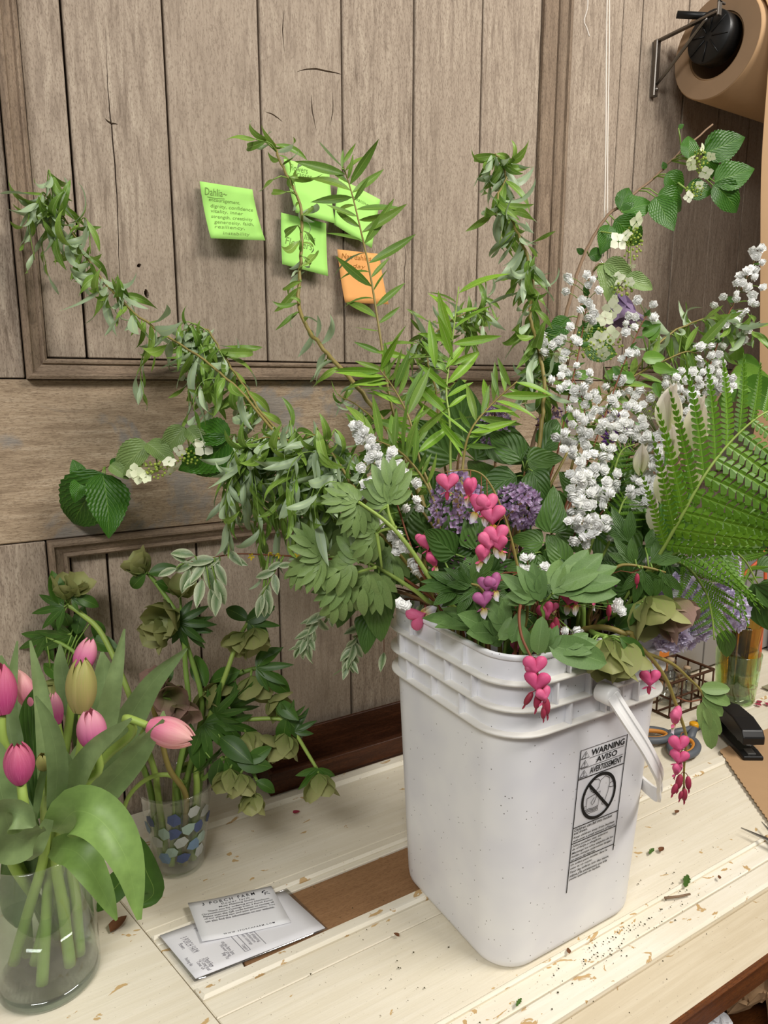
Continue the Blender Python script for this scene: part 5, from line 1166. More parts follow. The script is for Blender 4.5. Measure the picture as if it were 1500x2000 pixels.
# chive
r_, p_ = plant('chive_flower', 'round purple chive flower among white florets', 'flower', [(1140, 1050, .8), (1180, 950, .82), (1203, 890, .83)], .0018, .0014, M_ST_GR, None, bbase())
c = D(1206, 858, .83)
for k in range(70):
    z = 1-2*(k+.5)/70; a = k*2.4; o = V((math.sqrt(1-z*z)*math.cos(a), math.sqrt(1-z*z)*math.sin(a), z)); put(r_, CHF[0], c+o*.012, rv(), o, .014, 'floret')
r_, p_ = plant('chive_flower', 'second purple chive flower above the first', 'flower', [(1120, 1050, .82), (1170, 900, .85), (1198, 840, .86)], .0018, .0014, M_ST_GR, None, bbase())
c = D(1196, 828, .86)
for k in range(40):
    z = 1-2*(k+.5)/40; a = k*2.4; o = V((math.sqrt(1-z*z)*math.cos(a), math.sqrt(1-z*z)*math.sin(a), z)); put(r_, CHF[0], c+o*.01, rv(), o, .012, 'floret')
# faded purple flower hanging from the clip
r_ = thing('faded_flower', 'faded purple flower hanging head down from the clip behind the lacecaps', 'flower', D(1186, 530, 1.02))
ob('stem', mk('stem', *tube(cr([D(1186, 530, 1.02), D(1192, 550, 1.02), D(1203, 572, 1.02)], 5), .0025, 6)[:2], M_ST_OL), r_)
ptl = mk('petal', *leaf_data(1, .3, oblong, 7, .5, .35)[:2], MF_DRY, leaf_data(1, .3, oblong, 7, .5, .35)[2])
for k in range(7): a = k*2*PI/7; put(r_, ptl, D(1203, 572, 1.02), px_dir(.28+.42*math.cos(a), .95, .45*math.sin(a)), -(_r*math.cos(a)+_f*math.sin(a)), .062*R.uniform(.85, 1.1), 'petal')
for k in range(3): put(r_, ptl, D(1186, 532, 1.02), px_dir(-.7+.5*k, .3, .2), -_d, .02, 'petal')
# --- bleeding hearts
G_BH = 'bleeding heart stems in the bucket'
r_, p_ = plant('bleeding_heart_stem', 'arching bleeding heart stem with a cascade of pink and white hearts', 'flower', [(1030, 1190, .68), (1012, 1110, .68), (995, 1040, .68), (970, 970, .68), (945, 930, .68), (915, 918, .68), (870, 922, .68)], .0022, .0006, M_ST_OL, G_BH, bbase())
for x, y, s, rot, yaw, st in ((874, 928, .022, .0, .1, (874, 921, .68)), (920, 936, .022, -.15, 1.0, (918, 918, .68)), (952, 968, .0245, -.05, .5, (950, 936, .68)), (940, 972, .021, -.35, -.4, (940, 930, .68)), (962, 990, .0245, .05, -.3, (965, 962, .68)), (968, 1030, .0245, .1, .1, (985, 1010, .68)), (955, 1042, .0235, -.1, .5, (990, 1030, .68)), (945, 1066, .021, -.2, .8, (1000, 1055, .68)), (972, 1050, .019, .3, -.6, (998, 1050, .68))): heart(r_, x, y, .665, s, 'p', rot, yaw, 'w' if y > 930 else 'p', st)
for x, y, s, rot, yaw in ((960, 1125, .021, .25, .6), (950, 1130, .019, .1, -.5), (942, 1158, .021, .1, .3)): heart(r_, x, y, .67, s, 'm', rot, yaw, 'w', (1014, 1118, .68))
r_, p_ = plant('bleeding_heart_stem', 'short bleeding heart stem with two pink hearts beside the lilac', 'flower', [(900, 1160, .72), (870, 1100, .72), (850, 1055, .72), (832, 1040, .72)], .0016, .0006, M_ST_GR, G_BH, bbase())
heart(r_, 833, 1046, .715, .0215, 'p', .1, .3, 'p', (836, 1042, .72)); heart(r_, 848, 1078, .715, .0215, 'p', .25, 1.0, 'w', (850, 1056, .72)); heart(r_, 826, 1046, .72, .016, 'p', -.2, .2, None, (834, 1041, .72))
r_ = thing('fallen_heart', 'fallen pink bleeding heart lying on the bucket rim', 'flower', D(802, 1213, .767))
p = D(802, 1213, .767); M = frame(p, px_dir(.45, .85), px_dir(-.85, .45), .026); h = ob('heart', HEART['p'], r_, M); ob('inner_petals', INNER, h, M @ Matrix.Scale(1.3, 4) @ Tr(0, 0, .3))
r_, p_ = plant('bleeding_heart_stem', 'reddish bleeding heart stem hanging over the front rim with pink hearts', 'flower', [(1030, 1150, .66), (1015, 1190, .645), (1018, 1240, .63), (1040, 1290, .62), (1060, 1345, .615), (1068, 1378, .615)], .0022, .0008, M_ST_RB, G_BH, bbase())
heart(r_, 1046, 1285, .608, .0225, 'p', -.1, .2, None); heart(r_, 1040, 1292, .612, .02, 'p', -.1, .9, None); heart(r_, 1050, 1316, .606, .0225, 'p', .0, -.3, None); heart(r_, 1060, 1345, .606, .017, 'p', .1, .6, 'p')
for x, y, s, ro in ((1055, 1350, .017, .2), (1066, 1362, .017, -.1), (1040, 1352, .014, .5), (1062, 1380, .012, 0)): bhbud(r_, x, y, .61, s, ro)
r_, p_ = plant('bleeding_heart_stem', 'thick olive bleeding heart stem arching over the right rim and trailing pink hearts', 'flower', [(1080, 1290, .74), (1110, 1250, .725), (1160, 1226, .71), (1215, 1236, .7), (1265, 1278, .7), (1300, 1325, .705), (1318, 1370, .71), (1337, 1425, .715), (1340, 1450, .715), (1336, 1500, .715), (1336, 1555, .715)], .0042, .0009, M_ST_OL, G_BH, bbase())
heart(r_, 1270, 1312, .695, .0215, 'p', 0, .05, 'p', (1275, 1288, .7)); heart(r_, 1322, 1385, .7, .0215, 'p', -.1, .9, 'w', (1325, 1382, .71)); heart(r_, 1327, 1440, .7, .0225, 'p', -.1, .15, 'p', (1335, 1430, .71)); heart(r_, 1329, 1468, .7, .019, 'p', -.15, -.2, 'p', (1338, 1465, .71)); heart(r_, 1325, 1492, .702, .016, 'p', -.2, .7, 'p', (1338, 1488, .71))
for x, y, s, ro in ((1330, 1512, .017, .15), (1344, 1516, .015, -.1), (1338, 1540, .014, .0), (1322, 1530, .013, .3), (1332, 1545, .01, .2)): bhbud(r_, x, y, .705, s, ro)
ob('side_stem', mk('side_stem', *tube(cr([D(1262, 1276, .7), D(1310, 1295, .71), D(1345, 1325, .715), D(1370, 1352, .72), D(1383, 1398, .72)], 6), (.0022, .0009), 6)[:2], M_ST_OL), r_)
PATHS[r_.name] = PATHS[r_.name] + cr([D(1345, 1325, .715), D(1370, 1352, .72), D(1383, 1398, .72)], 8)
ob('side_stem', mk('side_stem', *tube(cr([D(1322, 1362, .71), D(1345, 1370, .715), D(1370, 1366, .72)], 6), .0009, 5)[:2], M_ST_RB), r_)
for x, y, dx, dy, L in ((1368, 1345, 1, -.05, 60), (1370, 1348, 1, .42, 66), (1372, 1355, .75, .8, 62), (1376, 1378, .55, 1, 62), (1372, 1370, .1, 1, 66), (1385, 1395, .55, 1, 48), (1382, 1400, .1, 1, 66)): pleaf(r_, [leaf('leaf', ML_CO, 1, .22, oblong, 8, .25, .3)] , x, y, .72, dx, dy, L, -.1, (.1, .2))
r_, p_ = plant('bleeding_heart_stem', 'bleeding heart stem with dark pink hearts deep in front of the maroon buds', 'flower', [(1110, 1240, .72), (1090, 1200, .71), (1100, 1150, .7), (1140, 1130, .7), (1180, 1125, .71)], .0018, .0006, M_ST_RB, G_BH, bbase())
for x, y, s, rot, yaw, inn in ((1122, 1150, .0215, .0, .4, 'w'), (1110, 1155, .019, -.1, -.5, 'w'), (1162, 1148, .0195, .0, 1.2, 'w'), (1060, 1180, .021, .2, .5, None), (1078, 1178, .013, 0, 0, None), (1180, 1118, .018, -.6, .9, None), (1010, 1250, .018, 0, .9, None)): heart(r_, x, y, .695, s, 'p', rot, yaw, inn)
for x, y, s, ro in ((1080, 1215, .017, 0), (1088, 1232, .018, .2), (1095, 1248, .019, -.6), (1188, 1180, .013, 0), (1092, 1205, .015, -.1), (1245, 1120, .012, 0)): bhbud(r_, x, y, .69, s, ro)
# lobed foliage of the bleeding hearts
G_FL = 'leafy stalks in the bucket'
def stalk(name, label, pts, mat, leaves, meshes, r=(.0028, .0012), t=None, group=G_FL, side=()):
    root, path = plant(name, label, 'foliage', pts, r[0], r[1], mat, group, bbase())
    for s in side: ob('side_stem', mk('side_stem', *tube(cr([D(*q) for q in s], 5), (r[1]*1.3, r[1]*.7), 5)[:2], mat), root)
    for a in leaves: pleaf(root, a[6] if len(a) > 6 else meshes, a[0], a[1], a[5], a[2], a[3], a[4], R.uniform(-.25, .1), (R.uniform(-.3, .3), R.uniform(.1, .5)))
    return root
stalk('leafy_stalk', 'bleeding heart leaf stalk with large grey-green lobed leaf rising at the centre', [(1060, 1210, .66), (1058, 1185, .655), (1078, 1160, .65)], M_ST_GR, [(1080, 1160, .6, -.75, 115, .645), (1082, 1160, 1, -.5, 150, .645), (1055, 1175, -.2, -1, 80, .65, BHL), (1045, 1170, -.7, -.6, 85, .65), (1050, 1172, -1, -.2, 70, .655)], BHL)
stalk('leafy_stalk', 'bleeding heart leaves draping over the left rim of the bucket', [(1010, 1250, .68), (985, 1245, .68), (960, 1238, .685)], M_ST_GR, [(985, 1248, -1, -.2, 140, .7), (970, 1235, -1, -.35, 150, .7), (955, 1200, -.6, -1, 70, .7), (990, 1240, -.35, -1, 95, .68), (975, 1250, .7, -.9, 60, .67), (1000, 1255, .3, -1, 70, .665)], [BHL[2], leaf('leaf', ML_BH, 1, .2, oblong, 9, .2, .6)])
stalk('leafy_stalk', 'upright bleeding heart leaf standing at the front rim', [(1060, 1275, .655), (1055, 1262, .645)], M_ST_GR, [(1050, 1278, .1, -1, 75, .632), (1035, 1278, -.35, -1, 62, .635), (1065, 1275, .45, -1, 60, .64), (1085, 1270, 1, -.25, 90, .64), (1070, 1258, 1, .28, 125, .64)], [BHL[2], leaf('leaf', ML_BH, 1, .24, oblong, 9, .25, .3)])
stalk('leafy_stalk', 'dark green divided leaf arching over the right of the bouquet', [(1150, 1200, .74), (1180, 1140, .72), (1210, 1105, .71), (1260, 1108, .71), (1300, 1118, .71)], M_ST_OL, [(1250, 1110, .35, 1, 90, .7), (1255, 1110, -.2, 1, 75, .7), (1290, 1115, .3, 1, 70, .7), (1240, 1105, -.5, -.7, 70, .71), (1270, 1100, .8, -.7, 75, .71), (1230, 1060, -.5, -1, 80, .73), (1260, 1070, .7, -.5, 60, .72)], [lobed(ML_LI, [(0, 0, 0, 1, .15, .4), (.1, .02, .55, .7, .15, .3), (.1, -.02, -.55, .7, .15, .3)])])
stalk('leafy_stalk', 'green lobed leaf stalk sweeping left from the bucket centre', [(860, 1160, .71), (800, 1070, .7), (755, 1020, .7), (700, 980, .7)], M_ST_YG, [(700, 982, -.75, -.6, 70, .7), (698, 982, -1, .15, 75, .7), (702, 985, -.35, 1, 72, .7), (758, 985, .15, -1, 100, .7), (756, 990, -.5, -1, 80, .7), (735, 1040, -.9, -.5, 80, .71), (735, 1042, -.5, .9, 75, .71)], COL_, (.0034, .0016), side=([(770, 1030, .7), (760, 1005, .7), (757, 985, .7)], [(775, 1030, .7), (750, 1035, .705), (736, 1042, .71)], [(736, 1040, .71), (742, 1080, .71), (746, 1110, .72)]))
stalk('leafy_stalk', 'green lobed leaf stalk reaching left beside the variegated twig', [(830, 1170, .74), (790, 1140, .73), (730, 1105, .73), (680, 1092, .73), (632, 1086, .73)], M_ST_YG, [(632, 1086, -.75, -.65, 85, .73), (630, 1088, -1, .35, 90, .73), (634, 1090, -.5, .95, 75, .73), (700, 1100, -.15, -1, 85, .73), (690, 1098, -.8, .5, 90, .73), (720, 1110, -.4, 1, 110, .74), (672, 1160, -.7, 1, 80, .74), (680, 1135, -.9, .5, 80, .74), (740, 1120, -.2, 1, 90, .74), (600, 1100, -.9, .7, 70, .735)], COL_, (.0034, .0014), side=([(735, 1108, .73), (700, 1118, .735), (675, 1135, .74)],))
stalk('leafy_stalk', 'soft lobed leaves filling the left side of the bouquet', [(840, 1130, .76), (760, 1060, .77), (690, 1030, .78), (640, 1010, .79)], M_ST_YG, [(650, 1015, -.8, -.5, 90, .79), (650, 1015, -.9, .5, 95, .79), (680, 1025, -.3, 1, 90, .785), (700, 1035, .2, -1, 90, .78), (740, 1055, -.3, -1, 90, .77), (760, 1065, .3, 1, 90, .76), (630, 1005, -.5, -1, 80, .79)], COL_)
stalk('leafy_stalk', 'small dark lobed leaves over the pale mauve hearts', [(960, 1200, .69), (940, 1150, .69), (920, 1140, .69)], M_ST_OL, [(925, 1145, -.7, -.5, 70, .69), (925, 1145, .6, -.9, 80, .69), (930, 1150, -.9, .4, 80, .69), (945, 1150, .9, -.2, 70, .69), (900, 1145, -1, .1, 90, .7), (875, 1140, -.9, -.1, 55, .7), (930, 1150, -.3, 1, 70, .69)], [lobed(ML_LI, [(0, 0, 0, 1, .15, .4), (.1, .02, .55, .7, .15, .3), (.1, -.02, -.55, .7, .15, .3)])])
# --- heart-shaped lilac leaves and dark filling leaves
G_LL = 'lilac leaf sprigs in the bucket'
def sprig(label, pts, leaves, meshes=LI, mat=M_ST_BR): return stalk('lilac_leaf_sprig', label, pts, mat, leaves, meshes, (.0025, .0012), group=G_LL)
sprig('lilac leaf sprig hanging left of the bucket rim', [(820, 1150, .79), (760, 1130, .79), (700, 1130, .79)], [(690, 1130, -.3, 1, 105, .78), (735, 1150, .05, 1, 115, .77), (720, 1200, -.05, 1, 80, .79), (735, 1150, -.3, 1, 80, .785), (700, 1140, -.8, .7, 90, .79), (770, 1150, -.5, .9, 70, .79)])
sprig('big dark lilac leaves standing behind the bouquet centre', [(890, 1000, .85), (895, 900, .88), (905, 860, .89)], [(905, 880, -.05, -1, 140, .88), (930, 900, .35, -1, 120, .88), (890, 900, -.7, -.6, 120, .88), (950, 850, 1, .6, 110, .87), (850, 900, -.8, -.2, 120, .88), (880, 930, -.6, .5, 100, .86)], DK)
sprig('olive lilac leaf standing right of the purple lilac', [(1060, 1100, .73), (1075, 1050, .73), (1078, 1040, .73)], [(1075, 1040, .1, -1, 95, .725), (1060, 1060, -.7, -.2, 70, .725), (1065, 1075, -.4, .6, 70, .73), (1090, 1040, .9, .5, 80, .735), (1045, 1080, -.8, .6, 60, .72)])
sprig('dark lilac leaves below the twisting willow', [(1000, 1050, .8), (1020, 950, .82), (1025, 920, .82)], [(1030, 900, .9, -.1, 75, .81), (1020, 900, -.6, -.7, 90, .82), (1040, 920, .4, 1, 80, .8), (1060, 880, .5, -1, 80, .83), (1010, 930, -.9, .3, 90, .82), (1070, 960, .5, .9, 80, .8)], DK + LI)
FILL = [('deep green filling leaves at the left of the rim', 860, 1085, .8), ('deep green filling leaves under the first lilac', 930, 1110, .74), ('deep green filling leaves under the white florets', 1090, 1130, .74), ('deep green filling leaves at the right of the rim', 1190, 1160, .77), ('deep green filling leaves behind the chive', 1180, 1000, .84), ('deep green filling leaves at the back centre', 1000, 980, .86), ('deep green filling leaves behind the left spray', 800, 1010, .83), ('deep green filling leaves behind the papery buds', 1270, 1050, .84), ('deep green filling leaves under the fern', 1300, 1130, .84), ('deep green filling leaves in the middle of the bucket', 1010, 1180, .75)]
for lb, x, y, t in FILL:
    sprig(lb, [(x*.6+1000*.4, y*.7+1220*.3, t), (x, y, t)], [(x+R.uniform(-45, 45), y+R.uniform(-40, 40), R.uniform(-1, 1), R.uniform(-1, .8), R.uniform(65, 105), t+R.uniform(-.02, .03)) for _ in range(15)], DK + LI[:1])
# --- variegated willow
G_VA = 'variegated twigs in the bucket'
r_, p_ = plant('variegated_twig', 'variegated willow twig reaching left with cream-splashed leaves and yellow catkins', 'branch', [(790, 1130, .76), (720, 1100, .77), (650, 1092, .78), (583, 1087, .79), (525, 1084, .8), (460, 1082, .8), (400, 1092, .8), (360, 1100, .8)], .0018, .0006, M_ST_RB, G_VA, bbase())
for x, y, dx, dy, L in ((430, 1090, -1, .35, 62), (420, 1092, -1, .1, 60), (400, 1095, -1, .3, 70), (440, 1085, .0, -1, 38), (455, 1088, .9, .5, 36), (430, 1095, -.7, .9, 60), (400, 1100, -.6, 1, 50), (380, 1100, -1, .25, 50), (420, 1100, .5, .8, 50), (395, 1130, -.1, 1, 60), (390, 1120, -.7, .8, 45), (410, 1150, .25, 1, 62), (420, 1130, .5, 1, 60), (400, 1100, .4, 1, 70), (425, 1150, -.1, 1, 55), (365, 1100, -.7, -.5, 40), (380, 1085, -.6, -.2, 50), (345, 1110, -1, .4, 40), (445, 1075, .8, .4, 45), (370, 1110, -.3, 1, 55)): pleaf(r_, VAL, x, y, .8, dx, dy, L, R.uniform(-.3, .1), (R.uniform(-.4, .4), R.uniform(0, .5)))
ob('side_stem', mk('side_stem', *tube(cr([D(555, 1087, .79), D(540, 1110, .79), D(530, 1130, .79), D(512, 1160, .79)], 5), .0008, 5)[:2], M_ST_GR), r_)
for x, y, dx, dy, L in ((538, 1115, -.9, .3, 45), (535, 1120, .2, 1, 45), (525, 1140, -.3, 1, 68), (520, 1150, .15, 1, 55), (515, 1160, -.3, 1, 50), (512, 1165, .3, 1, 45), (545, 1105, .9, -.1, 35), (550, 1098, -.8, .5, 35)): pleaf(r_, VAL, x, y, .79, dx, dy, L, R.uniform(-.3, .1), (R.uniform(-.4, .4), R.uniform(0, .5)))
YEL = pom('catkin', MF_YE, [(5, .5, .6, .1)])
for x, y in ((492, 1086), (525, 1078), (583, 1088), (545, 1080)): put(r_, YEL, D(x, y, .79), rv(), -_f, .011, 'catkin')
def trail(label, pts, cnt, L=.024):
    root, path = plant('variegated_twig', label, 'branch', pts, .0014, .0005, M_ST_RB, G_VA, bbase()); foliage(root, path, VAL, cnt, L, .35, 1, .4, .7, .6, .7); return root
trail('small-leaved variegated twig hanging over the wall left of the bucket', [(780, 1150, .8), (700, 1160, .82), (640, 1190, .84), (605, 1235, .85), (590, 1265, .85)], 40)
trail('small-leaved variegated twig hanging beside the left rim', [(790, 1160, .81), (740, 1180, .83), (710, 1220, .84), (690, 1260, .84), (680, 1300, .84)], 40)
trail('small-leaved variegated twig trailing past the bucket corner', [(800, 1170, .82), (770, 1190, .84), (755, 1230, .85), (750, 1290, .85)], 34)
# --- ferns
G_FE = 'fern fronds in the bucket'
def fern(label, pts, n, Lf, nrm, lift=.9, f0=.2, skew=0.0, rl=.4):
    root, path = plant('fern_frond', label, 'fern', pts, .0028, .0008, M_ST_YG, G_FE, bbase())
    for k in range(n):
        f = f0 + (1-f0)*(k+.3)/n; p, t = at(path, f); N_ = V(nrm); N_ = (N_ - t*N_.dot(t)).normalized(); s = N_.cross(t)
        L = Lf*(math.sin(PI*min(1, (k+1.5)/(n+1)*.82+.18))**.8)
        for sg in (1, -1): put(root, PIN, p, s*sg + t*(lift if sg > 0 else rl) + N_*.12 + rv(.05), N_ + rv(.1), L*(1.0 + skew*sg)*R.uniform(.93, 1.06), 'pinna')
    return root
fern('large bright fern frond spreading over the right side of the bouquet', [(1240, 1160, .74), (1290, 1080, .71), (1330, 1010, .69), (1375, 930, .68), (1425, 865, .68), (1480, 815, .68), (1530, 790, .69)], 11, .125, -_f + V((.2, 0, .35)), 1.25, .18, -.14, .12)
fern('arching fern frond whose narrow pinnae hang below the white sprays', [(1220, 1170, .76), (1280, 1110, .73), (1340, 1070, .72), (1400, 1060, .72), (1450, 1090, .73), (1480, 1140, .74)], 10, .085, -_f + V((0, 0, .6)), .8, .3)
fern('small fern tip curling among the white florets', [(1150, 1080, .8), (1190, 980, .8), (1200, 920, .79), (1215, 880, .79), (1240, 868, .79)], 11, .03, -_f + V((0, 0, .3)), .7, .35)
fern('small dark fern frond under the white sprays', [(1150, 1130, .78), (1180, 1080, .77), (1200, 1030, .76), (1215, 985, .76), (1225, 970, .76)], 9, .032, -_f + V((0, 0, .3)), .5, .3)
fern('drooping fern frond hanging in front of the pale lilac', [(1210, 1190, .76), (1270, 1110, .74), (1330, 1100, .73), (1375, 1150, .725), (1390, 1200, .725), (1395, 1250, .725)], 10, .05, -_f + V((0, 0, .2)), 1.6, .4)
# --- papery buds
G_PB = 'papery buds in the bucket'
spd = leaf_data(1, .16, lance, 8, 1.3, .15)
SPA = mk('spathe', spd[0], spd[1], MF_SPA, spd[2])
for lb, x0, y0, x1, y1, t, bxp, byp in (('tall papery white bud standing above the fern', 1305, 850, 1318, 752, .76, 1290, 1060), ('papery white bud leaning right behind the fern', 1355, 880, 1372, 775, .77, 1300, 1060), ('papery white bud half hidden by fern pinnae', 1310, 905, 1306, 830, .75, 1290, 1080), ('pinkish papery bud low among the white florets', 1292, 1050, 1276, 965, .76, 1290, 1130), ('narrow papery bud beside the chive', 1248, 930, 1262, 870, .77, 1270, 1060), ('papery bud behind the lower fern stem', 1290, 985, 1312, 900, .74, 1295, 1090), ('slim papery bud under the large frond', 1352, 950, 1362, 880, .8, 1310, 1090)):
    r_, p_ = plant('papery_bud', lb, 'bud', [(bxp, byp, t-.01), ((bxp+x0)/2, (byp+y0)/2, t), (x0, y0, t)], .003, .002, M_ST_DG, G_PB, bbase())
    p, q = D(x0, y0, t), D(x1, y1, t); L = (q-p).length
    for a in (0, 2.1, 4.2): put(r_, SPA, p, q-p, (_r*math.sin(a) - _f*math.cos(a))*-1, L*1.05, 'spathe')
r_, p_ = plant('thick_stem', 'thick bare green stem standing in front of the fern', 'stem', [(1290, 1110, .75), (1300, 1050, .73), (1316, 985, .72), (1326, 920, .72)], .0046, .0042, M_ST_DG, None, bbase())
r_, p_ = plant('thick_stem', 'dark green stem behind the pinkish papery bud', 'stem', [(1280, 1110, .79), (1290, 1000, .79), (1298, 930, .79)], .0045, .004, M_ST_DG, None, bbase())
# --- broad leaved branch at the right edge
r_, p_ = plant('broad_leaf_branch', 'branch with broad bright leaves behind the fern at the right', 'branch', [(1200, 1080, .85), (1330, 900, .92), (1400, 780, .96), (1425, 735, .97), (1445, 705, .97)], .003, .0015, M_ST_GB, None, bbase())
for x, y, dx, dy, L in ((1425, 735, 1, .1, 100), (1445, 745, .9, .55, 110), (1440, 705, -.05, -1, 45), (1440, 702, .9, .25, 55), (1420, 740, -.2, .9, 65), (1410, 760, .9, .3, 60), (1400, 790, -.8, .2, 60)): pleaf(r_, BRL, x, y, .965, dx, dy, L, 0, (R.uniform(-.3, .3), .3))
r_, p_ = plant('broad_leaf_branch', 'branch with large smooth leaves below the fern at the right edge', 'branch', [(1220, 1190, .84), (1330, 1150, .88), (1420, 1130, .9), (1475, 1130, .9)], .003, .0015, M_ST_GR, None, bbase())
for x, y, dx, dy, L in ((1440, 1090, .35, -1, 110), (1410, 1060, .6, -.7, 100), (1470, 1140, .55, .9, 130), (1475, 1145, .9, .5, 90), (1415, 1230, .15, 1, 60), (1500, 1000, -.2, 1, 80), (1480, 1110, .8, -.3, 60)): pleaf(r_, [leaf('leaf', ML_BH, 1, .3, ovate, 10, .2, .3), leaf('leaf', ML_LI, 1, .3, ovate, 10, .2, .4)], x, y, .89, dx, dy, L, 0, (R.uniform(-.2, .2), .3))
r_, p_ = plant('round_leaf_sprig', 'sprig with small round bright leaves among the white sprays', 'foliage', [(1150, 960, .84), (1220, 800, .86), (1260, 720, .87), (1300, 720, .87), (1330, 735, .87)], .0016, .0007, M_ST_BR, None, bbase())
for x, y, dx, dy, L in ((1255, 700, 1, -.1, 50), (1240, 740, -1, -.1, 45), (1275, 715, 1, .3, 40), (1300, 725, 1, .1, 26), (1312, 735, 1, .1, 24), (1150, 735, -1, -.2, 38), (1180, 735, 1, -.2, 36), (1268, 665, .7, -.9, 36), (1255, 655, .9, -.5, 40), (1215, 720, -.9, .4, 40), (1280, 745, .3, 1, 34)): pleaf(r_, BRL, x, y, .865, dx, dy, L, 0, (R.uniform(-.3, .3), .3))
# --- hellebore in the bucket
def hellebore_bloom(root, x, y, t, s, ddir, kind='g', n=5, name='sepal'):
    """cup of sepals opening along ddir"""
    p = D(x, y, t); link(root, p, M_ST_GR, .0016, name='pedicel'); a = V(ddir).normalized(); u = a.orthogonal().normalized(); w = a.cross(u)
    o0 = R.random()*6
    for k in range(n):
        th = 2*PI*k/n + o0; o = u*math.cos(th) + w*math.sin(th); put(root, HPET[kind], p, a*.62 + o*.85, a*.75 - o*.6 + rv(.15), s*R.uniform(.9, 1.1), name)
G_HB = 'hellebore stems in the bucket'
r_, p_ = plant('hellebore_flower', 'dusky green hellebore nodding at the right of the bucket rim', 'flower', [(1150, 1230, .76), (1200, 1200, .735), (1250, 1185, .72)], .0035, .0025, M_ST_GR, G_HB, bbase())
hellebore_bloom(r_, 1262, 1165, .71, .05, px_dir(.25, .9, -.5)); hellebore_bloom(r_, 1290, 1180, .715, .042, px_dir(.7, .6, -.4), 'd')
for x, y, dx, dy, L in ((1255, 1175, .25, 1, 85), (1250, 1180, -.8, .6, 75), (1270, 1170, 1, .5, 75)): pleaf(r_, HEB, x, y, .705, dx, dy, L, -.1, (0, .3))
r_, p_ = plant('hellebore_flower', 'chartreuse hellebore drooping over the front rim of the bucket', 'flower', [(1140, 1260, .73), (1160, 1245, .705), (1185, 1250, .695)], .0035, .0025, M_ST_GR, G_HB, bbase())
hellebore_bloom(r_, 1178, 1248, .69, .048, px_dir(0, 1, -.3)); hellebore_bloom(r_, 1200, 1250, .692, .042, px_dir(.35, 1, -.2))
for x, y, dx, dy, L in ((1155, 1250, -.9, .35, 70), (1210, 1245, 1, .35, 70), (1215, 1255, .7, .7, 70), (1160, 1255, .2, 1, 50)): pleaf(r_, HEB, x, y, .685, dx, dy, L, -.1, (0, .3))
# ================================================================ TULIPS IN A GLASS VASE
VC = V((.021, .728, .0008)); VR, VH = .0505, .158
MVG = clear('vase_glass', (.93, .96, .94), .25, .02); MWT = clear('water', (.86, .92, .84), .1, .0); MVB = clear('vase_thick_base', (.72, .78, .74), .5, .08)
vase = thing('glass_vase', 'clear glass cylinder vase of tulips half filled with water', 'vase', VC)
ob('wall', fixn(mk('wall', *lathe([(VR-.006, .0), (VR-.001, .002), (VR, .006), (VR, VH-.001), (VR-.0015, VH), (VR-.003, VH-.001), (VR-.003, .012)], 56)[:2], MVG)), vase, Matrix.Translation(VC))
ob('base', fixn(mk('base', *lathe([(.0, .0), (VR-.006, 0), (VR-.001, .003), (VR-.002, .01), (VR-.006, .0125), (.02, .011), (0, .0105)], 56)[:2], MVB)), vase, Matrix.Translation(VC))
ob('water', fixn(mk('water', *lathe([(0, .0128), (VR-.0034, .0128), (VR-.0034, .086), (VR-.006, .0845), (0, .0845)], 56)[:2], MWT)), vase, Matrix.Translation(VC))
G_TU = 'tulips in the glass vase'
def tulip(label, bx_, by_, t, ddx, ddy, ddz, Lpx, kind, leaves, mid=None, wide=1.0):
    """stem from the vase bottom to the bloom base at pixel, bloom pointing ddx,ddy"""
    ax = px_dir(ddx, ddy, ddz).normalized(); p = D(bx_, by_, t)
    def gen(k):
        a = R.uniform(0, 2*PI) if k else math.atan2(p.y-VC.y, p.x-VC.x); rb = R.uniform(.01, .037) if k else .034
        b = V((VC.x + rb*math.cos(a), VC.y + rb*math.sin(a), .0195 + R.uniform(0, .012)))
        neck = V((p.x-VC.x, p.y-VC.y, 0))*.3 + (V((R.uniform(-.03, .03), R.uniform(-.03, .03), 0)) if k else V((0, 0, 0)))
        if neck.length > .036: neck = neck.normalized()*.036
        neck = V((VC.x, VC.y, VH)) + neck
        return cr([b, b.lerp(neck, .5), neck] + ([D(*m) for m in (mid or [])]) + [p - ax*.025, p], 6)
    path = free_path(gen, .006, .0036, 40); b = path[0]
    root = thing('tulip', label, 'tulip', b, G_TU)
    ob('stem', mk('stem', *tube([q-b for q in path], (.006, .0036), 8)[:2], M_ST_YG), root, Tr(*b))
    L = Lpx*t/FPX; u = ax.orthogonal().normalized(); w = ax.cross(u); M0 = Matrix((u, w, ax)).transposed().to_4x4()
    rot = R.uniform(0, 2)
    for k in range(6):
        M = Matrix.Translation(p - ax*L*.02) @ M0 @ Matrix.Rotation(rot + (k % 3)*2*PI/3 + (PI/3 if k >= 3 else 0), 4, 'Z') @ Matrix.Diagonal((L*wide, L*wide, L*(1 if k < 3 else .97), 1))
        ob('petal', TUL[kind][0 if k < 3 else 1], root, M)
    for pts_, wd, mt, fo, sd in leaves: ribbon('leaf', root, pts_, wd, mt, None, fo, 6, None, sd)
    return root
TL_, TB_ = ML_TU, ML_TUB
tulip('pale pink tulip lying sideways pointing away from the vase over the clear cup', 292, 1418, .68, 1, .32, .0, 92, 'pale', [([(150, 1600, .68), (190, 1540, .67), (240, 1470, .665), (285, 1392, .66)], 62, TL_, .35, .3), ([(120, 1610, .65), (150, 1530, .645), (200, 1450, .64), (283, 1376, .635)], 52, TL_, .35, -.2)], [(190, 1500, .7), (258, 1432, .69)])
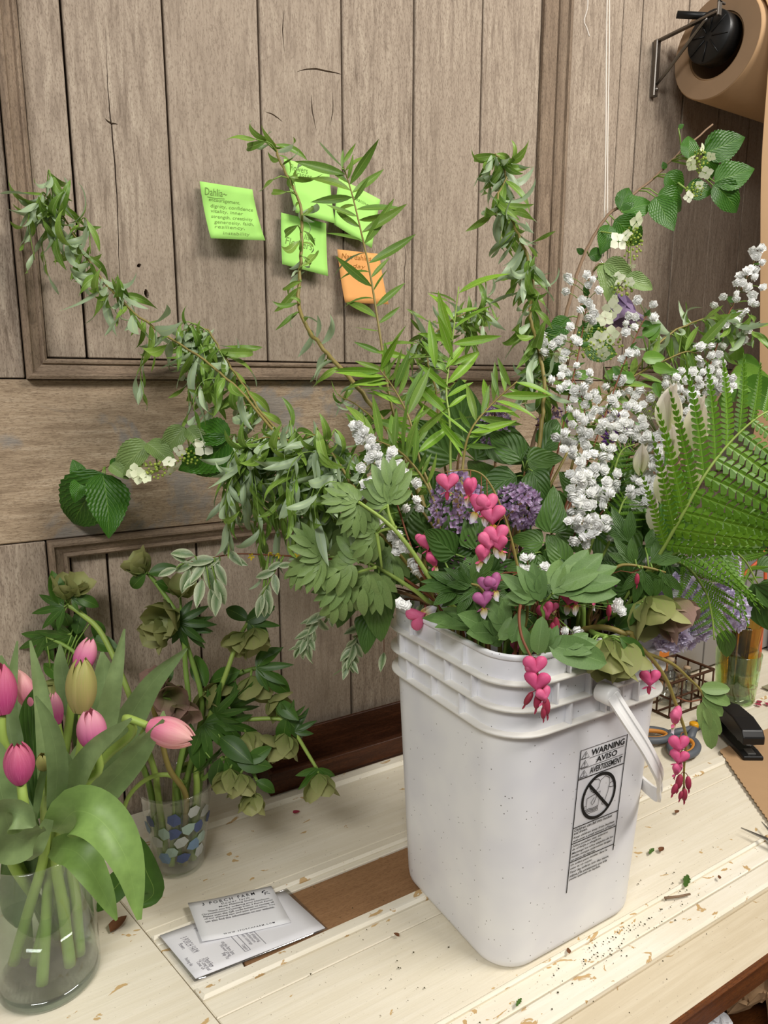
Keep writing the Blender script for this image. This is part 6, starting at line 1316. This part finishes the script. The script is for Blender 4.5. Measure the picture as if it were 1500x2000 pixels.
tulip('open pink tulip with ruffled top in the middle of the vase', 185, 1456, .64, -.08, -1, -.15, 76, 'pink', [([(108, 1640, .64), (150, 1600, .62), (205, 1625, .61), (250, 1700, .605), (273, 1812, .605)], 92, TB_, .4, .25)], [(150, 1540, .66)], 1.15)
tulip('greenish brown tulip bud standing tall above the leaves', 160, 1388, .67, .03, -1, -.05, 106, 'green', [([(120, 1600, .69), (150, 1500, .7), (200, 1420, .71), (222, 1330, .715), (243, 1228, .72)], 50, TL_, .3, .2)], [(150, 1500, .68)], .85)
tulip('pink tulip partly hidden behind the greenish bud', 158, 1310, .75, .25, -1, .2, 66, 'pink', [([(180, 1500, .76), (200, 1400, .76), (210, 1330, .76), (205, 1270, .76)], 62, TL_, .3, 0)], [(130, 1450, .74)])
tulip('deep pink round tulip low at the left of the vase', 41, 1526, .565, -.05, -1, -.12, 80, 'deep', [([(60, 1640, .62), (10, 1570, .62), (-5, 1500, .62), (-12, 1440, .62)], 75, TL_, .35, .2), ([(95, 1600, .61), (70, 1650, .59), (58, 1690, .585), (50, 1722, .585)], 36, TL_, .2, 0)], [(50, 1600, .63)], 1.1)
tulip('small half-open tulip bud between the leaves', 88, 1502, .62, .05, -1, -.4, 38, 'green', [([(68, 1600, .62), (66, 1540, .615), (68, 1500, .61), (67, 1455, .61)], 16, TL_, .2, .4)], [(88, 1560, .64)], 1.25)
tulip('salmon pink tulip bud leaning left among dark leaves', 62, 1378, .7, -.42, -1, .0, 76, 'pale', [([(70, 1600, .68), (50, 1500, .69), (40, 1400, .69), (44, 1345, .69)], 60, ML_LI, .3, 0)], [(90, 1500, .7)], .8)
tulip('narrow pink tulip bud behind the tall straight leaf', 112, 1412, .7, -.12, -1, 0, 62, 'pink', [([(95, 1610, .66), (112, 1500, .66), (122, 1380, .66), (120, 1245, .66)], 40, TL_, .3, .3), ([(104, 1600, .63), (106, 1480, .63), (90, 1390, .63), (60, 1320, .63)], 38, TL_, .3, .2)], [(112, 1500, .69)], .75)
tulip('bright pink tulip cut off at the left picture edge', 3, 1392, .64, -.05, -1, 0, 98, 'deep', [([(30, 1560, .66), (24, 1460, .67), (16, 1380, .68), (34, 1252, .69)], 40, TL_, .3, .3)], [(30, 1520, .66)])
r_ = tulip('pink tulip tucked low behind the salmon bud', 66, 1400, .73, -.1, -1, .1, 55, 'pink', [([(150, 1560, .74), (210, 1480, .745), (255, 1400, .75), (300, 1330, .75), (365, 1266, .75)], 60, TL_, .3, .3), ([(130, 1560, .75), (170, 1460, .76), (125, 1330, .76), (117, 1258, .76)], 44, TL_, .3, -.2)], [(80, 1500, .73)])
for k, (pts_, wd, mt, fo, sd) in enumerate((([(100, 1655, .63), (150, 1665, .615), (190, 1720, .61), (228, 1797, .608)], 62, TB_, .15, .3), ([(70, 1640, .6), (30, 1620, .585), (8, 1560, .58), (30, 1545, .575), (62, 1570, .575)], 90, TL_, .5, 0), ([(60, 1645, .725), (52, 1700, .73), (56, 1760, .735), (66, 1800, .735)], 64, TL_, .3, 0), ([(112, 1645, .725), (122, 1700, .735), (112, 1760, .74)], 56, TL_, .3, 0), ([(40, 1650, .72), (40, 1720, .73), (44, 1780, .735)], 40, TL_, .3, 0), ([(10, 1650, .6), (20, 1600, .59), (-10, 1560, .585), (-40, 1520, .58)], 80, TL_, .3, 0), ([(200, 1560, .7), (225, 1470, .7), (262, 1405, .7), (262, 1372, .7)], 36, TL_, .35, .2), ([(170, 1570, .72), (180, 1480, .72), (215, 1400, .73), (232, 1330, .73)], 40, TL_, .3, 0), ([(90, 1560, .72), (90, 1450, .73), (85, 1380, .73), (80, 1310, .73)], 42, TL_, .3, 0), ([(20, 1500, .7), (18, 1400, .71), (8, 1330, .72), (2, 1280, .72)], 44, TL_, .3, 0), ([(130, 1600, .66), (160, 1540, .66), (180, 1500, .66), (178, 1450, .66)], 40, TL_, .3, 0))):
    ribbon('leaf', r_, pts_, wd, mt, None, fo, 6, None, sd)

# ================================================================ HELLEBORES IN A PRINTED PLASTIC CUP
CC = V((.187, .835, .0005)); CR0, CR1, CH = .031, .0465, .118
MCU = clear('cup_plastic', (.95, .96, .96), .2, .05)
cup = thing('plastic_cup', 'clear plastic cup printed with blue and grey patches holding hellebores', 'cup', CC)
def cr_(z): return CR0 + (CR1-CR0)*z/CH
ob('wall', fixn(mk('wall', *lathe([(0, .004), (CR0-.003, .003), (CR0-.001, 0), (CR0, .002)] + [(cr_(z), z) for z in (.03, .06, .09, CH-.003)] + [(CR1+.0015, CH-.002), (CR1+.002, CH), (CR1+.0006, CH+.0012), (CR1-.001, CH-.001), (cr_(.06)-.0008, .06), (CR0-.0012, .005)], 48)[:2], MCU)), cup, Matrix.Translation(CC))
ob('water', fixn(mk('water', *lathe([(0, .006), (CR0-.0016, .006), (cr_(.07)-.0016, .07), (0, .0695)], 40)[:2], MWT)), cup, Matrix.Translation(CC))
PT = [plain(n, c, .5, .3) for n, c in (('navy_print', '4a5578'), ('sage_print', '94a79a'), ('grey_print_patch', 'a9aca6'), ('slate_print', '6f87a0'))]
ca = math.atan2(-CC.y, -CC.x)
for k, (da, z, m) in enumerate(((-.9, .085, 0), (-.1, .09, 0), (.45, .095, 2), (.9, .085, 2), (.3, .072, 1), (.65, .068, 0), (-.45, .07, 1), (-.75, .055, 2), (.05, .055, 2), (.5, .045, 3), (-.25, .042, 1), (.1, .03, 0), (-.55, .032, 3), (.8, .05, 1), (1.2, .07, 0), (-1.2, .07, 3), (.75, .03, 2), (-.15, .07, 0))):
    vs = []; n = 6; o0 = R.random()
    for i in range(n):
        a = 2*PI*(i+o0*.5)/n; rr2 = R.uniform(.007, .0105); zz = z + rr2*math.sin(a); aa = ca + da + rr2*math.cos(a)/cr_(z); rad = cr_(zz) + .0006
        vs.append(V((rad*math.cos(aa), rad*math.sin(aa), zz)))
    cen = V((cr_(z)*math.cos(ca+da)*1.0, cr_(z)*math.sin(ca+da), z))*1.0 + V((math.cos(ca+da), math.sin(ca+da), 0))*.0009
    ob('printed_patch', mk('printed_patch', [cen]+vs, [(0, 1+i, 1+(i+1) % n) for i in range(n)], PT[m], smooth=False), cup, Matrix.Translation(CC))
G_HE = 'hellebores in the plastic cup'
def hstem(label, pts, blooms, leaves, r=(.0042, .0026), mat=M_ST_GR, side=()):
    q = D(*pts[0]); d = V((q.x-CC.x, q.y-CC.y, 0)); d = d.normalized()*min(.036, d.length)
    def gen(k):
        a = math.atan2(d.y, d.x) + (R.uniform(-.08, .08)*k if k < 30 else R.uniform(0, 6)); rb = R.uniform(.006, .024); b = CC + V((rb*math.cos(a), rb*math.sin(a), .0125))
        j = min(.024, .001*k); nk = d*.9 + V((R.uniform(-j, j), R.uniform(-j, j), 0))
        if nk.length > .037: nk = nk.normalized()*.037
        nk = CC + nk + UP*CH; dt = 0 if k < 8 else R.uniform(-.02, .02)
        return cr([b, b.lerp(nk, .5), nk] + [CAM + (D(*p)-CAM)*(1+dt) for p in pts], 6)
    path = free_path(gen, r[0], r[1], 40); b = path[0]
    root = thing('hellebore', label, 'flower', b, G_HE)
    ob('stem', mk('stem', *tube([p-b for p in path], r, 8)[:2], mat), root, Tr(*b)); PATHS[root.name] = path[15:]
    for s in side: ob('side_stem', mk('side_stem', *tube(cr([D(*p) for p in s], 6), (r[1], r[1]*.7), 6)[:2], mat), root)
    for x, y, t, s, dx, dy, dz, kd in blooms: hellebore_bloom(root, x, y, t, s, px_dir(dx, dy, dz), kd)
    for x, y, t, dx, dy, L in leaves: pleaf(root, HEB + HEL[:1], x, y, t, dx, dy, L, R.uniform(-.2, .2), (R.uniform(-.4, .4), R.uniform(0, .5)))
    return root
hstem('tall hellebore leaning left with one closed bloom near the lower moulding', [(300, 1500, .87), (250, 1350, .88), (200, 1240, .89), (160, 1200, .89), (130, 1180, .89)], [(128, 1172, .885, .036, .25, -1, -.2, 'g'), (140, 1160, .885, .034, .5, -.7, -.2, 'g')], [(125, 1185, .88, -.9, .15, 70), (115, 1180, .88, -.1, -1, 70), (150, 1165, .88, 1, .4, 50), (140, 1170, .88, .9, -.1, 40), (125, 1195, .88, .2, 1, 45)], (.0045, .003), M_ST_YG)
hstem('tall hellebore with open bloom beside the variegated twig', [(345, 1520, .87), (368, 1400, .88), (362, 1300, .89), (355, 1220, .89), (320, 1160, .9), (290, 1120, .9)], [(285, 1118, .895, .037, -.6, -.8, -.3, 'g'), (275, 1125, .895, .03, -.2, -1, -.2, 'g')], [(285, 1120, .89, -.7, .6, 55), (290, 1120, .89, .9, -.2, 60), (305, 1135, .89, .8, .3, 50)], (.0045, .0028), M_ST_GR)
hstem('hellebore with large facing bloom above the middle of the stems', [(365, 1520, .89), (395, 1380, .9), (365, 1260, .9), (355, 1220, .9)], [(340, 1190, .895, .046, -.3, .35, -.9, 'g'), (325, 1215, .895, .04, -.5, .6, -.6, 'g'), (352, 1165, .9, .034, .1, -.8, -.5, 'g')], [(350, 1215, .89, 1, .05, 75), (350, 1215, .89, -.9, -.2, 80), (355, 1220, .89, .6, .8, 70), (345, 1215, .89, -.8, .6, 75), (360, 1225, .9, .9, -.4, 60)], (.0045, .003), M_ST_GR)
hstem('hellebore with nodding blooms below the variegated leaf tips', [(385, 1500, .89), (410, 1400, .9), (440, 1320, .9), (465, 1250, .91), (485, 1215, .91)], [(495, 1225, .9, .042, .2, 1, -.4, 'g'), (475, 1235, .9, .036, -.5, 1, -.4, 'g')], [(485, 1215, .9, .95, .1, 65), (485, 1212, .9, -.6, -.5, 60), (480, 1215, .9, .7, -.4, 65), (490, 1220, .9, .9, .5, 45)], (.005, .0026), M_ST_YG)
hstem('hellebore arching right with blooms against the lower boards', [(380, 1500, .89), (405, 1400, .91), (450, 1330, .92), (500, 1305, .925), (530, 1310, .925)], [(490, 1320, .92, .045, .1, 1, -.4, 'g'), (450, 1330, .92, .04, -.3, .9, -.4, 'g'), (530, 1360, .92, .036, .6, .6, -.4, 'g')], [(500, 1305, .91, 1, -.15, 75), (505, 1300, .91, .6, -.7, 60), (470, 1310, .91, -.9, .3, 75), (520, 1312, .91, .7, .7, 70), (460, 1330, .91, -.4, 1, 70)], (.0055, .0026), M_ST_GR)
hstem('hellebore reaching right over the wooden tray with drooping blooms', [(390, 1480, .9), (415, 1405, .91), (480, 1405, .91), (550, 1405, .91), (575, 1430, .905), (600, 1470, .9), (618, 1500, .895)], [(560, 1430, .905, .042, -.2, 1, -.3, 'g'), (540, 1440, .905, .036, -.6, .8, -.3, 'g'), (622, 1510, .89, .04, .2, 1, -.3, 'g')], [(620, 1500, .89, -.1, 1, 65), (560, 1405, .9, .7, .6, 60), (565, 1405, .9, .2, -1, 50), (575, 1430, .9, .5, -.9, 55), (560, 1400, .9, -.2, 1, 70), (618, 1500, .89, -.6, .8, 55), (540, 1370, .9, .6, .5, 60)], (.004, .0022), M_ST_YG)
hstem('dusky pink hellebore in front of the leafy stems', [(330, 1500, .85), (310, 1420, .85), (300, 1380, .85), (315, 1362, .85)], [(330, 1350, .845, .042, .4, .2, -.9, 'd'), (345, 1375, .845, .036, .6, .6, -.5, 'd'), (318, 1345, .85, .034, -.2, -.6, -.7, 'd')], [(310, 1365, .85, -.9, .3, 60), (340, 1390, .85, .8, .6, 60), (320, 1340, .86, .3, -1, 50)], (.004, .0026), M_ST_OL)
hstem('hellebore stem with dark green leaves crowding over the cup', [(350, 1500, .88), (380, 1440, .89), (420, 1400, .9), (440, 1380, .9)], [(405, 1350, .91, .036, .1, .7, -.6, 'g'), (480, 1430, .9, .036, .4, .9, -.3, 'g')], [(410, 1400, .89, 1, .1, 85), (420, 1395, .89, .7, -.7, 75), (400, 1410, .89, .9, .6, 90), (390, 1420, .89, .4, 1, 85), (430, 1440, .88, .8, .7, 85), (380, 1440, .88, -.8, -.3, 70), (400, 1350, .9, -.4, -1, 75), (450, 1380, .9, .9, -.2, 75), (440, 1410, .89, .2, 1, 80), (370, 1390, .9, -.9, -.1, 70), (410, 1480, .87, .7, .8, 75)], (.005, .003))
hstem('low hellebore with blooms hanging beside the cup', [(400, 1520, .87), (440, 1480, .875), (480, 1490, .875), (505, 1530, .87)], [(470, 1510, .87, .038, .1, 1, -.3, 'g'), (490, 1545, .868, .034, 0, 1, -.2, 'g'), (450, 1500, .87, .034, -.2, 1, -.2, 'g')], [(440, 1480, .87, .5, 1, 80), (460, 1485, .87, 1, .2, 75), (430, 1480, .87, -.2, 1, 70), (500, 1525, .87, .9, .3, 50), (480, 1490, .87, .8, -.5, 60)], (.0036, .002))
hstem('pair of thick hellebore stems leaning left behind the tulip leaves', [(270, 1480, .87), (235, 1440, .88), (180, 1380, .9), (130, 1330, .91), (100, 1320, .91)], [(120, 1330, .905, .034, -.4, .6, -.4, 'g')], [(140, 1240, .9, -.9, .5, 80), (170, 1250, .9, .8, .1, 70), (150, 1240, .9, .2, -1, 60), (120, 1330, .9, -.6, -.6, 60), (180, 1210, .9, .5, .8, 60), (150, 1210, .9, -.2, 1, 75), (90, 1240, .9, -.5, 1, 70)], (.0045, .0028), M_ST_GR, side=([(150, 1350, .905), (150, 1280, .9), (90, 1240, .9), (140, 1238, .9)],))
# arching bare stem that hooks out of the cup and down beside it, ending in a leaf
r_ = thing('bent_stem', 'bent pale green stem hooking out of the cup with wilted leaf on the table', 'stem', CC + V((.012, -.012, .012)))
def gen(k):
    k1, k2 = (R.uniform(-.008, .008), R.uniform(-.008, .008)) if k else (0, 0); rr_h = V((_r.x, _r.y, 0)); cm = V((-_f.x, -_f.y, 0)).normalized()
    q = lambda x, y, z: CC + rr_h*x + cm*y + UP*z
    return cr([q(.014+k1, .004+k2, .013), q(.018+k1, .012+k2, .075), q(.016+k1*.5, .018+k2, .122), q(.002, .026+k2, .143), q(-.022, .036, .143), q(-.045, .042, .122), q(-.056, .044, .085), q(-.058, .046, .05), q(-.055, .048, .02)], 6)
pth = free_path(gen, .0036, .0022, 60)
ob('stem', mk('stem', *tube(pth, (.0036, .0022), 8)[:2], M_ST_YG), r_)
ribbon('leaf', r_, [(262, 1640, .79), (285, 1700, .785), (300, 1745, .785), (262, 1775, .78)], 46, ML_HE, None, .3); ribbon('leaf', r_, [(255, 1700, .78), (220, 1740, .77), (190, 1780, .765)], 50, ML_HE, None, .2)

# ================================================================ SMALL DEBRIS ON THE TABLE
def bit(name, label, x, y, dx, L, meshes, cat):
    p = onZ(x, y, .0036); m = R.choice(meshes); o = ob(name, m, None, frame(p, (math.cos(dx), math.sin(dx), .02), UP, L), label=label, category=cat); return o
SML = [leaf('leaf_scrap', ML_LI, 1, .15, lance, 8, .5, .1, .3, .2, .25)]; PKS = [leaf('petal_scrap', MF_BHD, 1, .35, ovate, 5, .2, .2)]; BRS = [leaf('brown_scrap', plain('dry_brown', '6b4326', .8), 1, .3, ovate, 5, .5, -.1)]
for a in (('leaf_scrap', 'torn green leaf scrap on the boards right of the bucket', 1268, 1668, .3, .017, SML, 'leaf'), ('leaf_scrap', 'narrow green leaf scrap near the brown twig', 1338, 1733, .5, .028, SML, 'leaf'), ('leaf_scrap', 'small green leaf scrap near the table front edge', 1008, 1966, .4, .013, SML, 'leaf'), ('brown_scrap', 'brown bud scrap beside the torn leaf', 1288, 1663, .2, .012, BRS, 'scrap'), ('brown_scrap', 'brown petal scrap at the foot of the bucket', 1112, 1863, 1.0, .008, BRS, 'scrap'), ('brown_scrap', 'tiny brown scrap beyond the leaf on the boards', 1406, 1717, .8, .007, BRS, 'scrap'), ('petal_scrap', 'small dark red petal lying near the back moulding', 572, 1588, .1, .012, PKS, 'petal'), ('brown_scrap', 'brown scrap on the panel left of the bucket', 780, 1829, 2, .008, BRS, 'scrap'), ('brown_scrap', 'dark brown chip on the end board by the vase', 215, 1821, .6, .026, BRS, 'scrap'), ('brown_scrap', 'brown bud fallen below the trailing hearts', 1319, 1588, .1, .01, BRS, 'scrap')): bit(*a)
ob('twig', mk('twig', *tube([onZ(1298, 1754, .003), onZ(1325, 1751, .0035), onZ(1348, 1746, .003)], (.0016, .0012), 6)[:2], M_ST_GB), label='short brown twig lying on the cream boards', category='twig')
vs, fs = [], []
for k in range(170):
    x, y = ((R.gauss(1225, 60), 0) if k < 110 else (R.uniform(560, 1450), 0)); yy = (1815 - (x-1225)*.6 + R.gauss(0, 22)) if k < 110 else R.uniform(1700, 1990)
    p = onZ(x, yy, .0012)
    if p.y < .37 or (abs(p.x-BC.x) < .125 and abs(p.y-BC.y) < .118): continue
    s = R.uniform(.0005, .0016); a = R.uniform(0, 6); n0 = len(vs)
    vs += [p + V((s*math.cos(a), s*math.sin(a), 0)), p + V((s*math.cos(a+2), s*math.sin(a+2), 0)), p + V((s*math.cos(a+4), s*math.sin(a+4), 0)), p + V((0, 0, .0012))]
    fs += [(n0, n0+1, n0+3), (n0+1, n0+2, n0+3), (n0+2, n0, n0+3), (n0, n0+2, n0+1)]
ob('plant_crumbs', mk('plant_crumbs', vs, fs, plain('crumb_dark', '4a4632', .9, .1), smooth=False), label='dark plant crumbs strewn over the cream boards by the bucket', category='crumbs', kind='stuff')
for k in range(4):
    ob('fallen_petal', PKS[0], None, frame(onZ(1480+8*k, 1372+6*(k % 2), .003), (math.cos(k*2), math.sin(k*2), .1), UP, .014), label='small pink petal scrap lying beside the paper pad', category='petal', group='petal scraps by the paper pad')
# ================================================================ SETTLE THE FOLIAGE
# leaves and florets that pass through a neighbouring thing are turned about their base (or florets shifted a few mm) until they lie clear
def settle(passes=2):
    from mathutils.bvhtree import BVHTree
    MOVE = {'leaf', 'willow_leaf', 'pinna', 'sepal', 'spathe', 'catkin'}; SHIFT = {'floret', 'bud', 'heart'}
    cache = {}; kids = {}
    def top(o):
        while o.parent: o = o.parent
        return o.name
    plants = {o.name for o in bpy.data.objects if o.parent is None and o.get('category') in ('branch', 'spray', 'lilac', 'flower', 'foliage', 'fern', 'bud', 'stem', 'tulip', 'bucket', 'cup', 'vase', 'string')} | {'wall_back', 'wooden_tray'}
    items = []
    for o in bpy.data.objects:
        if o.type != 'MESH': continue
        t = top(o); k = o.name.split('.')[0]
        if t not in plants or k in ('backing_board', 'water', 'warning_label', 'printed_patch', 'inner_petals'): continue
        items.append((o, k, t))
    def geo(o):
        d = cache.get(o.data.name)
        if d is None: d = cache[o.data.name] = ([v.co.copy() for v in o.data.vertices], [tuple(p.vertices) for p in o.data.polygons])
        return d
    def build(o, M):
        vs, fs = geo(o); w = [M @ v for v in vs]
        lo = [min(v[i] for v in w) for i in range(3)]; hi = [max(v[i] for v in w) for i in range(3)]
        return BVHTree.FromPolygons(w, fs), lo, hi
    C = .03; grid = {}; st = {}
    def cells(lo, hi):
        r = [range(int(math.floor(lo[i]/C)), int(math.floor(hi[i]/C))+1) for i in range(3)]
        return [(a, b, c) for a in r[0] for b in r[1] for c in r[2]]
    rigid = {'square_bucket', 'plastic_cup', 'glass_vase', 'wall_back', 'wooden_tray'}
    for o, k, t in items:
        M = WM[o.name]; tr, lo, hi = build(o, M); st[o.name] = [tr, lo, hi, t, k]
        if t == 'wall_back' and lo[1] > WY+.02: continue
        for c in cells(lo, hi): grid.setdefault(c, []).append(o.name)
    def cost(name, tr, lo, hi, t, lim=1e9):
        s = 0; seen = set()
        for c in cells(lo, hi):
            for n in grid.get(c, ()):
                if n in seen: continue
                seen.add(n); b = st[n]
                if b[3] == t or any(lo[i] > b[2][i] or b[1][i] > hi[i] for i in range(3)): continue
                if tr.overlap(b[0]):
                    s += 12 if b[3] in rigid else 1
                    if s >= lim: return s
        return s
    TR = [(ax, a) for a in (.14, .28, .45, .65) for ax in (0, 1, 2, 3) for a in (a, -a)]
    left = 0
    for ps in range(passes):
        left = 0
        for o, k, t in items:
            if (k not in MOVE and k not in SHIFT) or t in rigid or t == 'fallen_heart': continue
            tr, lo, hi, _, _ = st[o.name]; best = cost(o.name, tr, lo, hi, t)
            if not best: continue
            M0 = WM[o.name]; sz = M0.to_scale().x; pos = M0.translation.copy(); bM = None; bt = None
            if k in MOVE:
                ax = [(M0.col[i].to_3d()).normalized() for i in range(3)]; ax.append((ax[1]+ax[2]).normalized())
                cand = [Matrix.Translation(pos) @ Matrix.Rotation(a, 4, ax[i]) @ Matrix.Translation(-pos) @ M0 for i, a in ((1, .15), (1, -.15), (2, .15), (2, -.15), (0, .4), (0, -.4), (1, .32), (1, -.32), (2, .32), (2, -.32), (3, .45), (3, -.45), (1, .55), (1, -.55), (0, .9), (0, -.9))]
                if best >= 12: cand += [Matrix.Translation(pos) @ Matrix.Rotation(a, 4, ax[i]) @ Matrix.Translation(-pos) @ M0 for i in (1, 2, 3) for a in (.8, -.8, 1.1, -1.1, 1.5, -1.5)]
            else: cand = []
            d = [-_f, UP, (pos - V((BC.x, BC.y, pos.z))).normalized(), _r, -_r, _f]
            mm = (.003, .006, .01) if k in SHIFT else (.004, .008)
            if best >= 12: mm = mm + (.016, .024)
            cand += [Matrix.Translation(v*m) @ M0 for m in mm for v in d]
            for M in cand:
                x = build(o, M); c = cost(o.name, *x, t, best)
                if c < best:
                    best, bM, bt = c, M, x
                    if not c: break
            if bM is not None:
                for c in cells(lo, hi): grid[c].remove(o.name)
                st[o.name][:3] = bt; WM[o.name] = bM; o.matrix_basis = WM[o.parent.name].inverted() @ bM
                for c in cells(bt[1], bt[2]): grid.setdefault(c, []).append(o.name)
            left += best > 0
    return left
settle()
